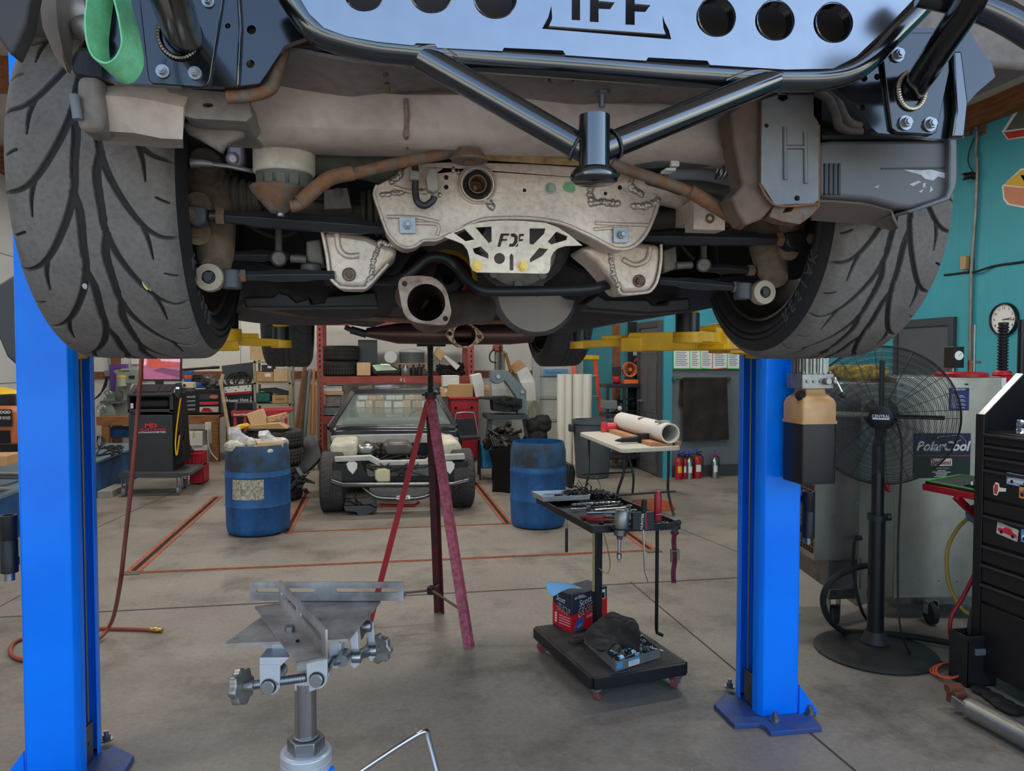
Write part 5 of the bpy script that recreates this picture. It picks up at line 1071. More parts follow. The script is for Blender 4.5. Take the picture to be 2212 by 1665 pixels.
for k in range(130):u=R.uniform(.55,1.0);q=tp(u,R.gauss(1.0-.32*(u-.6),.07),R.uniform(-.012,.05*(1.15-u)*2));d=V((R.uniform(-1,1),R.uniform(-1,1),R.uniform(-.6,.9))).normalized()*R.uniform(.006,.022);M.cyl(q-d,q+d,R.uniform(.002,.006),n=7)
for k in range(9):q=tp(R.uniform(.6,.9),R.uniform(.85,1.02),.03);M.torus(q,.018,.0016,None,18,5)
o=fw('clip_heap',M,mat('mixed dark hardware',(58,56,54),.4,.7,.5,60),None);tag(o,'heap of black clips and wire ends at the back of the cart tray','hardware',kind='stuff')
for k,(u,v,h)in enumerate(((.62,1.04,.085),(.74,1.03,.07),(.84,1.0,.10))):
 q=tp(u,v,.0);o=fw('wire_end',MB().tube(spl([q,q+V((.01,0,h*.5)),q+V((-.012,0,h))],5),.0022,6).sph(q+V((-.012,0,h)),.006,8,5),m_dsteel,None);tag(o,'stiff wire end standing up from the heap of clips','wire','wire ends in the heap')
M=MB()
for k in range(70):q=tp(R.uniform(.80,.985),R.uniform(.04,.34),zt+.006);d=V((R.uniform(-1,1),R.uniform(-1,1),0)).normalized()*R.uniform(.004,.009);M.cyl(q-d,q+d,R.uniform(.003,.0045),n=7)
o=fw('loose_nuts',M,m_zinc,None);tag(o,'scatter of small zinc nuts at the front right of the cart tray','nuts',kind='stuff')
Df=_F.dot(TA-CAM)-.03
def F_(px,py,d=0):return WD(px,py,Df+d)
uf=Df/FPX
t=thing('impact_wrench','silver air impact wrench hanging nose down from the front of the cart','impact wrench',F_(1340,1212))
M=MB();M.rod(F_(1345,1101),F_(1341,1140),[(0,0),(14*uf,0),(16*uf,3*uf),(16*uf,30*uf),(14*uf,39*uf),(0,39*uf)],26);M.sph(F_(1354,1104,-.01),.013,14,8);fw('motor_body',M,m_cast,t,.001)
M=MB();M.rod(F_(1341,1139),F_(1338,1165),[(0,0),(13.5*uf,0),(13.5*uf,17*uf),(7*uf,20*uf),(6*uf,26*uf),(0,26*uf)],26);fw('nose',M,m_dsteel,t,.001)
M=MB();M.rod(F_(1338,1164),F_(1337,1214),[(0,0),(4.2*uf,0),(3.6*uf,30*uf),(5.5*uf,32*uf),(5.5*uf,42*uf),(3*uf,44*uf),(3*uf,50*uf),(0,50*uf)],18);fw('extension',M,m_tool,t)
o=fw('holding_ring',MB().torus(F_(1341,1141),17*uf,.003,None,28).tube([F_(1325,1140),F_(1316,1134)],.004,8),m_blkstl,cart)
t=thing('tool_pouch','black pouch with white lettering strapped to the front of the cart','pouch',F_(1388,1145))
M=MB();A=F_(1388,1125);Mx=BM(A,te,(0,0,1));M.plate(rrect(-25*uf,-18*uf,24*uf,20*uf,.006,3),.03,Mx,z0=-.012);fw('body',M,m_plast,t,.003)
M=MB();text(M,'HUNTER',Mx@TM((-4*uf,1*uf,.0185),PI/2-.1),.075,.011);fw('lettering',M,m_paper,t)
M=MB();M.plate([(4*uf,-18*uf),(7*uf,-18*uf),(5*uf,20*uf),(2*uf,20*uf)],.001,Mx,z0=.018);fw('red_stripe',M,m_red,t)
o=fw('handle',MB().tube([F_(1390,1110),F_(1391,1092),F_(1392,1079)],[.012,.014,.011],12),m_rubber,None);tag(o,'black rubber tool handle standing in the pouch','tool')
t=thing('air_tool','red round handled tool standing at the front right corner of the cart tray','tool',F_(1421,1124));fw('handle',MB().rod(F_(1421,1124),F_(1421,1060),[(0,0),(6.5*uf,0),(8*uf,3*uf),(8*uf,56*uf),(6*uf,63*uf),(0,64*uf)],18),m_red,t)
fw('nozzle',MB().rod(F_(1418,1111,-.018),F_(1428,1110,-.03),[(0,0),(.005,0),(.004,.02),(0,.03)],10),m_tool,t)
o=fw('pry_bar',MB().bar(F_(1388,1128),F_(1393,1232),.018,.005,te).bar(F_(1393,1231),F_(1401,1259),.014,.004,te),m_tool,None,.001);tag(o,'flat steel pry bar hanging with its tip bent to the right','pry bar')
t=thing('hanging_driver','thin tool with black grip hanging below the left edge of the tray','tool',tp(-.0,.42,-.25));q=WZ(1224,1113,.76);fw('grip',MB().rod(q-V((0,0,.07)),q-V((0,0,.20)),[(0,0),(.006,0),(.008,.01),(.0085,.12),(.006,.13),(0,.13)],12),m_plast,t);fw('shank',MB().cyl(q+V((0,0,.03)),q-V((0,0,.07)),.004,n=8),m_tool,t);fw('clip',MB().box(q+V((.02,.0,.0)),(.06,.02,.03)),m_blk2,t,.002)
m_maroon=mat('maroon webbing',(98,26,42),.85,0,.25,60,.4,200)
t=thing('ratchet_strap','maroon ratchet strap hanging by an s hook from the front right corner','strap',F_(1457,1260))
fw('hook',MB().tube(spl([F_(1458,1128),F_(1466,1124),F_(1470,1130),F_(1462,1140),F_(1451,1148),F_(1455,1156),F_(1464,1152),F_(1462,1146)],5),.0045,9).tube(spl([F_(1452,1130),F_(1460,1126),F_(1466,1140),F_(1458,1148),F_(1450,1152)],5),.004,9),m_blkstl,t)
rows=[[F_(x+1.5*math.sin(y*.09)+dx,y,.008*math.sin(y*.13)+k*.001)for k,dx in enumerate((-5,0,5))]for x,y in[(1457-(y-1150)*.015,y)for y in range(1150,1262,6)]]
fw('webbing',MB().grid(rows,.004),m_maroon,t,smooth=60)
fw('buckle',MB().box(F_(1464,1198,-.008),(.016,.012,.05)).box(F_(1450,1200,-.008),(.006,.012,.06)).cyl(F_(1450,1190,-.01),F_(1468,1190,-.01),.005,n=10),m_dsteel,t,.001)
# on the base: box of shop towels, bolt tray, black cloth
q0,qr,ql=WZ(1236,1367,.131),WZ(1311,1343,.131),WZ(1196,1345,.131)
ex=(qr-q0).normalized();ey=V((-ex.y,ex.x,0));wx=(qr-q0).length;wy=.155
hb=(1366-1286)*_F.dot(q0-CAM)/FPX*1.02
tb=thing('towel_box','red and navy box of shop towels on the cart base','box',q0)
m_navy=mat('navy printed card',(46,46,62),.5,0,.05);m_bred=mat('bright red printed card',(212,28,38),.45,0,.05);m_pink=mat('skin print',(206,158,128),.6,0,0)
def qb(u,v,z):return q0+ex*u+ey*v+V((0,0,z))
M=MB().add([qb(0,0,0),qb(wx,0,0),qb(wx,wy,0),qb(0,wy,0),qb(0,0,hb),qb(wx,0,hb),qb(wx,wy,hb),qb(0,wy,hb)],[(3,2,1,0),(4,5,6,7),(0,1,5,4),(1,2,6,5),(2,3,7,6),(3,0,4,7)]);fw('carton',M,m_navy,tb,.002)
F1=BM(qb(0,-.0004,0),ex,(0,0,1));F2=BM(qb(-.0004,wy,0),-ey,(0,0,1))
M=MB();M.plate([(0,0),(wx,0),(wx,hb*.72),(0,hb*.46)],.0006,F1);M.plate([(0,hb*.06),(wy*.65,0),(wy,hb*.0),(wy,hb*.42),(0,hb*.66)],.0006,F2);fw('red_print',M,m_bred,tb)
M=MB();text(M,'Scott',F1@TM((wx*.36,hb*.76,.0008),.18),wx*.34,hb*.16,shear=.2);text(M,'#1',F1@TM((wx*.10,hb*.90,.0008),.1),wx*.07,hb*.07);text(M,'ORIGINAL',F1@TM((wx*.62,hb*.36,.0008),.15),wx*.44,hb*.08)
text(M,'SHOP',F1@TM((wx*.48,hb*.555,.0008),.18),wx*.64,hb*.22,shear=.2,bold=.035);text(M,'Scott',F2@TM((wy*.42,hb*.80,.0008),-.12),wy*.44,hb*.14,shear=.2);text(M,'SHOP',F2@TM((wy*.55,hb*.55,.0008),-.2),wy*.64,hb*.19,shear=.1,bold=.035)
for k in range(4):M.bb((wx*.16,hb*(.87+.025*k)-.0,.0008),(wx*(.40-.03*k),hb*(.878+.025*k),.0012),F1)
M.bb((wx*.80,hb*.68,.0008),(wx*.94,hb*.94,.0013),F1)
for k in range(4):M.bb((wy*.12,hb*(.14+.07*k),.0008),(wy*.22,hb*(.19+.07*k),.0012),F2);M.bb((wy*.34,hb*(.14+.07*k),.0008),(wy*.9,hb*(.155+.07*k),.0012),F2)
fw('white_lettering',M,m_paper,tb)
M=MB();text(M,'SHOP',F1@TM((wx*.48,hb*.555,.0016),.18),wx*.62,hb*.19,shear=.2,bold=.012);text(M,'SHOP',F2@TM((wy*.55,hb*.55,.0016),-.2),wy*.62,hb*.165,shear=.1,bold=.01);M.bb((wx*.82,hb*.70,.0014),(wx*.92,hb*.86,.0018),F1);fw('black_lettering',M,m_tape,tb)
M=MB();M.plate([(wx*a,hb*b)for a,b in((.03,.02),(.30,.02),(.34,.2),(.30,.34),(.20,.36),(.10,.24))],.0008,F1,z0=.0006);fw('print_blue',M,mat('denim print',(70,104,170),.6,0,.3,60),tb)
M=MB();M.plate([(wx*a,hb*b)for a,b in((.12,.14),(.26,.20),(.30,.16),(.16,.08))],.0004,F1,z0=.0016);M.plate(circ(wx*.20,hb*.40,wx*.035,12),.0006,F1,z0=.0006);fw('print_skin',M,m_pink,tb)
M=MB();g=[[(a,b)for a,b in r]for r in([(1177,1254),(1178,1272),(1194,1293)],[(1195,1256),(1196,1272),(1205,1282)],[(1222,1256),(1222,1264),(1226,1270)],[(1240,1262),(1240,1267),(1242,1270)],[(1258,1270),(1258,1271),(1259,1272)])]
D1=_F.dot(q0-CAM)+.07;M.grid([[WD(a,b,D1-.05*i/2+.02*math.sin(j*2))for i,(a,b)in enumerate(r)]for j,r in enumerate(g)],.0015);o=fw('shop_towel',M,mat('pale blue paper towel',(150,204,240),.9,0,.08,10),None,smooth=60,sub=1);tag(o,'pale blue paper towel pulled out of the top of the box','towel')
b0,b1,b2=WZ(1330,1450,.132),WZ(1425,1420,.132),WZ(1262,1388,.132);bx,by=(b1-b0),(b2-b0)
t=thing('bolt_tray','low cardboard tray full of bolts on the cart base','tray',(b0+b1+b2)/3)
def bp_(u,v,z):p=b0+bx*u+by*v;return V((p.x,p.y,.132+z))
M=MB().add([bp_(0,0,0),bp_(1,0,0),bp_(1,1,0),bp_(0,1,0),bp_(0,0,.003),bp_(1,0,.003),bp_(1,1,.003),bp_(0,1,.003)],[(3,2,1,0),(4,5,6,7)])
for a,b in(((0,0),(1,0)),((0,1),(1,1)),((0,0),(0,1)),((1,0),(1,1))):M.bar(bp_(*a,.022),bp_(*b,.022),.003,.044)
fw('carton',M,mat('grimy grey card',(112,108,102),.85,0,.3,12),t)
M=MB();Fb=BM(bp_(0,0,0),bx,(0,0,1));Lb=bx.length;M.plate(rrect(Lb*.28,.004,Lb*.52,.040,.002,2),.0006,Fb,z0=.0018);fw('label',M,m_paper,t)
M=MB();M.plate(rrect(Lb*.28,.028,Lb*.52,.040,.002,2),.0004,Fb,z0=.0024);M.plate(rrect(Lb*.02,.01,Lb*.14,.038,.002,2),.0006,Fb,z0=.0018);fw('blue_print',M,mat('turquoise print',(58,146,190),.6,0,.1),t)
M=MB()
for k in range(7):M.bb((Lb*(.31+.026*k),.008,.0024),(Lb*(.31+.026*k)+.002,.024,.0027),Fb)
fw('printing',M,m_tape,t)
bolt=None
for k in range(46):
 u,v=R.uniform(.06,.92),R.uniform(.05,.5);q=bp_(u,v,.016+.012*(k%3))
 if bolt is None:
  M=MB();M.cyl((0,0,0),(.055,0,0),.0048,n=10);M.cyl((-.004,0,0),(0,0,0),.0135,n=16);M.cyl((-.013,0,0),(-.004,0,0),.0095,n=6);bolt=fin('bolt',M,mat('bluish zinc bolt',(150,162,166),.32,.9,.2,40),None,loc=q,rz=.3);tag(bolt,'zinc plated flange bolt in the cardboard tray','bolt','loose bolts in the cardboard tray')
 else:
  c=dup(bolt,q,0);c.rotation_euler=(R.uniform(0,6),R.uniform(-.45,.45),R.uniform(0,6.28))
q=WD(1384,1421,_F.dot(b1-CAM)-.02);o=fw('large_washer_bolt',MB().rod(q+V((.03,.02,0)),q-V((.03,.03,-.005)),[(0,0),(.008,0),(.008,.03),(.022,.03),(.022,.036),(.014,.036),(.014,.052),(0,.052)],20),mat('bluish zinc bolt',(150,162,166)),None);tag(o,'largest bolt with a wide washer at the right of the bolt tray','bolt')
g=[[(1322,1318),(1345,1330),(1375,1336),(1380,1350)],[(1292,1336),(1330,1340),(1368,1352),(1384,1372)],[(1280,1352),(1322,1362),(1352,1356),(1386,1384)],[(1256,1376),(1310,1376),(1340,1374),(1384,1398)],[(1268,1390),(1312,1396),(1336,1392),(1384,1408)],[(1296,1412),(1318,1402),(1344,1378),(1380,1404)]]
M=MB();zz=[.285,.265,.24,.215,.20,.185]
rows=[]
for j,r in enumerate(g):rows.append([WZ(a,b,max(.19,zz[j]-.012*abs(i-1.4)+(.012 if(i+j)%2 else 0)))for i,(a,b)in enumerate(r)])
o=fw('black_cloth',MB().grid(rows,.003),mat('oily black cloth',(34,33,33),.7,0,.35,14,.4,60),None,smooth=70,sub=3);tx=bpy.data.textures.new('crumple','CLOUDS');tx.noise_scale=.10;md=o.modifiers.new('crumple','DISPLACE');md.texture=tx;md.strength=.04;md.mid_level=.5;tag(o,'crumpled oily black cloth thrown over the bolt tray','cloth')
p=WZ(1240,1388,.131);o=fw('steel_bracket',MB().box(p+V((0,0,.012)),(.05,.03,.024)).box(p+V((.03,.02,.008)),(.03,.05,.016)),m_dsteel,None,.002);tag(o,'small rusty steel bracket in front of the towel box','bracket')
# pedestal fan
fc=WZ(1890,1408);Df3=_F.dot(fc-CAM);uf3=Df3/FPX
fan=thing('pedestal_fan','large black pedestal fan with a wire guard in front of the steel machine','fan',fc)
m_fan=mat('dusty black fan paint',(44,43,41),.55,.1,.35,12,.15)
M=MB().lathe([(0,.004),(.31,.004),(.312,.010),(.304,.016),(.26,.022),(.12,.042),(.07,.052),(0,.056)],None,48);fin('base',M,mat('grimy black base',(48,47,45),.6,.1,.45,7,.6,22),fan)
M=MB().lathe([(.07,.05),(.075,.06),(.062,.085),(.05,.12),(.0,.12)],None,26);fin('base_collar',M,m_fan,fan)
zf=lambda py:WD(1895,py,Df3).z
fin('lower_pole',MB().cyl((0,0,.1),(0,0,zf(1118)),17*uf3,n=24),m_black,fan)
fin('upper_pole',MB().cyl((0,0,zf(1120)),(0,0,zf(960)),13*uf3,n=24),m_black,fan)
M=MB();M.cyl((0,0,zf(1120)),(0,0,zf(1108)),20*uf3,n=24);M.rod((.02,-.01,zf(1113)),(.075,-.03,zf(1113)),[(0,0),(.012,0),(.012,.02),(.02,.025),(.02,.045),(0,.05)],10);fin('height_clamp',M,m_plast,fan)
hc=WD(1903,897,Df3);ax_=(CAM-hc);ax_.z=0;ax_.normalize();Fm=Matrix.Translation(hc)@frame(ax_).to_4x4()
Rg=157*uf3*.95
def arc(a,prof):return[Fm@V((r*math.cos(a),r*math.sin(a),z))for r,z in prof]
front=[(.05,.13),(.12,.128),(.22,.115),(.30,.09),(.355,.055),(Rg,0)];back=[(.06,-.12),(.18,-.115),(.28,-.095),(.35,-.05),(Rg,0)]
M=MB()
for k in range(48):
 u=.16+.84*k/47;r=Rg*u;z=np.interp(r,[p[0]for p in front],[p[1]for p in front])
 M.tube([Fm@V((r*math.cos(t),r*math.sin(t),z))for t in[2*PI*i/64 for i in range(64)]],.0015,4,closed=True)
for k in range(16):a=2*PI*k/16;M.tube(spl(arc(a,front),4),.0019,5)
fw('front_guard',M,m_fan,fan)
M=MB()
for k in range(36):
 u=.2+.8*k/35;r=Rg*u;z=np.interp(r,[p[0]for p in back],[p[1]for p in back]);M.tube([Fm@V((r*math.cos(t),r*math.sin(t),z))for t in[2*PI*i/56 for i in range(56)]],.0014,4,closed=True)
for k in range(12):M.tube(spl(arc(2*PI*k/12+.1,back),4),.0018,5)
fw('rear_guard',M,m_fan,fan)
fw('guard_rim',MB().torus((0,0,0),Rg,.0045,Fm,72,8),m_fan,fan)
M=MB().lathe([(0,.155),(.05,.152),(.058,.145),(.060,.12),(0,.12)],Fm,32);hub=fw('hub_badge',M,m_tape,fan)
M=MB();Bt=Fm@Matrix.Rotation(0,4,'Z');ux=V((0,0,1)).cross(ax_).normalized();Bt=BM(hc+ax_*.1555,ux,(0,0,1));text(M,'CENTRAL',Bt@TM((0,.006,0)),.085,.016,bold=.02);M.bb((-.04,-.012,0),(.04,-.004,.0006),Bt);fw('badge_lettering',M,m_paper,fan)
M=MB().rod(hc-ax_*.02,hc-ax_*.26,[(.03,0),(.085,.06),(.09,.10),(.085,.20),(.05,.235),(0,.24)],32)
for k in range(12):a=2*PI*k/12;c=hc-ax_*.07+(Fm.to_3x3()@V((.087*math.cos(a),.087*math.sin(a),0)));M.bar(c,c-ax_*.09,.006,.006)
fw('motor',M,m_fan,fan)
for k in range(4):
 a0=PI/2+PI*k/2;rows=[]
 for i in range(7):r=.05+.25*i/6;rows.append([Fm@V((r*math.cos(a0)-math.sin(a0)*q,r*math.sin(a0)+math.cos(a0)*q,.03+q*2.4))for q in(-.012,-.004,.004,.012)])
 fw('blade',MB().grid(rows,.003),m_fan,fan,smooth=60)
p_=hc-ax_*.16;M=MB();M.tube(spl([p_,p_+V((-.0,0,-.12)),V((fc.x,fc.y,zf(960)))],5),.03,14);fw('yoke',M,m_fan,fan)
M=MB();M.tube(spl([WD(1935,905,4.2),WD(1948,960,4.15),WD(1945,1060,4.0),WD(1940,1180,3.95),WD(1940,1290,3.9),WD(1946,1360,3.85),WZ(1968,1412,.03),WZ(2000,1425,.012),WZ(2050,1432,.012)],8),.0055,8);fw('power_cord',M,m_rubber,fan,smooth=60)
# stainless machine behind the fan
Dm=4.5;m_inox=mat('scratched stainless sheet',(172,168,158),.36,.9,.3,3,.05,12,col2=(128,124,114),stretch=(1,1,.25))
pf=lambda px,dep,z=0.:(lambda p:V((p.x,p.y,z)))(WD(px,775,dep))
mc=thing('cooler_service_machine','stainless steel wheeled service machine behind the pedestal fan','machine',pf(1990,4.8))
A,Bm=pf(1938,Dm),pf(2165,Dm);A_m=A;bk=_F0*.62
def hexa(pts,z0,z1,M=None):return(M or MB()).plate([(p.x,p.y)for p in pts],z1-z0,None,z0=z0)
zt_=1.49
M=hexa([A,Bm,Bm+bk,A+bk],.13,zt_);fw('main_cabinet',M,m_inox,mc,.004)
C1,C2=pf(1765,4.28),pf(1863,4.30);M=hexa([C1,C2,C2+bk*.8,C1+bk*.8+_R*.0],.42,1.46);sc_=fw('side_cabinet',M,m_inox,mc,.004)
M=hexa([C2+_F0*.02,A+_R*.0,A+_F0*.3,C2+_F0*.3],.14,1.45);fw('corner_panel',M,mat('tan grey panel',(150,138,124),.4,.6,.2,5),mc,.002)
M=MB();n_=(C1+bk*.8-C1).normalized();L_g=(bk*.8).length;Gm=BM(C1-_R*.004,-n_,(0,0,1))
for i in range(27):z=.50+.033*i;M.bar(C1-_R*.004+V((0,0,z)),C1-_R*.004+n_*L_g+V((0,0,z)),.004,.004)
for i in range(14):p=C1-_R*.004+n_*(L_g*i/13);M.bar(p+V((0,0,.47)),p+V((0,0,1.38)),.004,.004)
fw('grille',M,mat('brass grille',(150,130,100),.5,.6,.3),sc_)
M=hexa([C1-_R*.002+_F0*.02,C1+_R*.03+_F0*.02,C1+_R*.03+bk*.8,C1-_R*.002+bk*.8],.46,1.4);fw('grille_back',M,m_dark,sc_)
M=hexa([pf(1795,4.33),pf(1868,4.33),pf(1868,4.33)+bk*.8,pf(1795,4.33)+bk*.8],.24,.425);M.bar(pf(1795,4.32,.215),pf(1900,4.4,.2),.03,.06);M.bar(A+V((0,0,.12)),Bm+V((0,0,.12)),.03,.05);fw('under_frame',M,m_dsteel,mc,.003)
for a,dep in((1808,4.42),(2022,4.42),(2140,4.5)):
 q=pf(a,dep);r=.065 if a>1900 else .058;M=MB();M.rod(q+V((0,0,r))-_R*.022,q+V((0,0,r))+_R*.022,[(0,0),(r*.7,0),(r,.006),(r,.038),(r*.7,.044),(0,.044)],28);cw=fw('wheel',M,m_rubber,mc)
 for s in(-1,1):fw('fork',MB().bar(q+_R*s*.03+V((0,0,r)),q+_R*s*.03+V((0,0,.19 if a<1900 else .14)),.006,.04),m_zinc,cw)
def onface(px,py,off=.0015):d=ray(px,py);return CAM+d*((A_m-CAM).dot(_F0)/d.dot(_F0))-_F0*off
Mf=lambda px,py,off=.0015:BM(onface(px,py,off),_R,(0,0,1));um=Dm/FPX
M=MB();M.plate([(-21.5*um,-24.5*um),(21.5*um,-24.5*um),(21.5*um,24.5*um),(-21.5*um,24.5*um)],.001,Mf(2071.5,862));sg=fw('operation_sign',M,mat('navy sign print',(38,44,104),.5,0,.05),mc)
M=MB();text(M,'OPERATION',Mf(2071.5,841,.003),27*um,4.5*um,bold=.02)
for k in range(11):M.bb((-17*um,(-2-2.9*k)*um,0),((16-(k*7)%11)*um if k%3 else-6*um,(-1.1-2.9*k)*um,.0004),Mf(2071.5,850,.003))
fw('sign_lettering',M,m_paper,sg)
M=MB();M.plate([(-62*um,1*um),(62*um,1*um),(62*um,49*um),(-62*um,49*um)],.001,Mf(2034,984));s2=fw('maker_sign',M,mat('deep navy print',(26,28,66),.5,0,.05),mc)
M=MB();M.plate([(-62*um,-49*um),(62*um,-49*um),(62*um,-1*um),(-62*um,-1*um)],.001,Mf(2034,984));fw('green_panel',M,mat('deep green print',(18,40,32),.5,0,.05),s2)
M=MB();M.plate([(-62*um,-1*um),(62*um,-1*um),(62*um,1.2*um),(-62*um,1.2*um)],.0012,Mf(2034,984));fw('red_stripe',M,m_red,s2)
M=MB();text(M,'PolarCool',Mf(2035,963,.003),112*um,22*um,shear=.25,bold=.03)
for pts in([(2022,948),(2030,943),(2052,941),(2072,940),(2080,946),(2085,952),(2086,960)],[(2066,960),(2068,953),(2076,950)]):M.tube(spl([onface(a,b,.004)for a,b in pts],5),.0012,5)
M.plate(rrect(-23*um,-8*um,23*um,8*um,3*um),.0008,Mf(2033,998,.003));text(M,'Automotive Systems',Mf(2033,1011,.003),34*um,3*um)
for k,w_ in enumerate((18,40,26,22,32)):M.bb((-w_/2*um,-.7*um,0),(w_/2*um,.7*um,.0004),Mf(2033,1016+3.3*k,.003))
fw('sign_lettering',M,m_paper,s2)
M=MB();text(M,'BolSeal',Mf(2033,998,.0042),40*um,11*um,bold=.02);fw('red_lettering',M,m_red,s2)
M=MB()
for a,b in((1852,1087),(1850,1147),(1948,1252),(1988,1253),(2028,1254),(2068,1255),(1950,832),(2090,830)):cut(M).sph(WD(a,b,Dm-.005 if a>1900 else 4.295),.006,8,5)
ew('rivet',M,m_zinc,mc)
M=MB();a=WD(1850,1162,4.3);M.cyl(a,a+V((.03,0,0)),.014,n=14);M.tube(spl([a,WD(1845,1180,4.25),WD(1844,1240,4.22),WD(1862,1320,4.2),WZ(1890,1352,.02)],6),.009,10);fw('drain_hose',M,m_rubber,mc)
M=MB();M.sph(WD(1916,1050,4.36),(.018,.02,.03),12,8);M.tube([WD(1914,1046,4.36),WD(1922,1062,4.34)],.012,10);fw('red_valve',M,m_red,mc)
M=MB();M.tube(spl([WD(1882,1221,4.25),WD(1850,1226,4.2),WD(1800,1250,4.1),WD(1778,1290,4.1),WD(1790,1335,4.15),WZ(1830,1366,.03),WZ(1900,1368,.03),WZ(1980,1376,.03),WZ(2070,1392,.03)],7),.017,12);o=fw('black_hose',M,m_rubber,None,smooth=60);tag(o,'thick black hose looping from the steel machine across the floor','hose')
M=MB();zz_=zt_;q=WD(2075,812,4.6);q.z=zz_;M.lathe([(0,0),(.15,0),(.15,.02),(.13,.03),(0,.03)],Matrix.Translation(q),36);t=thing('gauge_stand','red round base with black gauge box standing on the steel machine','gauge',q);fw('base',M,m_red,t)
g_=q+V((-.04,0,.05));M=MB();M.box(g_+V((-.01,0,.07)),(.075,.08,.13));gb=fw('gauge_box',M,m_black,t,.003);M=MB();Mg=BM(g_+V((-.012,-.041,.08)),_R,(0,0,1));M.lathe([(0,.004),(.027,.004),(.029,0)],Mg,24);fw('dial',M,m_paper,gb);fw('dial_needle',MB().bb((-.001,-.004,.0045),(.001,.022,.0052),Mg@TM((0,0,0),-.7)),m_tape,gb)
M=MB();a=q+V((.09,.0,.02));M.cyl(a,a+V((0,0,.3)),.011,n=12);M.cyl(a+V((-.04,0,.07)),a+V((.05,0,.07)),.008,n=10);M.cyl(g_+V((-.02,0,-.02)),g_+V((-.02,0,.01)),.014,n=12);fw('pipe',M,m_zinc,t);fw('wooden_handle',MB().cyl(q+V((.01,-.06,.03)),q+V((.015,-.06,.1)),.012,.015,12),m_wood,t)
M=MB();q=pf(1880,4.75);M.bb((q.x-.22,q.y-.04,1.46),(q.x+.12,q.y+.14,1.56));o=fw('yellow_straps',M,mat('yellow webbing',(190,160,40),.8,0,.4,30,col2=(60,50,30)),None,.03);tag(o,'bundle of yellow straps on top of the steel machine','straps',kind='stuff')
# red press part and wall behind
t=thing('shop_press','red press with a thick black threaded spindle beside the tool chest','press',pf(2168,4.9))
zp_=lambda py:WD(2166,py,4.9).z
q=pf(2166,4.9);M=MB();M.bb((q.x-.11,q.y-.1,zp_(848)),(q.x+.09,q.y+.1,zp_(812)));M.cyl((q.x,q.y,zp_(812)),(q.x,q.y,zp_(800)),.06,.05,24);M.bb((q.x-.02,q.y-.08,0),(q.x+.08,q.y+.08,zp_(848)));fw('body',M,m_red,t,.008)
pr=[];z=zp_(806)
while z<zp_(708):pr+=[(.024,z),(.034,z+.006),(.034,z+.011),(.024,z+.017)];z+=.021
fw('spindle',MB().lathe([(0,zp_(806))]+pr+[(.03,z),(.03,z+.02),(0,z+.02)],Matrix.Translation((q.x,q.y,0)),18),m_blkstl,t)
M=MB();M.bb((q.x-.108,q.y-.105,zp_(836)),(q.x-.07,q.y-.1,zp_(815)));fw('scale_plate',M,m_paper,t);fw('guide_rod',MB().cyl((q.x+.14,q.y,zp_(845)),(q.x+.14,q.y,zp_(690)),.022,n=14),m_black,t)
q=WX(2172,690,X1);t=thing('wall_clock','round white wall clock with black rim on the teal wall','clock',q);Mc=RWALL(0,0,0);r=.165
fin('rim',MB().lathe([(r*.90,0),(r,0),(r,.03),(r*.94,.045),(r*.90,.035)],Mc,48,closed=True),m_black,t)
fin('dial',MB().lathe([(0,.02),(r*.91,.02),(r*.91,.0),(0,.0)],Mc,48),m_paper,t)
M=MB()
for k in range(1,13):a=PI/2-2*PI*k/12;text(M,str(k),Mc@TM((r*.70*math.cos(a),r*.70*math.sin(a),.0205)),None,r*.17,bold=.01)
for k in range(60):a=2*PI*k/60;M.bb((r*.83,-.0012,0),(r*(.88),.0012,.0004),Mc@TM((0,0,.0205),a))
fin('numerals',M,m_tape,t)
def hand(a,l,w,mt,z):return fin('hand',MB().bb((-.015,-w,z),(l,w,z+.0015),Mc@TM((0,0,0),a)),mt,t)
hand(PI/2-2*PI*13.2/60-.05,r*.55,.003,m_tape,.023);hand(PI/2-2*PI*15.5/60,r*.72,.0022,m_tape,.025);hand(PI/2-2*PI*25.3/60,r*.7,.0008,m_red,.027)
M=MB();M.tube(spl([WX(2085,262,X1-.03),WX(2105,268,X1-.03),WX(2110,290,X1-.03),WX(2108,330,X1-.03),WX(2111,350,X1-.03),WX(2108,450,X1-.03),WX(2100,560,X1-.03),WX(2097,660,X1-.03),WX(2094,800,X1-.03),V((X1-.03,WX(2094,800,X1).y,.02))],6),.017,12);o=fw('conduit',M,mat('galvanised conduit',(140,138,130),.5,.7,.3,10),None,smooth=60);tag(o,'galvanised conduit running down the teal wall','conduit')
M=MB();a=WX(2099,262,X1);M.box(a-V((.02,0,0)),(.04,.14,.10));M.box(a-V((.02,-.02,.09)),(.04,.07,.1));o=fw('wood_block',M,m_beam,None,.003);tag(o,'brown wooden block behind the top of the conduit','block')
a=WX(2126,280,X1);o=fw('wood_plate',MB().box(a-V((.01,0,0)),(.02,.06,.10)),m_beam,None,.002);tag(o,'small brown wooden plate where the camera cable leaves the wall','plate')
a=WX(2093,568,X1);o=fw('junction_box',MB().box(a-V((.05,0,0)),(.05,.075,.14)),mat('tan steel box',(176,146,104),.5,.2,.2),None,.004);tag(o,'tan junction box beside the conduit on the teal wall','box')
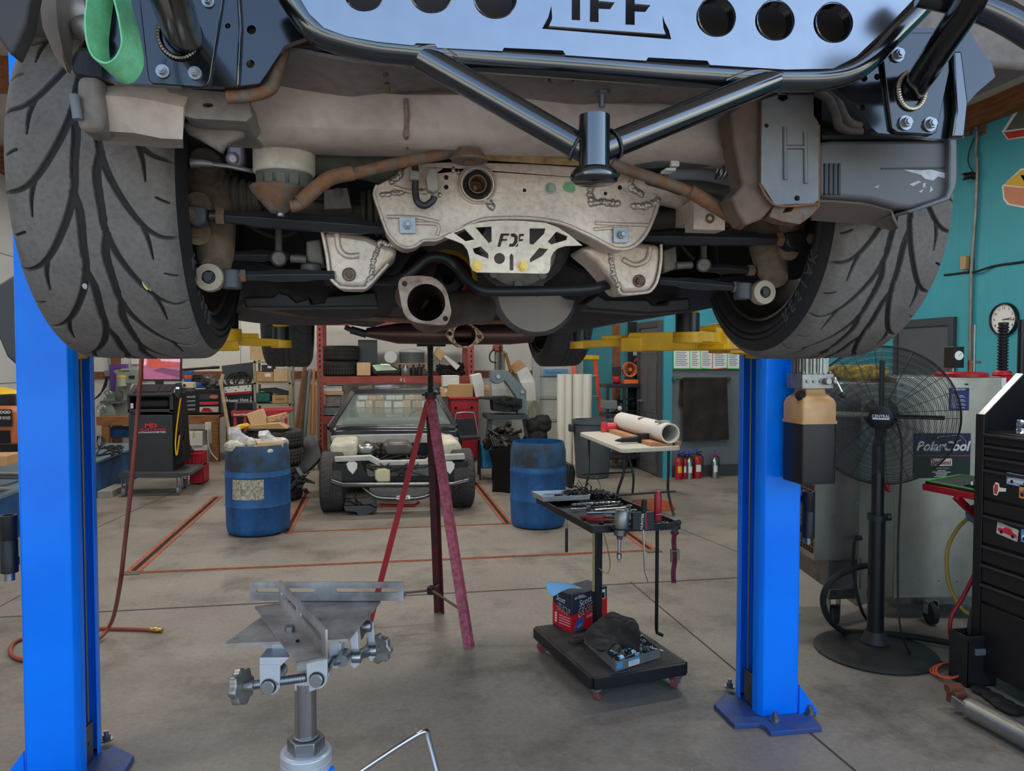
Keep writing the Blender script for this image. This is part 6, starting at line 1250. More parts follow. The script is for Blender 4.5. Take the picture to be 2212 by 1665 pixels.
t=thing('security_camera','small black security camera on the teal wall by the conduit','camera',WX(2104,380,X1));a,b=WX(2080,382,X1-.14),WX(2100,378,X1-.05);fw('camera_body',MB().rod(a,b,[(0,0),(.035,0),(.038,.01),(.036,(b-a).length),(0,(b-a).length)],20),m_black,t);fw('mount',MB().sph(WX(2104,380,X1-.03),.038,14,8),m_black,t);fw('lens',MB().rod(a,a-(b-a).normalized()*.004,[(.022,0),(.026,0),(.026,.004),(.018,.004),(.018,.002),(0,.002)],20),m_chrome,t)
M=MB();M.tube(spl([WX(2104,375,X1-.02),WX(2093,355,X1-.02),WX(2092,335,X1-.02),WX(2104,300,X1-.02),WX(2126,284,X1-.02)],6),.005,7);fw('cable',M,m_rubber,t)
M=MB();M.tube(spl([WX(2040,594,X1-.012),WX(2092,588,X1-.012),WX(2110,586,X1-.05),WX(2150,574,X1-.012),WX(2212,565,X1-.012),WX(2300,548,X1-.012)],6),.011,8);o=fw('wall_cable',M,m_rubber,None,smooth=60);tag(o,'sagging black cable running along the teal wall','cable')
def art(pts_cols,label):
 t=None
 for i,(pts,col)in enumerate(pts_cols):
  ps=[WX(a,b,X1-.004-.003*(i>0))for a,b in pts]
  if t is None:t=thing('painted_board',label,'painting',sum(ps,V())/len(ps),0,'painted boards on the teal wall')
  M=MB();n=len(ps);M.add(ps+[p+V((.006,0,0))for p in ps],[tuple(range(n)),tuple(range(2*n-1,n-1,-1))]+[(j,(j+1)%n,n+(j+1)%n,n+j)for j in range(n)]);fw('paint_patch',M,mat('mural '+str(col),col,.7,0,.1,3),t)
art([([(2164,402),(2205,364),(2260,356),(2270,440),(2215,450),(2176,442),(2167,430)],(226,222,220)),([(2168,398),(2206,368),(2255,362),(2255,398),(2212,404)],(222,176,62)),([(2168,402),(2212,406),(2218,446),(2180,440),(2170,428)],(206,136,104)),([(2204,378),(2255,372),(2255,396),(2216,398)],(110,150,92))],'cut out painted board in yellow, tan and green, lower one on the teal wall')
art([([(2164,284),(2200,228),(2260,200),(2260,290),(2176,302)],(222,224,226)),([(2172,282),(2204,234),(2260,206),(2260,270)],(92,96,82)),([(2168,286),(2260,272),(2260,286),(2178,300)],(190,52,40))],'cut out painted board in grey and red, upper one on the teal wall')
# black tool chest, face along the room
xq,yq=2.92,3.17;t=thing('tool_chest','tall black roller tool chest with stickers at the right edge of the frame','tool chest',(3.2,2.7,0))
zc=lambda py:1.6-(py-775)/FPX*3.6
m_chest=mat('black tool chest paint',(27,27,29),.38,.1,.15,10);ye=1.9
M=MB();M.bb((xq,ye,.10),(3.5,yq,zc(932)));M.bb((3.3,ye,zc(932)),(3.5,yq,1.52));fw('carcass',M,m_chest,t,.004)
v=[(xq,zc(932)),(xq,1.33),(3.13,1.52),(3.5,1.52),(3.5,zc(932))];M=MB();n=len(v);M.add([V((a,yq+.004,b))for a,b in v]+[V((a,yq-.03,b))for a,b in v],[tuple(range(n)),tuple(range(2*n-1,n-1,-1))]+[(j,(j+1)%n,n+(j+1)%n,n+j)for j in range(n)]);fw('hutch_side',M,m_chest,t)
M=MB();M.bar((xq-.004,yq-.012,1.325),(3.13,yq-.012,1.525),.04,.006);fw('steel_edge',M,m_steel,t)
M=MB();M.bb((xq-.02,yq-.045,.10),(xq,yq+.006,1.33));fw('corner_post',M,m_chest,t,.003)
dr_=[(936,957),(961,982),(986,1009),(1013,1074),(1080,1108),(1112,1172),(1178,1214),(1219,1258),(1262,1300),(1306,1452)]
for a,b in dr_:
 M=MB();M.bb((xq-.018,ye,zc(b)),(xq,yq-.05,zc(a)));d_=fw('drawer',M,m_chest,t,.003)
 if b-a<70 and a!=1080:fw('drawer_pull',MB().bb((xq-.034,ye,zc(a)-.012),(xq-.016,yq-.055,zc(a)+.002)),mat('chest trim',(70,70,72),.3,.6,.1),d_,.003)
SM=lambda px,py:(lambda p:RWALL(xq-.0195,p.y,p.z))(WX(px,py,xq-.0195));us=3.3/FPX
def sticker(px,py,w,h,bgc,carc,rz=0,name='sticker'):
 Mx=SM(px,py)@TM((0,0,0),rz);M=MB();M.plate(rrect(-w/2,-h/2,w/2,h/2,.004,2),.0006,Mx);s_=fw(name,M,mat('sticker '+str(bgc),bgc,.5,0,.25,40),t)
 M=MB();M.plate([(a*w,b*h)for a,b in((-.45,-.22),(-.42,.02),(-.22,.08),(-.1,.3),(.15,.32),(.28,.08),(.44,.02),(.45,-.22))],.0005,Mx,z0=.0006);fw('printed_car',M,mat('sticker car '+str(carc),carc,.4,0,.1),s_)
 M=MB()
 for a in(-.27,.27):M.plate(circ(a*w,-.22*h,h*.15,12),.0005,Mx,z0=.0011)
 fw('printed_wheel',M,m_tape,s_)
sticker(2200,1037,.13,.055,(150,170,200),(226,228,226));sticker(2176,1148,.12,.058,(196,186,172),(206,30,60),-.12);sticker(2216,1064,.07,.06,(206,150,92),(150,90,60));sticker(2222,1160,.08,.06,(90,150,210),(226,226,220))
M=MB();Mx=SM(2154,1056);M.plate([(-.02,-.03),(.0,-.032),(.012,-.01),(.05,-.004),(.052,.012),(.014,.01),(.01,.028),(-.008,.032),(-.022,.01)],.0006,Mx);s_=fw('sticker',M,m_paper,t)
M=MB();M.plate([(-.016,-.026),(-.002,-.026),(.006,-.004),(.004,.022),(-.012,.022),(-.018,.0)],.0005,Mx,z0=.0006);fw('printed_shape',M,mat('sticker red',(190,60,48),.5,0,.1),s_)
for i,yy in enumerate((2.98,2.92,2.87,2.80,2.75)):
 if i==0:
  M=MB().lathe([(.018,0),(.026,0),(.026,.02),(.0245,.022),(.0245,.026),(.026,.028),(.026,.062),(.02,.062),(.018,.03)],None,22,closed=True);so_k=fin('socket',M,m_chrome,None,loc=(xq+.05,yy,zc(930)));tag(so_k,'large chrome socket standing on the ledge of the black tool chest','socket','sockets on the tool chest ledge')
 else:dup(so_k,(xq+.05+.02*(i%2),yy,zc(930)),0)
Ds=3.95;t=thing('red_side_table','red folding service shelf on a post beside the tool chest','table',pf(2080,Ds))
cs=[WD(1991,1043,Ds+.12),WD(2054,1037,Ds+.35),WD(2140,1040,Ds+.2),WD(2128,1068,Ds-.25)];z_=cs[0].z
cs=[V((WZ(a,b,.93).x,WZ(a,b,.93).y,.93))for a,b in((1992,1046),(2070,1032),(2180,1042),(2118,1070))]
M=MB().plate([(p.x,p.y)for p in cs],.035,None,z0=.90);fw('shelf',M,m_red,t,.004);lg=(cs[2]+cs[3])/2
M=MB();M.bar((lg.x-.25,lg.y-.02,.9),(lg.x-.03,lg.y,.72),.03,.03);M.bar((lg.x-.03,lg.y,.93),(lg.x-.03,lg.y,.02),.035,.035);fw('bracket',M,m_red,t,.003)
M=MB().plate([(lambda q:(q.x,q.y))(p+(sum(cs,V())/4-p)*.06)for p in cs],.012,None,z0=.9365);o=fw('tablet',M,m_plast,None,.003);tag(o,'flat dark tablet with green edge lying on the red shelf','tablet')
M=MB();e4=[p+(sum(cs,V())/4-p)*.09+V((0,0,.02))for p in cs];M.tube(e4,.0035,6,closed=True);g_=fw('green_edge',M,mat('bright green trim',(82,214,60),.5,0,.05),o)
M=MB();p=WD(2105,1050,3.75);p.z=.965;M.sph(p,(.03,.02,.016),12,8);M.cyl(p,p+V((-.04,.02,.0)),.012,n=10);o=fw('small_part',M,m_steel,None);tag(o,'small shiny metal part on the dark tablet','part')
M=MB();p=WD(2107,1110,3.9);M.sph(p,(.05,.04,.05),12,8);M.sph(p+V((.02,-.02,-.03)),(.03,.03,.04),10,7);o=fw('blue_rag',M,mat('faded blue cloth',(96,138,160),.9,0,.25,20,.5,60),None);tag(o,'faded blue rag stuffed under the red shelf','rag')
for nm,pts,r,mt_,lb in(('yellow_hose',[(2100,1113,3.95),(2070,1140,4.0),(2046,1190,4.0),(2050,1260,4.0),(2075,1310,3.95),(2096,1328,3.9)],.010,mat('yellow air hose',(188,156,60),.5,0,.2),'yellow air hose hanging under the red shelf'),('red_hose',[(2106,1238,3.8),(2080,1290,3.8),(2056,1330,3.8),(2052,1370,3.8),(2062,1396,3.8)],.010,m_rh,'dark red air hose beside the tool chest'),('black_hose',[(2112,1290,3.7),(2098,1330,3.7),(2094,1370,3.7),(2100,1392,3.7)],.011,m_rubber,'short black hose hanging between the red hose and the tool chest')):
 M=MB();M.tube(spl([WD(a,b,d)for a,b,d in pts],6),r,10);o=fw(nm,M,mt_,None,smooth=60);tag(o,lb,'hose')
p=[WZ(a,b)for a,b in((2062,1485),(2128,1500),(2128,1440),(2085,1440))]
q=WZ(2088,1486);t=thing('black_bin','open black bin on the floor at the corner of the tool chest','bin',q);a=q;w_,d_,h_=.16,.11,.25
M=MB()
for lo,hi in(((0,0,0),(w_,.008,h_)),((0,d_,0),(w_,d_+.008,h_)),((0,0,0),(.008,d_,h_)),((w_,0,0),(w_+.008,d_,h_)),((0,0,0),(w_,d_,.008))):M.bb(lo,hi)
M.bb((-.005,-.006,h_-.02),(w_+.01,0,h_));fin('body',M,m_plast,t,.002);fin('grip',MB().bb((.04,-.012,h_-.09),(.12,0,h_-.06)),m_grey,t,.002)
M=MB()
for k in range(3):M.tube(spl([WZ(2060-40*math.cos(a)*(1-.15*k)-10,1448+14*math.sin(a)*(1+.1*k),.012+.012*k)for a in[2*PI*i/12 for i in range(12)]],4,True),.006,8,closed=True)
o=fw('orange_cord',M,mat('orange cord',(206,92,50),.5,0,.15),None,smooth=60);tag(o,'orange extension cord coiled on the floor by the black bin','cord')
A,B_=WZ(2082,1520,.055),WZ(2260,1616,.055);t=thing('driveshaft','silver driveshaft lying on the floor beside the tool chest','driveshaft',V((A.x,A.y,0)))
d=(B_-A).normalized();M=MB();M.rod(A+d*.03,B_,[(.02,0),(.045,.012),(.046,.03),(.046,1.2),(0,1.2)],28);fw('tube',M,mat('dull aluminium',(166,164,156),.42,.85,.25,10,.1),t)
s1=d.cross(V((0,0,1)));M=MB().cyl(A+d*.02,A+d*.06,.04,n=20)
for s in(-1,1):M.bar(A+d*.05+s1*s*.035,A-d*.03+s1*s*.035+V((0,0,.01)),.016,.045)
fw('yoke',M,m_cast,t,.004);M=MB();M.cyl(A-d*.02-s1*.06,A-d*.02+s1*.03,.02,n=16);M.box(A-d*.04+V((0,0,.015)),(.06,.06,.06));M.cyl(A-d*.05+V((-.04,0,.05)),A-d*.05+V((.03,0,.05)),.022,n=16);fw('universal_joint',M,mat('red brown rusty joint',(128,74,54),.7,.3,.35,20),t,.004)
M=MB()
for k in range(9):p=WZ(2120+9*k,1494+5*k+R.uniform(-5,5),.014);M.sph(p,(R.uniform(.03,.05),.05,R.uniform(.012,.02)),10,6)
o=fw('dark_rag',M,mat('oily black cloth',(34,33,33)),None,smooth=80);tag(o,'dark rag bunched on the floor between driveshaft and tool chest','rag')
# background, left side
def pxbox(name,label,cat,x0,y0,x1,y1,Y,dep,mt,group=None,bevel=.004,rz=0,kind='plain'):
 """a box whose front face covers the given photo rectangle at distance Y"""
 a,b=WY(x0,y1,Y),WY(x1,y0,Y);w,h=b.x-a.x,b.z-a.z;c=((a.x+b.x)/2,Y+dep/2,a.z)
 t=thing(name,label,cat,c,rz,group);M=MB().bb((-w/2,-dep/2,0),(w/2,dep/2,h));fin('body' if kind=='plain' else 'carton',M,mt,t,bevel)
 if kind=='tape':fin('tape',MB().bb((-w*.06,-dep/2-.0012,h*.55),(w*.06,-dep/2,h)).bb((-w*.06,-dep/2,h),(w*.06,dep/2,h+.0012)),mat('packing tape',(200,176,140),.35,0,.05),t)
 if kind=='label':fin('paper_label',MB().bb((w*.02,-dep/2-.0012,h*.5),(w*.36,-dep/2,h*.85)),m_paper,t)
 if kind=='open':
  M=MB()
  for s in(-1,1):M.add([V((s*w/2,-dep/2,h)),V((s*w/2,dep/2,h)),V((s*w*.72,dep/2,h*1.18)),V((s*w*.72,-dep/2,h*1.18))],[(0,1,2,3)])
  fin('flap',M,mt,t)
 t['_w'],t['_h'],t['_d']=w,h,dep;return t
def dims(t):return t['_w'],t['_h'],t['_d']
m_bpaint=mat('worn blue platform paint',(38,92,148),.55,.1,.3,4,col2=(30,62,104));xr=-3.18
t=thing('alignment_platform','raised blue platform along the left wall behind the left lift post','platform',(-4.0,8.8,0))
fw('side',MB().bb((-4.7,6.4,0),(xr,11.1,.40)),m_bpaint,t,.006);fw('deck',MB().bb((-4.7,6.4,.40),(xr+.01,11.1,.43)),mat('grey blue deck',(104,124,140),.6,.1,.3,3),t,.004)
M=MB();M.tube([WD(-20,1026,6.6),WD(60,1028,7.2)],.035,14);M.tube([WD(-20,1062,6.4),WD(60,1066,7.0)],.05,14);fw('rail',M,m_zinc,t)
M=MB();M.cyl(WD(205,957,9.0),WD(214,955,8.9),.075,n=24,cap=False);M.torus((0,0,0),.075,.008,BM(WD(214,955,8.9),_R*.5-_F0*.5,(0,0,1)),24);o=fw('exhaust_hose_end',M,m_dsteel,None);tag(o,'round black hose end with bright rim lying on the blue platform','hose')
M=MB()
for k in range(5):M.tube(spl([(lambda p:V((p.x,p.y,.44)))(WZ(R.uniform(212,268),R.uniform(958,985),.44))for _ in range(5)],6),.008,6)
o=fw('black_cables',M,m_rubber,None,smooth=60);tag(o,'loose black cables lying on the blue platform','cables',kind='stuff')
o=fw('wood_block',MB().bar(WZ(226,1068,.04),WZ(262,1052,.04),.16,.08),mat('grey weathered wood',(150,144,134),.8,0,.2,8),None,.004);tag(o,'grey wood block on the floor beside the blue platform','block')
t=thing('floor_blower','orange air mover with black label at the left edge of the frame','blower',WD(8,948,7.0));dB=7.0
fw('housing',MB().px([(-60,880),(20,880),(34,890),(36,960),(-60,962)],WD(8,900,dB).y,WD(8,900,dB).y+.3),mat('orange moulded plastic',(186,100,48),.55,0,.25,8),t,.02)
Bm_=BM(WD(12,898,dB-.03),_R,(0,0,1));M=MB().plate([(-.09,-.10),(.06,-.10),(.06,.06),(-.09,.06)],.002,Bm_);lb_=fw('label',M,m_tape,t);M=MB();text(M,'RIDGID',Bm_@TM((-.015,.035,.003)),.13,.028,bold=.02);text(M,'AIR MOVER',Bm_@TM((-.015,-.02,.003)),.12,.03,shear=.2);fw('lettering',M,m_paper,t)
fw('outlet',MB().px([(-60,930),(20,930),(22,958),(-60,958)],WD(8,900,dB).y-.02,WD(8,900,dB).y),m_dark,t)
o=fw('yellow_hood',MB().sph(WD(-5,868,7.8),(.26,.25,.16),18,10),mat('yellow moulded plastic',(220,182,20),.45,0,.1),None,smooth=60);tag(o,'rounded yellow plastic hood behind the orange air mover','hood')
o=fw('black_motor',MB().box(WD(26,866,7.5)-V((0,0,.25)),(.16,.2,.64)),m_plast,None,.01);tag(o,'black motor box between the yellow hood and the left post','motor')
pxbox('carton','small brown box on the white runway at the left edge','box',-40,985,14,1008,6.9,.3,m_card)
Yb=12.1;xb0,xb1=xof(205,Yb),xof(472,Yb);zb_=zof(900,Yb,250)
t=thing('workbench','long wooden workbench against the back wall','workbench',((xb0+xb1)/2,Yb+.4,0))
fw('top',MB().bb((xb0,Yb,zb_-.04),(xb1,Yb+.9,zb_)).bb((xb0,Yb,zb_-.13),(xb1,Yb+.04,zb_-.04)),m_wood,t,.004)
for p in(216,330,455):x=xof(p,Yb);fw('leg',MB().bb((x,Yb,0),(x+.10,Yb+.09,zb_-.13)),m_wood,t,.003)
m_mill=mat('sage green machine paint',(138,150,138),.45,.2,.2,6);Ym=12.25
t=thing('milling_machine','small sage green milling machine on the left end of the workbench','machine',(xof(255,Ym),Ym,zb_))
def PM(M,pts,y0,y1):return M.px(pts,Ym+y0,Ym+y1)
fw('base',PM(MB(),[(214,900),(250,900),(248,888),(240,868),(226,868),(218,888)],.05,.4),m_mill,t,.01)
fw('table',PM(MB(),[(216,866),(266,866),(266,872),(216,872)],.0,.35),m_dsteel,t,.003)
fw('saddle',PM(MB(),[(226,846),(246,846),(250,866),(222,866)],.1,.35),m_mill,t,.006)
fw('column',PM(MB(),[(250,832),(268,832),(272,898),(250,898)],.2,.5),m_mill,t,.01)
fw('head',PM(MB(),[(246,799),(304,797),(304,828),(270,828),(268,834),(252,834),(250,806),(246,806)],.05,.4),m_mill,t,.01)
q=WY(261,820,Ym+.03);mo_=fw('motor',MB().cyl(q+V((0,.05,-.10)),q+V((0,.05,.07)),.075,n=24),mat('pale green motor',(168,172,150),.45,.2,.2),t);fw('yellow_band',MB().cyl(q+V((0,.05,.035)),q+V((0,.05,.06)),.0765,n=24),m_yellow,t)
M=MB();text(M,'CLAUSING',BM(WY(268,801,Ym+.045),(1,0,0),(0,0,1)),.16,.03,bold=.02);fw('lettering',M,m_tape,t)
for a,b,r in((219,883,.062),(233,851,.055)):
 Mw=BM(WY(a,b,Ym),(1,0,0),(0,0,1));M=MB().torus((0,0,0),r,.008,Mw,28)
 for k in range(3):M.cyl(Mw@V((0,0,0)),Mw@V((r*math.cos(k*2.1),r*math.sin(k*2.1),0)),.006,n=8)
 M.cyl(Mw@V((0,0,-.1)),Mw@V((0,0,.01)),.014,n=12);fw('handwheel',M,m_steel,t)
M=MB();q=WY(255,852,Ym+.05);M.rod(q,q+V((0,.1,0)),[(0,0),(.06,0),(.06,.06),(.03,.1),(0,.1)],18);fw('vise',M,m_dsteel,t);fw('switch_box',PM(MB(),[(278,811),(290,811),(290,818),(278,818)],.03,.06),m_tape,t)
fw('purple_column',MB().px([(236,788),(272,786),(272,796),(248,796),(247,846),(238,846)],Ym+.42,Ym+.55),mat('purple paint',(92,52,132),.4,0,.15),t,.006)
M=MB()
for k in range(3):M.tube(spl([WY(232-k,815,Ym+.6),WY(228-2*k,835,Ym+.6),WY(212+k,855,Ym+.5),WY(198-3*k,866,Ym+.4)],5),.012,7)
o=fw('wall_cable',M,m_rubber,None,smooth=60);tag(o,'thick black cables hanging on the wall left of the milling machine','cables')
pxbox('socket_box','pale double wall socket box above the milling machine','socket box',283,774,298,787,Y1-.06,.06,m_white);pxbox('switch_box','grey switch box on the wall left of the purple column','switch box',225,800,238,813,Y1-.08,.08,m_grey)
pxbox('storage_tote','blue plastic tote under the left end of the workbench','tote',228,924,300,946,12.3,.4,m_bpaint,bevel=.015)
Yd=9.25;t=thing('dyno_cabinet','black wheeled computer cabinet with red lettering by the blue platform','cabinet',(xof(326,Yd),Yd+.3,0));m_cab=mat('charcoal cabinet paint',(48,49,51),.5,.1,.12,4)
def PD(pts,y0,y1):return MB().px(pts,Yd+y0,Yd+y1)
fw('body',PD([(278,896),(372,896),(374,1022),(278,1022)],0,.55),m_cab,t,.004)
M=MB();M.px([(274,856),(280,856),(280,892),(276,892)],Yd,Yd+.5);M.px([(366,854),(374,854),(374,892),(366,892)],Yd,Yd+.5);M.px([(276,884),(374,884),(374,890),(276,890)],Yd,Yd+.5);M.px([(276,850),(372,850),(372,856),(276,856)],Yd,Yd+.5);M.px([(280,850),(370,850),(370,895),(280,895)],Yd+.45,Yd+.5)
fw('open_shelf',M,m_cab,t,.003)
kb=[WY(274,852,Yd-.02),WY(372,850,Yd-.02),WY(380,829,Yd+.3),WY(290,830,Yd+.3)];M=MB().add(kb+[p-V((0,0,.02))for p in kb],[(0,1,2,3),(7,6,5,4),(0,4,5,1),(1,5,6,2),(2,6,7,3),(3,7,4,0)]);fw('keyboard_tray',M,m_cab,t,.003)
M=MB();U=(kb[1]-kb[0])*.84;W_=(kb[3]-kb[0])*.6;o_=kb[0]+(kb[1]-kb[0])*.1+(kb[3]-kb[0])*.15;Mk=BM(o_,U,W_)
for i in range(22):
 for j in range(6):
  if i not in(14,18):M.bb((U.length*(i+.1)/22,W_.length*(j+.1)/6,.004),(U.length*(i+.9)/22,W_.length*(j+.85)/6,.014),Mk)
ky=fw('keyboard',M,mat('black keys',(58,58,58),.5,0,.1),None);tag(ky,'black computer keyboard on the sloping top of the dyno cabinet','keyboard')
M=MB();text(M,'MD',BM(WY(326,919,Yd-.003),(1,0,0),(0,0,1)),.13,.05,bold=.04);text(M,'MUSTANG',BM(WY(328,928,Yd-.003),(1,0,0),(0,0,1)),.31,.03,bold=.005);fw('red_lettering',M,mat('red lettering',(212,36,52),.5,0,0),t)
M=MB();text(M,'DYNAMOMETER',BM(WY(328,933.5,Yd-.003),(1,0,0),(0,0,1)),.31,.018,bold=.02);M.px([(281,871),(288,871),(288,882),(281,882)],Yd+.03,Yd+.035);fw('white_lettering',M,m_paper,t)
fw('base_platform',PD([(254,1024),(262,1020),(410,1020),(414,1026),(380,1032),(256,1032)],-.08,.6),m_dgrey,t,.006);fw('door_slot',PD([(285,950),(291,950),(291,970),(285,970)],-.003,.01),m_dark,t)
for a,dy in((268,-.02),(386,-.02),(282,.5),(400,.5)):
 q=WY(a,1030,Yd+dy);M=MB();M.rod(V((q.x-.018,q.y,.055)),V((q.x+.018,q.y,.055)),[(0,0),(.04,0),(.055,.006),(.055,.03),(.04,.036),(0,.036)],20);w_=fw('caster_wheel',M,m_grey,t);fw('caster_fork',MB().bb((q.x-.026,q.y-.02,.05),(q.x-.02,q.y+.02,q.z)).bb((q.x+.02,q.y-.02,.05),(q.x+.026,q.y+.02,q.z)).bb((q.x-.026,q.y-.02,q.z-.01),(q.x+.026,q.y+.02,q.z)),m_zinc,w_)
fw('column',PD([(376,850),(382,850),(392,1000),(374,1010)],.05,.5),m_dark,t)
t2=pxbox('laptop_bag','black bag lying in the open shelf of the dyno cabinet','bag',291,863,366,882,Yd+.06,.3,m_rubber,bevel=.03)
ts=thing('computer_monitor','computer monitor with a red canyon picture above the dyno cabinet','monitor',WY(350,825,Yd+.3));Ymn=Yd+.3
fw('bezel',MB().px([(306,745),(392,745),(391,823),(307,823)],Ymn,Ymn+.05),m_black,ts,.003);fw('stand',MB().px([(335,822),(352,822),(352,836),(335,836)],Ymn+.02,Ymn+.05),m_black,ts)
Mscr=lambda pts,y,col,nm,em=.5:fw(nm,MB().px(pts,Ymn-.002-y,Ymn-y),mat('screen '+nm,col,.4,0,.35,14,emit=em),ts)
sc0=Mscr([(309,748),(389,748),(388,819),(310,819)],0,(150,84,112),'screen');Mscr([(309,748),(389,748),(389,782),(340,779),(309,790)],.002,(204,150,168),'picture_sky');Mscr([(318,772),(321,756),(344,757),(347,780),(388,786),(388,792),(350,792),(330,796),(316,790)],.003,(168,70,58),'picture_butte');Mscr([(330,800),(350,794),(388,800),(388,816),(352,806)],.003,(104,56,84),'picture_ridge')
M=MB()
for k in range(7):M.tube(spl([WY(388+R.uniform(-3,6),850,Yd+.1),WY(384+R.uniform(-6,10),900,Yd+.05),WY(382+R.uniform(-8,12),960,Yd+.03),WY(390+R.uniform(-4,6),985-4*k,Yd+.05),WY(396+R.uniform(-4,6),930,Yd+.1)],5),.008,6)
o=fw('hanging_cables',M,m_rubber,None,smooth=60);tag(o,'bundle of black cables hanging on the right side of the dyno cabinet','cables',kind='stuff')
M=MB();M.tube(spl([WY(390,860,Yd),WY(382,920,Yd),WY(379,960,Yd),WY(382,983,Yd),WY(388,940,Yd)],6),.009,7);o=fw('yellow_cable',M,m_yellow,None,smooth=60);tag(o,'yellow cable looped beside the black cable bundle','cable')
t=thing('hand_controller','black handset with lights hanging by the keyboard','controller',WY(384,858,Yd));fw('handset',MB().px([(378,828),(390,826),(392,846),(386,860),(378,856)],Yd-.03,Yd+.03),m_plast,t,.004);fw('lights',MB().px([(380,836),(383,836),(383,840),(380,840)],Yd-.034,Yd-.03).px([(384,836),(387,836),(387,840),(384,840)],Yd-.034,Yd-.03),mat('indicator',(220,240,230),.5,0,0,emit=.6),t)
t=pxbox('test_meter','cream test meter box beside the keyboard','meter',391,826,417,838,Yd+.1,.15,mat('cream plastic',(196,186,150),.5,0,.1));w,h,d_=dims(t);fin('knob',MB().cyl((-w*.2,-d_/2,h/2),(-w*.2,-d_/2-.02,h/2),.015),m_plast,t);pxbox('battery_charger','dark box with pink light under the cream meter','charger',391,838,416,846,Yd+.1,.15,m_dgrey)
t=thing('toolbox','black bench toolbox with drawers and bright stickers','toolbox',WY(440,896,Yb+.15));Yt=Yb+.15
fw('body',MB().px([(396,843),(476,840),(476,893),(396,895)],Yt,Yt+.4),m_black,t,.006)
for k in range(4):fw('drawer_pull',MB().px([(396,856+9*k),(422,855+9*k),(422,859+9*k),(396,860+9*k)],Yt-.02,Yt),m_zinc,t,.002)
for a,col,nm in(((852,863),(60,58,60),0),((868,874),(206,66,70),1),((879,890),(214,206,196),2)):fw('drawer_front',MB().px([(431,a[0]),(472,a[0]-1),(472,a[1]),(431,a[1])],Yt-.012,Yt),mat('sticker drawer %d'%nm,col,.5,0,.2,30),t,.002)
fw('oval_sticker',MB().plate(circ(0,0,.065,20,.028),.002,BM(WY(462,857,Yt-.0125),(1,0,0),(0,0,1))),mat('orange sticker',(206,120,74),.5,0,.2),t);fw('red_sticker',MB().px([(434,889),(440,880),(452,881),(460,889)],Yt-.014,Yt-.012),m_red,t)
for i,(a,b,c_,d_,col,lb)in enumerate(((398,801,413,809,(50,88,156),'top blue bin of the small stack left on the bench'),(398,810,413,818,(198,82,60),'orange middle bin of the small stack on the bench'),(398,818,413,826,(50,88,156),'lowest blue bin of the small stack on the bench'))):pxbox('parts_bin',lb,'bin',a,b,c_,d_,Yb+.3,.2,mat('bin '+str(col),col,.5,0,.1),'stack of parts bins')
pxbox('blue_case','flat blue case lying on top of the toolbox','case',415,826,446,838,Yb+.3,.25,mat('blue plastic',(44,80,150),.5,0,.15),bevel=.02)
M=MB();[M.sph(WY(R.uniform(446,476),R.uniform(818,838),Yb+.3),(R.uniform(.06,.11),.08,R.uniform(.05,.09)),20,14)for _ in range(7)];o=fw('grey_bag',M,mat('grey plastic bag',(74,74,72),.35,0,.4,20,.5,40),None,smooth=70);crumple(o,.07,.05);tag(o,'crumpled grey plastic bag on the bench toolbox','bag')
M=MB();[M.box(WY(R.uniform(414,444),R.uniform(812,826),Yb+.4),(R.uniform(.06,.2),.08,R.uniform(.03,.06)),R.uniform(-.4,.4))for _ in range(7)];o=fw('tool_pile',M,m_plast,None,.006);tag(o,'pile of black hand tools on the bench','tools',kind='stuff')
for nm,a,col,lb in(('sticker_plate',(442,798,476,803),(206,200,192),'upper white plate with small lettering on the wall behind the bench'),('sticker_plate',(434,803,448,810),(196,160,60),'yellow plate on the wall behind the bench'),('sticker_plate',(452,803,478,809),(206,160,150),'pinkish plate on the wall behind the bench')):pxbox(nm,lb,'plate',*a,Y1-.02,.02,mat('plate '+str(col),col,.5,0,.3,40),'plates on the wall behind the bench')
M=MB();M.cyl(WY(392,799,Yb+.5),WY(456,794,Yb+.5),.022,n=10);M.cyl(WY(456,794,Yb+.5),WY(474,793,Yb+.5),.026,n=10);o=fw('long_bar',M,m_blkstl,None);tag(o,'long dark bar with red end lying above the bench','bar')
pxbox('storage_box','white box under the right end of the workbench','box',401,932,437,963,Yb-.05,.4,m_wcard,kind='tape');pxbox('storage_box','white box on the floor below the other white box under the bench','box',420,962,448,1004,Yb,.4,m_wcard)
pxbox('outlet_box','cream electrical outlet on the front leg of the bench','outlet',443,912,456,929,Yb-.06,.05,m_white);M=MB();M.tube(spl([WY(449,924,Yb-.08),WY(449,950,Yb-.08),WY(455,975,Yb-.1),WY(470,993,Yb-.2)],6),.007,7);o=fw('extension_cord',M,m_white,None,smooth=60);tag(o,'white cord hanging from the outlet on the bench leg','cord')
m_crate=mat('red plastic crate',(178,26,48),.45,0,.15)
def crate(px0,py0,px1,py1,Y,dep,mt,label):
 a,b=WY(px0,py1,Y),WY(px1,py0,Y);w,h=b.x-a.x,b.z-a.z;t=thing('plastic_crate',label,'crate',((a.x+b.x)/2,Y+dep/2,a.z));M=MB()
 for lo,hi in(((-w/2,-dep/2,0),(w/2,-dep/2+.01,h)),((-w/2,dep/2-.01,0),(w/2,dep/2,h)),((-w/2,-dep/2,0),(-w/2+.01,dep/2,h)),((w/2-.01,-dep/2,0),(w/2,dep/2,h)),((-w/2,-dep/2,0),(w/2,dep/2,.01))):M.bb(lo,hi)
 fin('shell',M,mt,t,.003);M=MB();M.bb((-w/2-.008,-dep/2-.008,h-.03),(w/2+.008,-dep/2,h));
 for k in range(5):x=-w/2+w*(k+.5)/5;M.bb((x-.006,-dep/2-.007,.02),(x+.006,-dep/2,h-.03))
 fin('rib',M,mt,t,.002);return t
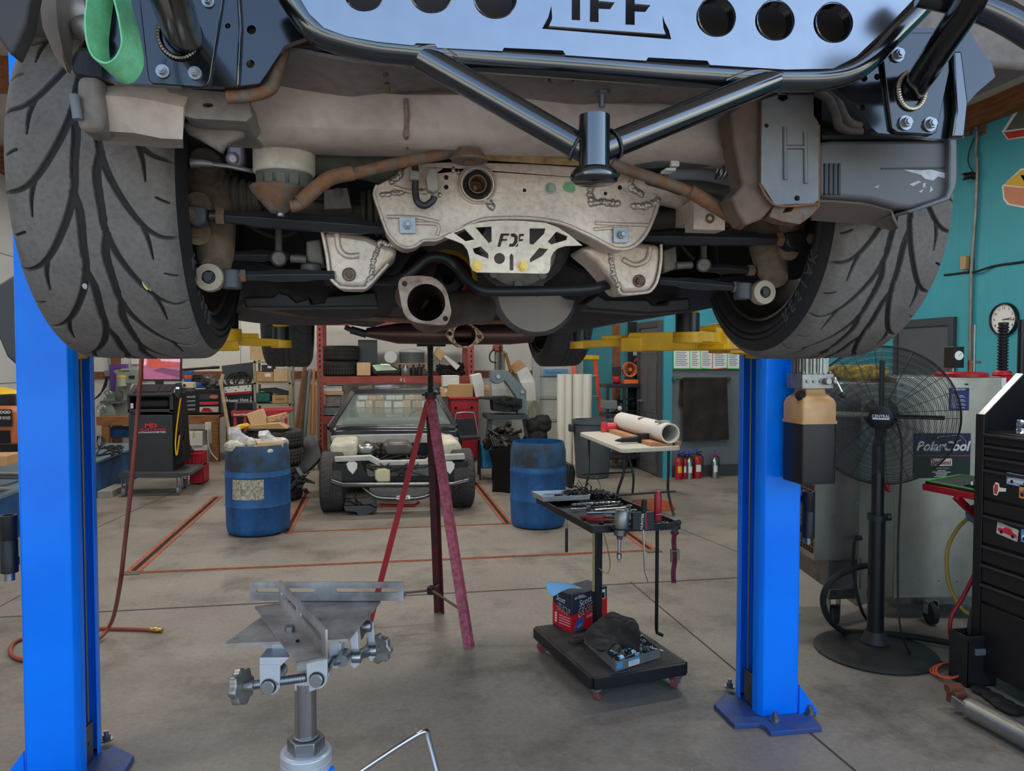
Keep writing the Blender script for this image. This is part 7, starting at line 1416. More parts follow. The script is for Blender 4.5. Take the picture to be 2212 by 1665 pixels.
crate(397,978,436,1006,9.9,.3,m_crate,'red plastic crate standing on a second red crate by the dyno cabinet');crate(410,1006,440,1044,9.95,.3,m_crate,'lower red plastic crate on the floor by the dyno cabinet')
M=MB();[M.sph(WY(R.uniform(400,416),R.uniform(965,980),10.0),(.05,.06,.04),8,5)for _ in range(5)];o=fw('black_rags',M,m_rubber,None,smooth=70);tag(o,'black rags sticking out of the upper red crate','rags')
Yh=11.9;t=thing('hose_rack','black hose display rack with white perforated panel and red stripe','rack',(xof(512,Yh),Yh+.2,0))
fw('frame',MB().px([(484,832),(545,828),(548,985),(490,985)],Yh+.02,Yh+.4),m_black,t,.006)
fw('white_panel',MB().px([(484,836),(543,831),(544,844),(485,849)],Yh,Yh+.03,[circ(a,b,1.7,8)for a,b in((494,838),(515,836),(536,834.5),(488,845.5),(509,843.5),(530,841.5))]),m_white,t);fw('red_stripe',MB().px([(485,849),(544,844),(544,849),(485,854)],Yh-.002,Yh+.02),m_red,t)
M=MB();text(M,'Heater Hose',BM(WY(514,864,Yh+.017),(1,0,.045),(0,0,1)),.31,.055,bold=.01)
for p in(489,542):
 q=WY(p,862,Yh+.017);M.bb((q.x-.006,q.y,q.z-.02),(q.x+.006,q.y+.002,q.z+.04));M.add([q+V((-.02,0,-.02)),q+V((.02,0,-.02)),q+V((0,0,-.045))],[(0,1,2)])
fw('lettering',M,m_paper,t)
fw('black_board',MB().px([(478,790),(546,782),(546,816),(484,820)],Yh+.3,Yh+.33),m_dgrey,None,.003);tag(bpy.data.objects['black_board'],'dark panel leaning above the hose rack','panel')
M=MB();[M.torus((0,0,0),R.uniform(.09,.14),.012,BM(WY(R.uniform(495,535),R.uniform(818,828),Yh+.2),(1,0,0),(0,R.uniform(.2,.6),1)),24,6)for _ in range(6)];o=fw('hose_coils',M,m_rubber,None,smooth=60);tag(o,'coils of black hose stuffed in the top of the hose rack','hoses',kind='stuff')
o=fw('wood_stick',MB().tube([WY(482,808,Yh-.1),WY(477,826,Yh-.12),WY(484,870,Yh-.14),WY(493,922,Yh-.16),WY(500,1008,Yh-.25)],.028,8),mat('pale weathered wood',(186,164,128),.8,0,.3,12),None);tag(o,'crooked pale wooden stick leaning in front of the hose rack','stick')
Ys_=11.8;m_beigeS=mat('beige shelf steel',(156,150,122),.5,.3,.15,6);t=thing('steel_shelf','beige perforated steel shelf unit behind the left drum','shelf',(xof(588,Ys_),Ys_+.25,0));zt_s=zof(778,Ys_,588)
for p in(547,623):
 x=xof(p,Ys_)
 for dy in(0,.45):
  M=MB().bb((x,Ys_+dy,0),(x+.035,Ys_+dy+.035,zt_s));po=fw('post',M,m_beigeS,t)
  if dy==0:
   M=MB();[M.cyl((x+.018,Ys_-.001,z),(x+.018,Ys_+.002,z),.005,n=8)for z in np.arange(.3,zt_s,.075)];fw('punched_holes',M,m_dark,po)
for py in(780,826,872,940):z=zof(py,Ys_,588);fw('shelf_board',MB().bb((xof(547,Ys_),Ys_,z-.03),(xof(626,Ys_)+.01,Ys_+.48,z)),m_beigeS,t,.002)
pxbox('carton','large open tan carton on top of the beige shelf','box',540,742,575,777,Ys_+.05,.4,m_card2);a='boxes on the beige shelf'
pxbox('carton','brown box covered in white tape on the upper beige shelf','box',553,803,590,824,Ys_+.03,.35,m_card,a,kind='label');pxbox('carton','plain tan box with yellow tape on the upper beige shelf','box',591,797,621,824,Ys_+.03,.35,m_card2,a,kind='tape');pxbox('black_case','black case with white label above the taped box','case',565,788,590,802,Ys_+.05,.3,m_plast,kind='label')
pxbox('green_tub','dark green plastic tub on the middle beige shelf','tub',551,848,584,870,Ys_+.05,.35,mat('dark green plastic',(36,88,76),.5,0,.2),bevel=.03);t=pxbox('carton','brown box with handwriting on the middle beige shelf','box',588,853,620,871,Ys_+.04,.35,m_card);w,h,d_=dims(t);M=MB();text(M,'Summit etc',BM((0,-d_/2-.001,h*.55),(1,.0,.0),(0,0,1)),w*.6,h*.4,shear=.2);fin('handwriting',M,m_tape,t)
o=fw('black_panel_part',MB().px([(560,840),(590,838),(622,846),(622,852),(590,850),(558,843)],Ys_+.05,Ys_+.3),m_plast,None,.004);tag(o,'curved black plastic trim lying over the middle beige shelf','trim')
Yc=10.3;t=thing('service_cart','low red service cart with white lettering behind the left drum','cart',(xof(565,Yc),Yc+.2,0))
fw('tray',MB().px([(498,888),(630,885),(614,898),(500,900)],Yc,Yc+.5),m_red,t,.005)
for p in(502,524,612):x=xof(p,Yc);fw('leg',MB().bb((x,Yc+.02,0),(x+.035,Yc+.06,zof(898,Yc,p))),m_red,t)
M=MB();text(M,'Superchips',BM(WY(520,895.5,Yc-.003),(1,0,0),(0,0,1)),.18,.03,bold=.02);fw('lettering',M,m_paper,t)
t=thing('rugged_tablet','black diagnostic tablet with grey bumpers standing on the red cart','tablet',WY(530,886,Yc+.1));fw('body',MB().px([(508,868),(552,868),(554,886),(506,887)],Yc+.08,Yc+.13),m_dgrey,t,.006);fw('screen',MB().px([(513,871),(545,871),(547,885),(511,885)],Yc+.075,Yc+.081),m_dark,t)
def slab(name,label,pts,Y,dep,mt,cat='box',bevel=.003):o=fw(name,MB().px(pts,Y,Y+dep),mt,None,bevel);tag(o,label,cat);return o
slab('carton','tilted brown carton leaning out of the heap behind the left drum',[(532,894),(565,884),(574,914),(542,919)],8.6,.18,m_card2);slab('carton','long brown carton lying in the heap behind the left drum',[(520,926),(548,918),(602,914),(620,926)],8.5,.3,m_card);slab('carton','tan box printed with brown pattern in the heap behind the left drum',[(575,902),(614,893),(617,903),(578,914)],8.7,.25,mat('printed tan card',(196,164,124),.8,0,.5,30,col2=(140,90,60)));o=slab('yellow_part','yellow plastic cover in front of the brown cartons',[(505,926),(508,920),(528,916),(536,921),(520,928)],8.45,.2,m_yellow,'cover',.01)
for k,(a0,b0,a1,b1,c,r)in enumerate(((659,790,628,930,(120,82,54),.035),(658,836,640,945,(128,96,62),.03),(670,796,652,942,(132,138,142),.03),(664,800,646,940,(86,70,56),.03),(672,830,668,935,(150,106,56),.02),(678,796,672,930,(168,112,58),.03),(680,832,677,935,(158,116,72),.025),(690,800,688,930,(108,80,58),.03))):
 a,b=WY(a0,b0,11.2),WY(a1,b1+30,11.0);b.z=0;o=fw('timber_length',MB().bar(a,b,r,r*1.6),mat('timber %d'%k,c,.75,.0 if k!=2 else .5,.25,9,stretch=(1,1,.2)),None,.003);tag(o,('narrow brown board','brown batten','grey steel strip','dark brown board','thin tan batten','orange brown board','short tan board','dusky brown board')[k]+' leaning in the bundle beside the red rack','board','boards leaning beside the red rack')
# background, centre and right
def top(nm,M,mt,label,cat,group=None,kind=None,**k):o=fw(nm,M,mt,None,**k);return tag(o,label,cat,group,kind)
def drum(cx,w,ytop,ybot,col,label):
 b=WZ(cx,ybot);r=w/2/FPX*_F.dot(b-CAM);b=b+V((_F0.x,_F0.y,0))*r*.8;h=WD(cx,ytop,_F.dot(b-CAM)).z;t=thing('plastic_drum',label,'drum',b)
 pr=[(0,.01),(r*.9,.01),(r*.96,.03),(r*.985,.08)]
 for u in(.33,.66):pr+=[(r,h*u-.012),(r*1.02,h*u),(r,h*u+.012)]
 pr+=[(r*.985,h*.9),(r*.93,h*.98),(r*.90,h),(r*.88,h),(r*.95,h*.9),(r*.95,.05),(0,.04)]
 M=MB().lathe(pr,None,48);fin('shell',M,col,t,smooth=50);return t,b,r,h
m_drum=mat('worn blue drum',(38,100,162),.5,0,.3,4,.25,30,col2=(24,62,104),stretch=(1,1,.4));m_soot=mat('sooty rim',(44,52,60),.7,0,.5,7,col2=(40,78,112),th=(.4,.62))
for cx,w,a,b,lb in((540,138,957,1160,'blue plastic drum full of plastic wrap and cardboard, with a faded label'),(1164,124,952,1144,'blue plastic drum with sooty rim, standing empty by the tool cart')):
 t,bp,r,h=drum(cx,w,a,b,m_drum,lb);fin('soot',MB().lathe([(r*1.001,h*.72),(r*.988,h*.9),(r*.934,h*.98),(r*.905,h*1.002)],None,48),m_soot,t,smooth=60)
 if cx<800:
  fin('faded_label',MB().lathe([(r*1.004,h*.42),(r*1.004,h*.64)],None,12,a0=-PI/2-.75+.05,a1=-PI/2+.32),mat('faded paper label',(196,190,168),.8,0,.4,45,.5,60,col2=(110,104,92)),t)
  M=MB();[M.sph(bp+V((R.uniform(-.7,.7)*r,R.uniform(-.7,.7)*r,h+R.uniform(-.05,.02))),(R.uniform(.03,.08),.06,R.uniform(.02,.06)),9,6)for _ in range(46)];top('plastic_wrap',M,mat('crumpled clear wrap',(206,198,184),.3,0,.35,14,.8,30),'crumpled plastic wrap heaped in the left drum','wrap',None,'stuff',smooth=12)
  for k,(x,s)in enumerate(((-.16,.16),(.1,.12))):p=bp+V((x,-.05,h));top('plastic_sheet',MB().grid([[p+V((-.06,0,0)),p+V((.05,.02,.0)),p+V((.14,0,0))],[p+V((-.09,.02,s*.6)),p+V((-.02,-.04,s*.7)),p+V((.1,.03,s*.3))],[p+V((-.08,.0,s)),p+V((.0,.03,s*1.05)),p+V((.03,.0,s*.7))]],.002),mat('clear plastic',(225,228,230),.15,0,.1,20,.5,30,alpha=.5),('tall','short')[k]+' peak of clear plastic sticking out of the left drum','plastic')
  top('carton_piece',MB().box(bp+V((.12,-.1,h+.0)),(.22,.12,.05),.3),m_card2,'piece of tan cardboard in the left drum','cardboard')
def ltyre(p,label,group,r=.32,w=.2):
 t=thing('loose_tyre',label,'tyre',p,0,group);M=MB();pr=[(r*.62,.02),(r*.66,.004),(r*.9,0),(r*.98,.02),(r,.05),(r,w-.05),(r*.98,w-.02),(r*.9,w),(r*.66,w-.004),(r*.62,w-.02),(r*.64,w*.5)];M.lathe(pr,None,44,closed=True);fin('casing',M,m_rubber,t,smooth=50)
 M=MB();[M.torus((0,0,z),r*1.001,.006,None,44,5)for z in(.06,w*.5,w-.06)];M2=[M.bar((r*math.cos(a),r*math.sin(a),.03),(r*math.cos(a+.06),r*math.sin(a+.06),w-.03),.008,.008)for a in[2*PI*i/40 for i in range(40)]];fin('tread',M,mat('worn grey tread',(62,60,58),.8,0,.2),t);return t
q=WZ(572,1088)+_F0*.3;t0=ltyre(q,'lowest tyre of the stack behind the left drum','tyre stack behind the left drum')
for k in range(1,4):dup(t0,q+V((R.uniform(-.02,.02),0,.198*k)),k,('second','third','topmost')[k-1]+' tyre of the stack behind the left drum')
Yr=12.15;m_rack=mat('red rack paint',(160,74,66),.55,.1,.3,6,col2=(134,56,50));xa,xb=xof(691,Yr),xof(1018,Yr);zs=[zof(813,Yr,850),zof(898,Yr,850)]
t=thing('pallet_rack','red pallet rack loaded with boxes behind the stripped car','rack',((xa+xb)/2,Yr+.45,0))
for x in(xa,xb):
 for dy in(0,.85):
  p=fw('upright',MB().bb((x-.045,Yr+dy,0),(x+.045,Yr+dy+.07,2.3)),m_rack,t,.003)
  if dy==0:M=MB();[M.box((x,Yr-.001,z),(.022,.004,.04))for z in np.arange(.2,2.2,.085)];fw('slots',M,m_dark,p)
for z in zs+[2.25]:fw('beam',MB().bb((xa,Yr+.005,z-.115),(xb,Yr+.05,z)),m_rack,t,.003);fw('deck_board',MB().bb((xa,Yr+.05,z-.03),(xb,Yr+.85,z)),m_wood,t)
M=MB();text(M,'4 L',BM(WY(870,820,Yr),(1,0,0),(0,0,1)),.10,.06);fw('lettering',M,m_paper,t)
g='tyres on the red rack';x=xof(737,Yr+.4);t0=ltyre((x,Yr+.42,zs[0]),'lower tyre lying on the upper deck of the red rack',g,.30,.25);dup(t0,(x,Yr+.42,zs[0]+.25),1,'upper tyre lying on the upper deck of the red rack')
a='boxes on the red rack'
for nm,lb,c,*r,mt_,kd in(('carton','small tan box in front of the rack tyres','box',771,783,800,811,Yr+.1,.25,m_card2,'tape'),('grey_box','tall dark grey box beside the rack tyres','box',774,734,815,812,Yr+.5,.2,m_dgrey,'plain'),('carton','flat white carton on the lower deck of the red rack','box',695,833,739,845,Yr+.1,.4,m_wcard,'label'),('carton','flat tan carton under the white one on the lower deck','box',696,845,742,853,Yr+.1,.4,m_card2,'plain'),('carton','tall tan carton at the left end of the lower deck','box',696,854,704,875,Yr+.1,.3,m_card,'plain'),('plastic_bag','clear bag of parts on the lower deck of the red rack','bag',705,855,735,878,Yr+.15,.3,mat('clear bag',(150,140,136),.3,0,.4,16,.6,40),'plain'),('grey_case','grey case on the lower deck of the red rack','case',697,880,745,897,Yr+.1,.4,m_grey,'plain')):pxbox(nm,lb,c,*r,mt_,a if c=='box' else None,kind=kd)
for i in range(23):
 x0=766+15.5*(i%8)*1.3+4*(i//8);y1=897-17*(i//8);w_=14+(i*5)%9;pxbox('carton',('white','tan','brown','white')[i%4]+' small carton '+('on the lower deck, ','stacked on the lower deck row, ','on the third level, ')[i//8]+('first','second','third','fourth','fifth','sixth','seventh','eighth')[i%8]+' from the left behind the windscreen','box',x0,y1-13-(i*3)%4,x0+w_,y1,Yr+.12,.3,(m_wcard,m_card2,m_card,m_wcard)[i%4],'small cartons behind the windscreen',.002,kind=('label','plain','tape')[i%3])
pxbox('white_carton','white carton with printed label on top of the brown box over the red cabinet','box',957,811,992,835,11.6,.3,m_wcard,kind='label');pxbox('brown_carton','wide brown carton on the red cabinet','box',968,830,1022,858,11.55,.4,m_card);pxbox('carton','carton with blue label left of the wide brown carton','box',953,837,968,857,11.6,.3,m_card2,kind='label')
h_=thing('headlight','clear car headlight lying on the upper deck of the red rack','headlight',WY(832,811,Yr+.1));fw('housing',MB().px([(801,790),(812,783),(842,783),(866,800),(862,808),(806,809)],Yr+.1,Yr+.3),m_plast,h_,.02);fw('lens',MB().px([(804,790),(812,786),(840,786),(860,800),(812,802)],Yr+.07,Yr+.1),m_chrome,h_,.01)
q=WY(844,785,Yr+.4);top('white_disc',MB().rod(WY(844,771,Yr+.3),WY(844,771,Yr+.34),[(0,0),(.1,0),(.11,.02),(.1,.04),(0,.04)],32),m_paper,'round white disc standing behind the headlight','disc');q=WY(890,784,Yr+.4);t=thing('clear_tub','round clear tub with white towel on the red rack','tub',q);fin('tub',MB().lathe([(0,0),(.2,0),(.215,.17),(.205,.17),(.19,.01),(0,.01)],None,36),mat('smoky plastic',(110,112,114),.2,0,.2,alpha=.8),t);fin('towel',MB().sph((0,0,.19),(.22,.2,.05),16,8),m_paper,t);top('tub_shelf',MB().bb(tuple(q+V((-.25,-.2,-.02))),tuple(q+V((.25,.25,0)))).bb(tuple(q+V((-.22,.1,-.16))),tuple(q+V((-.18,.2,-.02)))).bb(tuple(q+V((.18,.1,-.16))),tuple(q+V((.22,.2,-.02)))),m_card,'small board stand holding the clear tub','stand')
for k,(px_,w_,hh,c)in enumerate(((876,12,22,m_steel),(893,6,24,m_plast),(906,6,26,m_plast),(918,8,14,m_dgrey))):p=WY(px_,811,Yr+.15);r=w_*Yr/FPX;top('bottle',MB().rod(p,p+V((0,0,1)),[(0,0),(r*.9,0),(r,.02),(r,hh*Yr/FPX*.7),(r*.4,hh*Yr/FPX*.8),(r*.4,hh*Yr/FPX),(0,hh*Yr/FPX)],16),c,('shiny round pot','black bottle left','black bottle right','short dark pot')[k]+' under the clear tub on the red rack','bottle','bottles on the red rack')
def slabr(lb,pts,y,d,mt,nm='carton'):top(nm,MB().px(pts,y,y+d),mt,lb,'box',None,bevel=.003)
slabr('tilted tan carton on the heap at the right end of the rack',[(938,766),(946,750),(962,762),(952,781)],Yr+.2,.2,m_card2);slabr('tilted long white carton on the heap at the right end of the rack',[(957,770),(962,766),(994,790),(986,799)],Yr+.15,.15,m_wcard)
M=MB();[M.cyl(WY(R.uniform(940,1005),R.uniform(782,812),Yr+.3),WY(R.uniform(940,1005),R.uniform(786,812),Yr+.35),R.uniform(.015,.035),n=7)for _ in range(34)];top('wiring_heap',M,m_rubber,'heap of black wiring at the right end of the upper rack deck','wiring',None,'stuff')
m_navy2=mat('dark navy car body',(26,28,36),.25,.1,.2,5,coat=.4);m_prim=mat('grey white primer',(178,176,170),.45,.1,.2,6,col2=(150,150,146));m_cream=mat('cream patched primer',(206,198,168),.5,0,.4,12,col2=(160,160,152));Y8=7.72
cs_=thing('stripped_car','dark car with its front end stripped bare, standing behind the tripod','car',(.2,9.9,0))
def K(nm,pts,y,d,mt,par=None,bev=.006,holes=(),lb=None):return fw(nm,MB().px(pts,y,y+d,holes),mt,par or cs_,bev,label=lb)
for x in(-.47,.89):
 w_=fw('wheel',MB().rod((x-.1,8.0,.31),(x+.1,8.0,.31),[(0,.02),(.2,.02),(.215,0),(.215,.2),(.2,.18),(0,.18)],32),m_dgrey,cs_);ty=t3.copy();C.objects.link(ty);ty.parent=w_;ty.matrix_local=Matrix.Translation(V((x,8.0,.31))-V((.2,9.9,0)))
K('body_side',[(716,925),(760,921),(940,921),(992,925),(1004,1000),(1000,1040),(720,1046),(710,1000)],8.75,3.3,m_navy2,bev=.05)
K('core_support',[(718,1000),(780,1000),(795,1030),(940,1028),(952,998),(1012,996),(1010,1048),(960,1050),(935,1040),(800,1042),(770,1052),(722,1050)],Y8,.08,m_black)
for a in(760,970):fw('headlight_hole',MB().px([(a-12,1002),(a-6,996),(a+6,996),(a+12,1002),(a+11,1012),(a+2,1024),(a-8,1014)],Y8-.012,Y8+.02),m_wcard,cs_)
K('radiator',[(790,1005),(930,1003),(930,1074),(800,1076)],Y8+.05,.06,mat('radiator fins',(150,146,138),.5,.3,.4,60,stretch=(1,1,12),col2=(70,68,66)));K('washer_tank',[(810,1014),(830,1012),(843,1014),(843,1041),(816,1042),(810,1034)],Y8-.06,.1,mat('cream tank plastic',(204,194,160),.5,0,.1),bev=.015)
K('front_panel',[(722,988),(800,984),(822,996),(920,994),(932,984),(1004,981),(1005,992),(945,996),(925,1004),(815,1006),(796,995),(724,998)],Y8-.02,.1,m_prim);K('firewall',[(714,942),(740,940),(955,936),(990,946),(992,972),(960,956),(760,958),(718,962)],8.7,.05,m_prim)
for pts in([(712,958),(770,955),(772,988),(724,996),(714,980)],[(944,955),(990,950),(1004,982),(950,990),(944,975)]):K('inner_fender',pts,7.95,.7,m_cream,bev=.04)
for a in(744,972):p=WY(a,986,8.12);fw('strut_tower',MB().rod(p,p+V((0,0,.16)),[(.13,0),(.125,.11),(.11,.14),(.05,.15),(.04,.16),(0,.16)],26),m_cream,cs_)
M=MB();[M.tube(spl([WY(790+R.uniform(0,150),984,7.9),WY(790+R.uniform(0,150),1004,7.68),WY(790+R.uniform(0,150),R.uniform(1010,1040),7.68)],4),.007,6)for _ in range(9)];fw('front_wiring',M,m_rubber,cs_,smooth=60)
K('engine',[(826,966),(836,956),(880,955),(894,966),(890,984),(832,985)],8.2,.4,mat('grey engine cover',(96,92,90),.35,.5,.3),bev=.03);M=MB();[M.sph(WY(R.uniform(790,835),R.uniform(958,982),8.25),R.uniform(.02,.045),7,5)for _ in range(16)];fw('engine_wiring',M,mat('mixed brown wiring',(84,70,56),.5,.3,.5,30),cs_,smooth=60);K('strut_tower',[(770,962),(800,958),(812,972),(805,986),(772,986)],8.15,.3,m_steel,bev=.05)
M=MB();M.tube([WY(716,1040,Y8-.1),WY(740,1048,Y8-.12),WY(980,1046,Y8-.12),WY(1012,1038,Y8-.1)],.026,14);fw('bumper_beam',M,m_gloss,cs_,smooth=60);M=MB();M.tube(spl([WY(784,1052,Y8-.08),WY(800,1066,Y8-.1),WY(824,1076,Y8-.12),WY(900,1076,Y8-.12),WY(930,1066,Y8-.1),WY(944,1050,Y8-.08)],5),.02,12);fw('lower_hoop',M,m_gloss,cs_,smooth=60)
fw('red_tow_bar',MB().tube([WY(820,1091,Y8),WY(895,1092,Y8),WY(906,1084,Y8)],.016,10),m_red,cs_);p=K('plate',[(857,1071),(886,1070),(886,1078),(857,1079)],Y8-.15,.01,m_paper,bev=0);M=MB();text(M,'PEDAL',BM(WY(871,1074.5,Y8-.152),(1,0,0),(0,0,1)),.11,.022,bold=.02);fw('lettering',M,m_tape,p);K('undertray',[(742,1094),(800,1092),(815,1100),(786,1116),(776,1118),(770,1106),(745,1104)],Y8-.05,.5,m_dgrey)
M=MB();[M.tube(spl([WY(c+R.uniform(-12,12),R.uniform(1050,1066),Y8-.05),WY(c+R.uniform(-14,14),1078,Y8-.08),WY(c+R.uniform(-8,14),R.uniform(1086,1100),Y8)],4),.008,6)for c in(760,775,985,975,990,768)];fw('loose_wiring',M,m_rubber,cs_)
def Pq(a,b,y):return WY(a,b,y)
M=MB();A4=[Pq(712,926,9.0),Pq(762,848,9.75),Pq(940,846,9.75),Pq(985,922,9.0)];
for a,b in zip(A4,A4[1:]+A4[:1]):M.bar(a,b,.07,.05,(0,-1,.4))
fw('windscreen_frame',M,m_navy2,cs_,.01);M=MB().add(A4,[(0,1,2,3)]);fw('windscreen',M,mat('green tinted glass',(205,226,216),.04,0,0,trans=0,alpha=.16),cs_)
M=MB();r0=A4[1]+V((-.02,0,.02)),A4[2]+V((.02,0,.02));rows=[[r0[0].lerp(r0[1],u)+V((0,dy,dz+.03*math.sin(PI*u)))for u in(0,.15,.5,.85,1)]for dy,dz in((0,0),(.4,.03),(1.0,.02),(1.4,-.02))];M.grid(rows,.02);fw('roof',M,m_navy2,cs_,smooth=60);M=MB()
for s in(1,2):M.bar(A4[s]+V((0,1.35,-.02)),V((A4[s].x+(.1 if s==2 else-.1),11.9,.85)),.08,.06);M.bar(A4[s]+V((0,.7,0)),V((A4[s].x+(.16 if s==2 else-.16),10.4,.8)),.07,.06)
fw('pillar',M,m_navy2,cs_,.01);K('dashboard',[(742,906),(960,903),(972,924),(734,927)],9.2,.35,mat('dark green grey dash',(50,60,58),.6,0,.2),bev=.03);fw('steering_wheel',MB().torus((0,0,0),.17,.014,BM(WY(910,912,9.6),(1,0,0),(0,.4,1)),30),m_rubber,cs_)
M=MB();top('bumper_skin',MB().grid([[WY(676,928,9.1),WY(690,945,8.9),WY(706,990,8.8)],[WY(640,960,9.0),WY(652,990,8.7),WY(668,1020,8.6)],[WY(618,985,8.9),WY(626,1020,8.6),WY(634,1050,8.5)]],.02),m_plast,'black bumper skin leaning left of the stripped car','bumper',smooth=60,sub=1);M=MB();[M.bar(WY(R.uniform(618,672),R.uniform(1020,1062),8.5),WY(R.uniform(618,680),R.uniform(1010,1066),8.6),.05,.02)for _ in range(9)];top('trim_pile',M,m_dgrey,'pile of dark trim pieces on the floor left of the stripped car','trim',None,'stuff')
top('black_fender',MB().grid([[WY(1056,972,8.7),WY(1080,968,8.6),WY(1108,962,8.5)],[WY(1066,1010,8.65),WY(1082,1010,8.6),WY(1108,1010,8.5)],[WY(1064,1062,8.7),WY(1084,1063,8.6),WY(1108,1066,8.5)]],.01),m_black,'black fender panel standing left of the right drum','fender',smooth=60);top('black_trim',MB().px([(1226,1000),(1240,1005),(1244,1020),(1240,1056),(1226,1054)],8.2,8.5),m_plast,'black curved trim piece standing right of the right drum','trim',bevel=.02)
t=thing('red_cabinet','red steel cabinet behind the folding chair','cabinet',(xof(1005,11.5),11.7,0));z=zof(861,11.5);x0,x1=xof(974,11.5),xof(1033,11.5);fw('body',MB().bb((x0,11.5,.05),(x1,12.0,z)),m_red,t,.006);fw('top',MB().bb((x0-.03,11.46,z),(x1+.05,12.02,z+.03)),m_red,t,.004);fw('panel_frame',MB().bb((x0+.06,11.485,.2),(x0+.09,11.5,z-.12)).bb((x1-.12,11.485,.2),(x1-.09,11.5,z-.12)).bb((x0+.06,11.485,z-.15),(x1-.09,11.5,z-.12)).bb((x0+.2,11.485,.2),(x0+.23,11.5,z-.15)),m_red,t)
Yk=9.7;t=thing('folding_chair','black metal folding chair by the stripped car','chair',(xof(1010,Yk),Yk+.2,0));fw('backrest',MB().px([(986,904),(1023,902),(1030,940),(988,942)],Yk+.3,Yk+.33),m_plast,t,.008);fw('frame',MB().tube(spl([WY(982,960,Yk+.3),WY(984,900,Yk+.33),WY(992,892,Yk+.33),WY(1018,891,Yk+.33),WY(1025,898,Yk+.33),WY(1034,948,Yk+.3)],5),.012,10),m_zinc,t);fw('seat',MB().px([(986,944),(1036,942),(1040,948),(992,952)],Yk-.05,Yk+.33),m_plast,t,.01)
for a,dy in((992,0),(1036,0),(996,.35),(1034,.35)):p=WY(a,950,Yk+dy);fw('leg',MB().cyl(p,V((p.x,p.y-.05+dy*.3,0)),.012,n=10),m_plast,t)
crate(1041,962,1068,1012,9.6,.35,mat('light blue crate',(40,136,182),.5,0,.15),'light blue plastic crate behind the black fender panel')
M=MB();[(lambda p,d:M.cyl(p,p+d,R.uniform(.012,.045),n=10))(WY(R.gauss(1088,17),R.gauss(946,11),9.3+R.uniform(0,.3)),V((R.uniform(-1,1),R.uniform(-1,1),R.uniform(-1,1))).normalized()*R.uniform(.03,.14))for _ in range(80)];M.box(WY(1090,952,9.5),(.3,.3,.2));[M.cyl(WY(1058+5*k,938+3*k,9.3),WY(1066+5*k,964,9.25),.016,n=8)for k in range(7)];top('bare_engine',M,mat('oily engine metal',(70,66,60),.4,.7,.6,14),'bare engine with pipes standing behind the black fender panel','engine',smooth=60);top('engine_stand',MB().bb((WY(1070,990,9.4).x,9.3,0),(WY(1106,990,9.4).x,9.7,.42)),m_dark,'dark engine stand under the bare engine','stand')
Yw=11.0;m_saw=mat('blue grey machine paint',(112,126,128),.45,.2,.15,5);t=thing('band_saw','blue grey horizontal band saw on a dark stand','saw',(xof(1098,Yw),Yw+.25,0))
def Sw(nm,pts,a,b,mt,bev=.006,h=()):fw(nm,MB().px(pts,Yw+a,Yw+b,h),mt,t,bev)
Sw('bow',[(1060,799),(1098,800),(1137,843),(1138,895),(1118,893),(1116,858),(1091,822),(1080,828),(1072,829),(1061,824)],.1,.3,m_saw,.01);Sw('stand_top',[(1052,896),(1140,896),(1140,906),(1052,906)],0,.5,m_dgrey);Sw('saw_bed',[(1040,858),(1100,856),(1128,862),(1128,880),(1110,890),(1066,888),(1064,864),(1040,862)],.05,.35,m_blkstl)
for a,b in((1076,813),(1128,846)):q=WY(a,b,Yw+.1);fw('wheel_boss',MB().rod(q,q-V((0,.04,0)),[(0,0),(.03,0),(.03,.03),(.018,.03),(.018,.01),(0,.01)],20),m_steel,t)
for a,b in((1058,1050),(1134,1148)):p,q=WY(a,906,Yw+.1),WY(b,960,Yw+.05);q.z=0;fw('leg',MB().bar(p,q,.07,.07),m_dgrey,t)
M=MB();[M.box(WY(R.uniform(1072,1126),R.uniform(860,888),Yw),(R.uniform(.03,.1),.06,.03),R.uniform(-1,1))for _ in range(16)];fw('bed_fittings',M,m_blkstl,t,.002);top('pale_panel',MB().px([(1063,830),(1088,826),(1102,860),(1110,990),(1064,990)],11.62,11.66),m_wcard,'white panel standing behind the band saw','panel')
t=thing('chain_hoist_post','grey hoist post with red head and hanging chain','hoist',(xof(1080,12.3),12.3,0));fw('post',MB().bb((xof(1070,12.3),12.25,0),(xof(1090,12.3),12.4,zof(758,12.3))),mat('grey green steel',(136,130,116),.5,.4,.2),t,.004);fw('head',MB().px([(1067,758),(1069,744),(1086,742),(1087,758)],12.2,12.42),m_rack,t,.01);M=MB();[M.torus((0,0,0),.022,.006,BM(WY(1081,748+4*k,12.18),(1,0,0)if k%2 else(0,1,0),(0,0,1)),12,5)for k in range(13)];fw('chain',M,m_blkstl,t);fw('pale_lever',MB().bar(WY(1092,762,12.2),WY(1104,804,12.2),.07,.04),m_wood,t);fw('hose',MB().tube(spl([WY(1068,752,12.2),WY(1058,766,12.2),WY(1060,780,12.2),WY(1072,783,12.2)],5),.012,7),m_rubber,t)
slabr('open brown carton tilted on the pile right of the hoist',[(1104,794),(1124,777),(1138,793),(1128,806),(1112,808)],12.4,.3,m_card);slabr('white carton tilted below the brown one right of the hoist',[(1117,806),(1140,793),(1156,824),(1126,832)],12.2,.3,m_wcard);slabr('white square carton under the tilted cartons',[(1127,826),(1156,825),(1158,866),(1136,866)],12.1,.35,m_wcard);slabr('leaning white carton left of the band saw',[(1018,811),(1039,806),(1046,832),(1046,860),(1028,860)],11.56,.3,m_wcard);pxbox('carton','flat tan carton left of the band saw','box',1032,833,1058,845,11.6,.3,m_card2);pxbox('carton','tan carton under the flat one left of the band saw','box',1032,845,1057,858,11.6,.3,m_card)
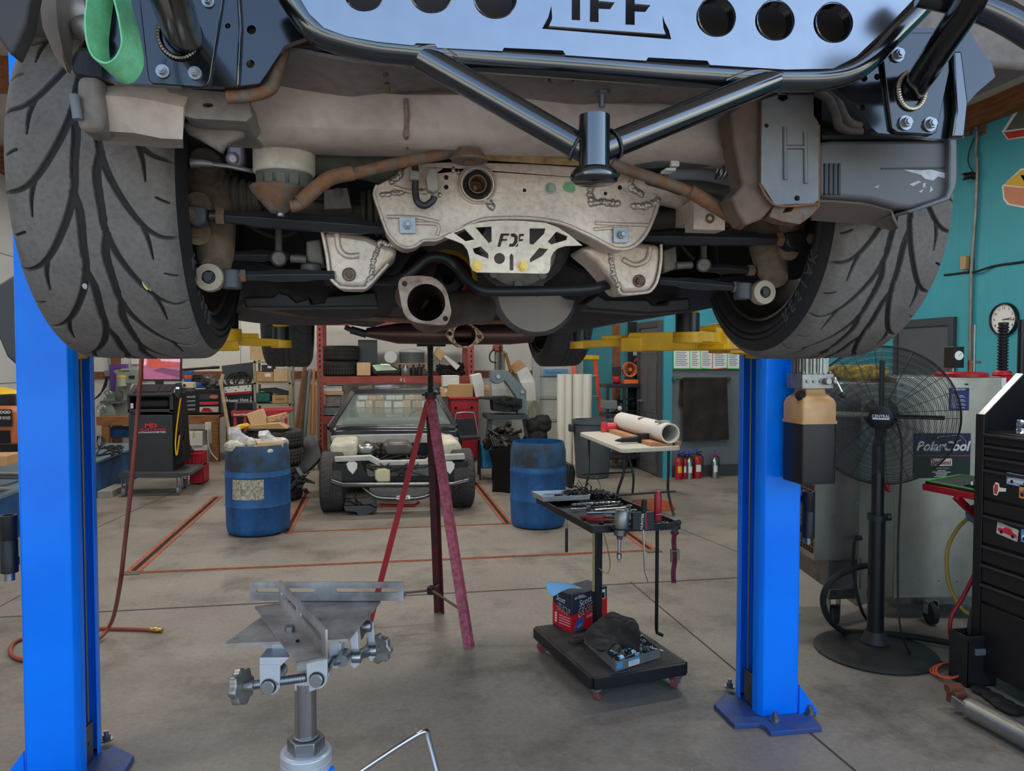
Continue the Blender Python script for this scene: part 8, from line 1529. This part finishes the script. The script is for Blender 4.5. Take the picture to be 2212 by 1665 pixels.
M=MB();[M.torus((0,0,0),R.uniform(.13,.19),.008,BM(WY(1152+R.uniform(-3,3),893+R.uniform(-6,6),11.2),(1,.3,0),(0,0,1))@Matrix.Scale(.5,4,V((1,0,0))),22,5)for _ in range(7)];top('cord_coil',M,mat('pale cord',(140,136,108),.6,0,.3),'coil of pale cords hanging beside the band saw','cords',smooth=60);M=MB();[M.sph(WY(R.uniform(1150,1176),R.uniform(912,945),11.0),(.14,.1,.13),20,14)for _ in range(5)];crumple(top('black_sack',M,m_rubber,'black sack slumped behind the right drum','sack',smooth=70),.07,.06)
for k,(a,r)in enumerate(((1212,.06),(1227,.055),(1247,.078),(1266,.076))):x=xof(a,10.9);y=10.9-.02*k;z=zof(808,y,a);top('plastic_pipe',MB().lathe([(r,0),(r,z),(r-.008,z),(r-.008,.3)],Matrix.Translation((x,y,0)),30),mat('cream plastic pipe',(220,216,202),.35,0,.05),('leftmost thin','second thin','third thick','rightmost thick')[k]+' cream plastic pipe standing upright behind the right drum','pipe','upright plastic pipes',smooth=50)
t=thing('step_ladder','orange step ladder with yellow cap leaning by the plastic pipes','ladder',(xof(1300,10.95),10.95,0));a,b=WY(1284,776,11.3),WY(1312,1010,10.8);b.z=0;dx=V((-.40,.1,0));m_lad=mat('orange fibreglass',(222,74,36),.45,0,.1)
for s in(0,1):fw('rail',MB().bar(a+dx*s*.8,b+dx*s,.06,.03),m_lad,t,.003)
for u in(.16,.36,.56,.76):p=a.lerp(b,u);fw('step',MB().bar(p,p+dx*(.8+.2*u),.09,.025),m_zinc,t,.002)
fw('cap',MB().box(a+dx*.4+V((0,0,.03)),(.46,.16,.07)),m_yellow,t,.008);t=thing('wall_banner','pale blue banner with faded lettering above the plastic pipes','banner',WY(1200,805,13.3));fw('cloth',MB().px([(1175,797),(1226,797),(1226,811),(1175,812)],13.3,13.31),mat('pale blue banner',(120,176,214),.6,0,.15),t);M=MB();text(M,'Polston',BM(WY(1196,804,13.295),(1,0,0),(0,0,1)),.3,.07);fw('lettering',M,mat('banner blue',(70,130,180),.6,0,0),t)
p=WZ(1284,1036)+_F0*.25;h=.78;t=thing('trash_can','round grey trash can under the end of the folding table','trash can',p);fin('bin',MB().lathe([(0,.01),(.215,.01),(.225,.04),(.265,h-.05),(.285,h-.05),(.285,h),(.262,h),(.215,.05),(0,.05)],None,40),mat('slate grey plastic',(78,86,92),.55,0,.15),t,smooth=40)
for s in(-1,1):fin('handle',MB().box((s*.30,0,h-.11),(.05,.12,.10)),m_dgrey,t,.01)
T1,T2,T3=WZ(1343,969,.74),WZ(1473,963,.74),WZ(1251,933,.74);tb=thing('folding_table','white folding table with dark legs by the teal corner','table',(T1+T2+T3)/3-V((0,0,.74)))
def tt(u,v,z=0):q=T1+(T2-T1)*u+(T3-T1)*v;return V((q.x,q.y,.74+z))
L1,L2=(T2-T1).length,(T3-T1).length;Mt=Matrix(((*(T2-T1).normalized(),0),(*(T3-T1).normalized(),0),(0,0,1,0),(0,0,0,1))).transposed();Mt.translation=tt(0,0,-.045);Mt=Matrix.Translation(tt(0,0,-.045))@Matrix(((T2-T1).normalized().to_tuple(),(T3-T1).normalized().to_tuple(),(0,0,1))).transposed().to_4x4()
fw('top',MB().plate(rrect(0,0,L1,L2,.07,5),.045,Mt),mat('speckled white table',(206,202,190),.5,0,.2,30),tb,.006);m_leg=mat('dark grey tube',(52,56,60),.4,.2,.1)
for v,w_ in((.1,.22),(.9,.78)):
 for u in(.12,.88):fw('leg',MB().tube(spl([tt(u,v,-.05),tt(u,v,-.25),tt(u+(.06 if u>.5 else-.06),w_*.5+v*.5,-.5),tt(u+(.1 if u>.5 else-.1),v,-.728)],5),.014,10),m_leg,tb,smooth=60)
 fw('leg_brace',MB().cyl(tt(.0,v,-.48),tt(1.0,v,-.48),.01,n=8),m_leg,tb)
for k,(u,z,w_)in enumerate(((.62,.02,.09),(.80,.012,.14),(1.0,.02,.07))):top('wood_board',MB().bar(tt(u-.04,.03,z),tt(u-.05,.95,z),w_,z*1.9),mat('new pine board',(184,134,94),.7,0,.25,9),('thick left','wide thin middle','right')[k]+' pine board lying lengthwise on the folding table','board','pine boards on the folding table',bevel=.002)
a,b=tt(.82,.02,.125),tt(.80,.95,.125);t=thing('white_tube','wide white plastic tube lying on the boards of the folding table','tube',(a+b)/2);fw('wall',MB().rod(a,b,[(.085,0),(.10,0),(.10,(b-a).length),(.085,(b-a).length),(.085,0)],36),m_wcard,t,smooth=50);fw('cut_hole',MB().sph(a.lerp(b,.5)+V((-.02,-.01,.085)),(.05,.06,.018),12,6),mat('brown cut edge',(110,84,60),.8,0,.2),t);M=MB();p=a.lerp(b,.1)+V((0,0,.1));[M.tube([p,p+V((-.05-.015*k,.02*(k-2),.005))],.012,8)for k in range(4)];M.sph(p,(.07,.05,.02),12,7);top('work_glove',M,mat('grey work glove',(150,146,132),.9,0,.2),'grey work glove lying on the white tube','glove',smooth=70)
p=tt(.32,.22,.0);t=thing('cordless_drill','black cordless drill lying on the folding table','drill',p);fw('body',MB().tube([p+V((-.09,-.02,.04)),p+V((.08,.04,.04))],[.026,.032],14),m_plast,t);fw('chuck',MB().tube([p+V((-.17,-.05,.04)),p+V((-.13,-.035,.04)),p+V((-.09,-.02,.04))],[.006,.016,.022],12),m_blkstl,t);fw('battery',MB().box(p+V((.16,.04,.05)),(.10,.08,.10),.3).bar(p+V((.06,.03,.04)),p+V((.14,.04,.05)),.04,.05),m_plast,t,.006)
p=tt(.55,.92,.06);top('red_tool',MB().cyl(p+V((-.05,0,0)),p+V((.07,0,0)),.055,n=20).box(p+V((-.08,0,.0)),(.06,.05,.12)),mat('pinkish red plastic',(206,62,72),.4,0,.1),'pinkish red power tool at the far end of the folding table','tool',bevel=.003);M=MB();[M.torus((0,0,0),.16+.02*k,.007,Matrix.Translation(WZ(1425-6*k,1095-3*k,.012)),24,6)for k in range(4)];top('extension_cord',M,mat('orange cord',(206,92,50)),'thin orange cord looped on the floor under the folding table','cord')
Yf=10.2;t=thing('plastic_shelf','black plastic shelf unit against the teal wall','shelf',(xof(1350,Yf),Yf+.2,0));x0,x1=xof(1312,Yf),xof(1387,Yf)
for py in(830,894,985):z=zof(py,Yf,1350);fw('shelf_board',MB().bb((x0,Yf,z-.05),(x1,Yf+.4,z)),m_plast,t,.006)
for a in(1314,1350,1384):x=xof(a,Yf);fw('post',MB().bb((x-.02,Yf+.01 if a!=1350 else Yf-.01,0),(x+.02,Yf+.05,zof(830,Yf,1350))),m_plast,t,.004)
q=WY(1361,798,Yf+.15);m_or=mat('orange tool plastic',(224,104,40),.45,0,.1);t=thing('shop_fan','small round orange fan on top of the black shelf','fan',WY(1361,829,Yf+.15));Mo=BM(q,(1,0,0),(0,0,1));fw('shroud',MB().lathe([(.085,.0),(.108,.01),(.112,-.03),(.1,-.09),(.085,-.09)],Mo,32,closed=True),m_or,t);M=MB();[M.torus((0,0,.005),.02+.011*k,.002,Mo,26,5)for k in range(6)];[M.cyl(Mo@V((0,0,.005)),Mo@V((.09*math.cos(k*PI/6),.09*math.sin(k*PI/6),.005)),.0022,n=5)for k in range(12)];fw('grille',M,mat('dark orange grille',(120,58,28),.5,0,.2),t);fw('hub',MB().rod(q-V((0,.0,0)),q-V((0,.02,0)),[(0,0),(.026,0),(.026,.018),(0,.02)],20),m_or,t);fw('stand',MB().box(WY(1361,822,Yf+.2),(.14,.1,.11)),m_plast,t,.01)
pxbox('battery_charger','orange battery charger on the black shelf in front of the orange fan','charger',1349,820,1379,829,Yf+.02,.12,m_or);pxbox('red_can','red can on the black shelf left of the orange fan','can',1327,812,1341,829,Yf+.1,.12,m_red,bevel=.03);pxbox('black_box','black box standing above the red can','box',1327,792,1342,811,Yf+.1,.12,m_plast);pxbox('plastic_basket','grey plastic basket on the middle board of the black shelf','basket',1310,865,1334,884,Yf-.03,.3,m_grey,bevel=.01);pxbox('white_pot','white round pot beside the grey basket','pot',1335,877,1345,888,Yf+.0,.1,m_white,bevel=.03);M=MB();[M.box(WY(R.uniform(1326,1378),R.uniform(860,890),Yf+.2),(R.uniform(.04,.16),.05,.02),R.uniform(-1,1))for _ in range(16)];top('shelf_clutter',M,m_plast,'clutter of dark tools on the middle board of the black shelf','tools',None,'stuff')
t=thing('sticker_board','black board covered with stickers behind the orange fan','board',WY(1370,830,Yf+.3));fw('board',MB().px([(1357,695),(1384,695),(1384,1010),(1357,1010)],Yf+.3,Yf+.33),m_tape,t)
for k,(pts,c)in enumerate((([(1368,757),(1378,757),(1378,768),(1368,768)],(206,206,200)),([(1369,778),(1378,768),(1378,775),(1370,783)],(206,70,90)),([(1376,768),(1383,772),(1383,779),(1376,775)],(196,196,196)))):fw('sticker',MB().px(pts,Yf+.295,Yf+.3),mat('board sticker %d'%k,c,.5,0,.3,60),t)
top('brown_column',MB().px([(1329,700),(1340,700),(1340,990),(1329,1004)],10.75,10.9),m_beam,'brown timber standing behind the black shelf','timber')
y=OY-.08;t=thing('towel_rail','grey pipe towel rail on the grey wall','rail',WY(1515,818,y));fw('rail',MB().cyl(WY(1458,818,y),WY(1577,818,y),.014,n=12),m_dsteel,t)
for a in(1459,1576):fw('flange',MB().cyl(WY(a,818,y),WY(a,818,y)+V((0,.08,0)),.028,n=16),m_dsteel,t)
rows=[[WY(1475+(1570-1475)*u+4*v*u,815+(954-815)*v-5*u*v,y-.02-.012*math.sin(u*14+v*2)*v)for u in np.linspace(0,1,14)]for v in np.linspace(0,1,10)];top('hanging_towel',MB().grid(rows,.008).px([(1470,816),(1482,816),(1482,880),(1468,878)],y+.02,y+.03),mat('brown black towel',(52,45,40),.95,0,.5,4,.5,80,col2=(26,22,20)),'large brown black towel hanging on the towel rail','towel',smooth=70)
for k,(a,b,s)in enumerate(((1454,1492,0),(1489,1516,.6),(1512,1542,1),(1539,1573,-1.2),(1570,1600,.3))):
 t=thing('document_sleeve',('first','second','third','fourth','fifth')[k]+' clear document sleeve from the left above the grey wall','document',WY(a,797,OY),0,'document sleeves');fw('edge',MB().px([(a,752),(b,752),(b+s,797+s),(a+s,797-s)],OY-.012-.003*k,OY-.009-.003*k),mat('green sleeve edge' if k!=3 else 'red sleeve edge',(74,190,72)if k!=3 else(190,90,70),.4,0,.05),t);fw('paper',MB().px([(a+2,752),(b-2,752),(b-2+s,795+s),(a+2+s,795-s)],OY-.014-.003*k,OY-.012-.003*k),m_paper,t)
 M=MB();[M.px([(a+5,756+4*j),(b-6-(j*3)%7,756+4*j),(b-6-(j*3)%7,757.5+4*j),(a+5,757.5+4*j)],OY-.0145-.003*k,OY-.014-.003*k)for j in range(9)];fw('print_lines',M,m_grey,t)
for k,(a,r,h,c)in enumerate(((1468,.047,.30,m_red),(1481,.044,.28,m_red),(1491,.042,.29,m_steel),(1508,.058,.31,m_red),(1546,.042,.29,m_steel))):
 p=V((xof(a,OY-.1-.05*(k%2==0)),OY-.1-.05*(k%2==0),0));t=thing('fire_extinguisher',('red extinguisher with yellow tag at the left end of the row','narrow red extinguisher beside the one with the yellow tag','silver extinguisher between two red ones','wide red extinguisher standing right of the silver one','silver extinguisher standing apart at the right')[k],'extinguisher',p,0,'fire extinguishers along the grey wall')
 fin('cylinder',MB().lathe([(0,0),(r,0),(r,h*.75),(r*.8,h*.86),(r*.35,h*.93),(r*.35,h),(0,h)],None,24),c,t);fin('valve',MB().cyl((0,0,h),(0,0,h+.03),.016,n=12).bar((-.02,0,h+.03),(.06,-.02,h+.05),.018,.012).bar((-.02,0,h+.02),(.05,-.02,h+.012),.016,.01),m_black if k!=4 else m_red,t);fin('seal',MB().bb((-.012,-.01,h+.045),(.012,.01,h+.09)),mat('blue seal',(40,80,190),.5,0,0),t);fin('label',MB().lathe([(r*1.01,h*.3),(r*1.01,h*.6)],None,8,a0=-2.2,a1=-.9),m_paper if k else m_yellow,t)
 fin('hose',MB().tube(spl([(.02,-.01,h+.01),(r*1.2,-.02,h*.9),(r*1.15,-.02,h*.5)],4),.009,8),m_rubber,t)
M=MB();M.tube(spl([WD(310,690,3.6),WD(305,790,3.6),WD(295,920,3.55),WD(283,1050,3.55),WD(270,1170,3.55),WD(258,1270,3.6),WZ(240,1345,.1),WZ(205,1385,.012),WZ(130,1405,.012),WZ(60,1425,.012),WZ(24,1412,.012),WZ(34,1385,.012),WZ(90,1372,.012),WZ(180,1358,.012),WZ(260,1358,.012),WZ(328,1360,.012)],8),.0105,10)
t=thing('air_hose','red brown air hose hanging beside the left rear tyre and curling on the floor','hose',WZ(205,1385));fw('hose',M,mat('red brown air hose',(158,70,50),.5,0,.35,3,col2=(92,44,42)),t,smooth=60);a,b=WZ(326,1360,.013),WZ(350,1361,.013);fw('fitting',MB().rod(a,b,[(0,0),(.013,0),(.013,.02),(.017,.024),(.017,.045),(.012,.05),(.012,.07),(0,.07)],14),m_brass,t)
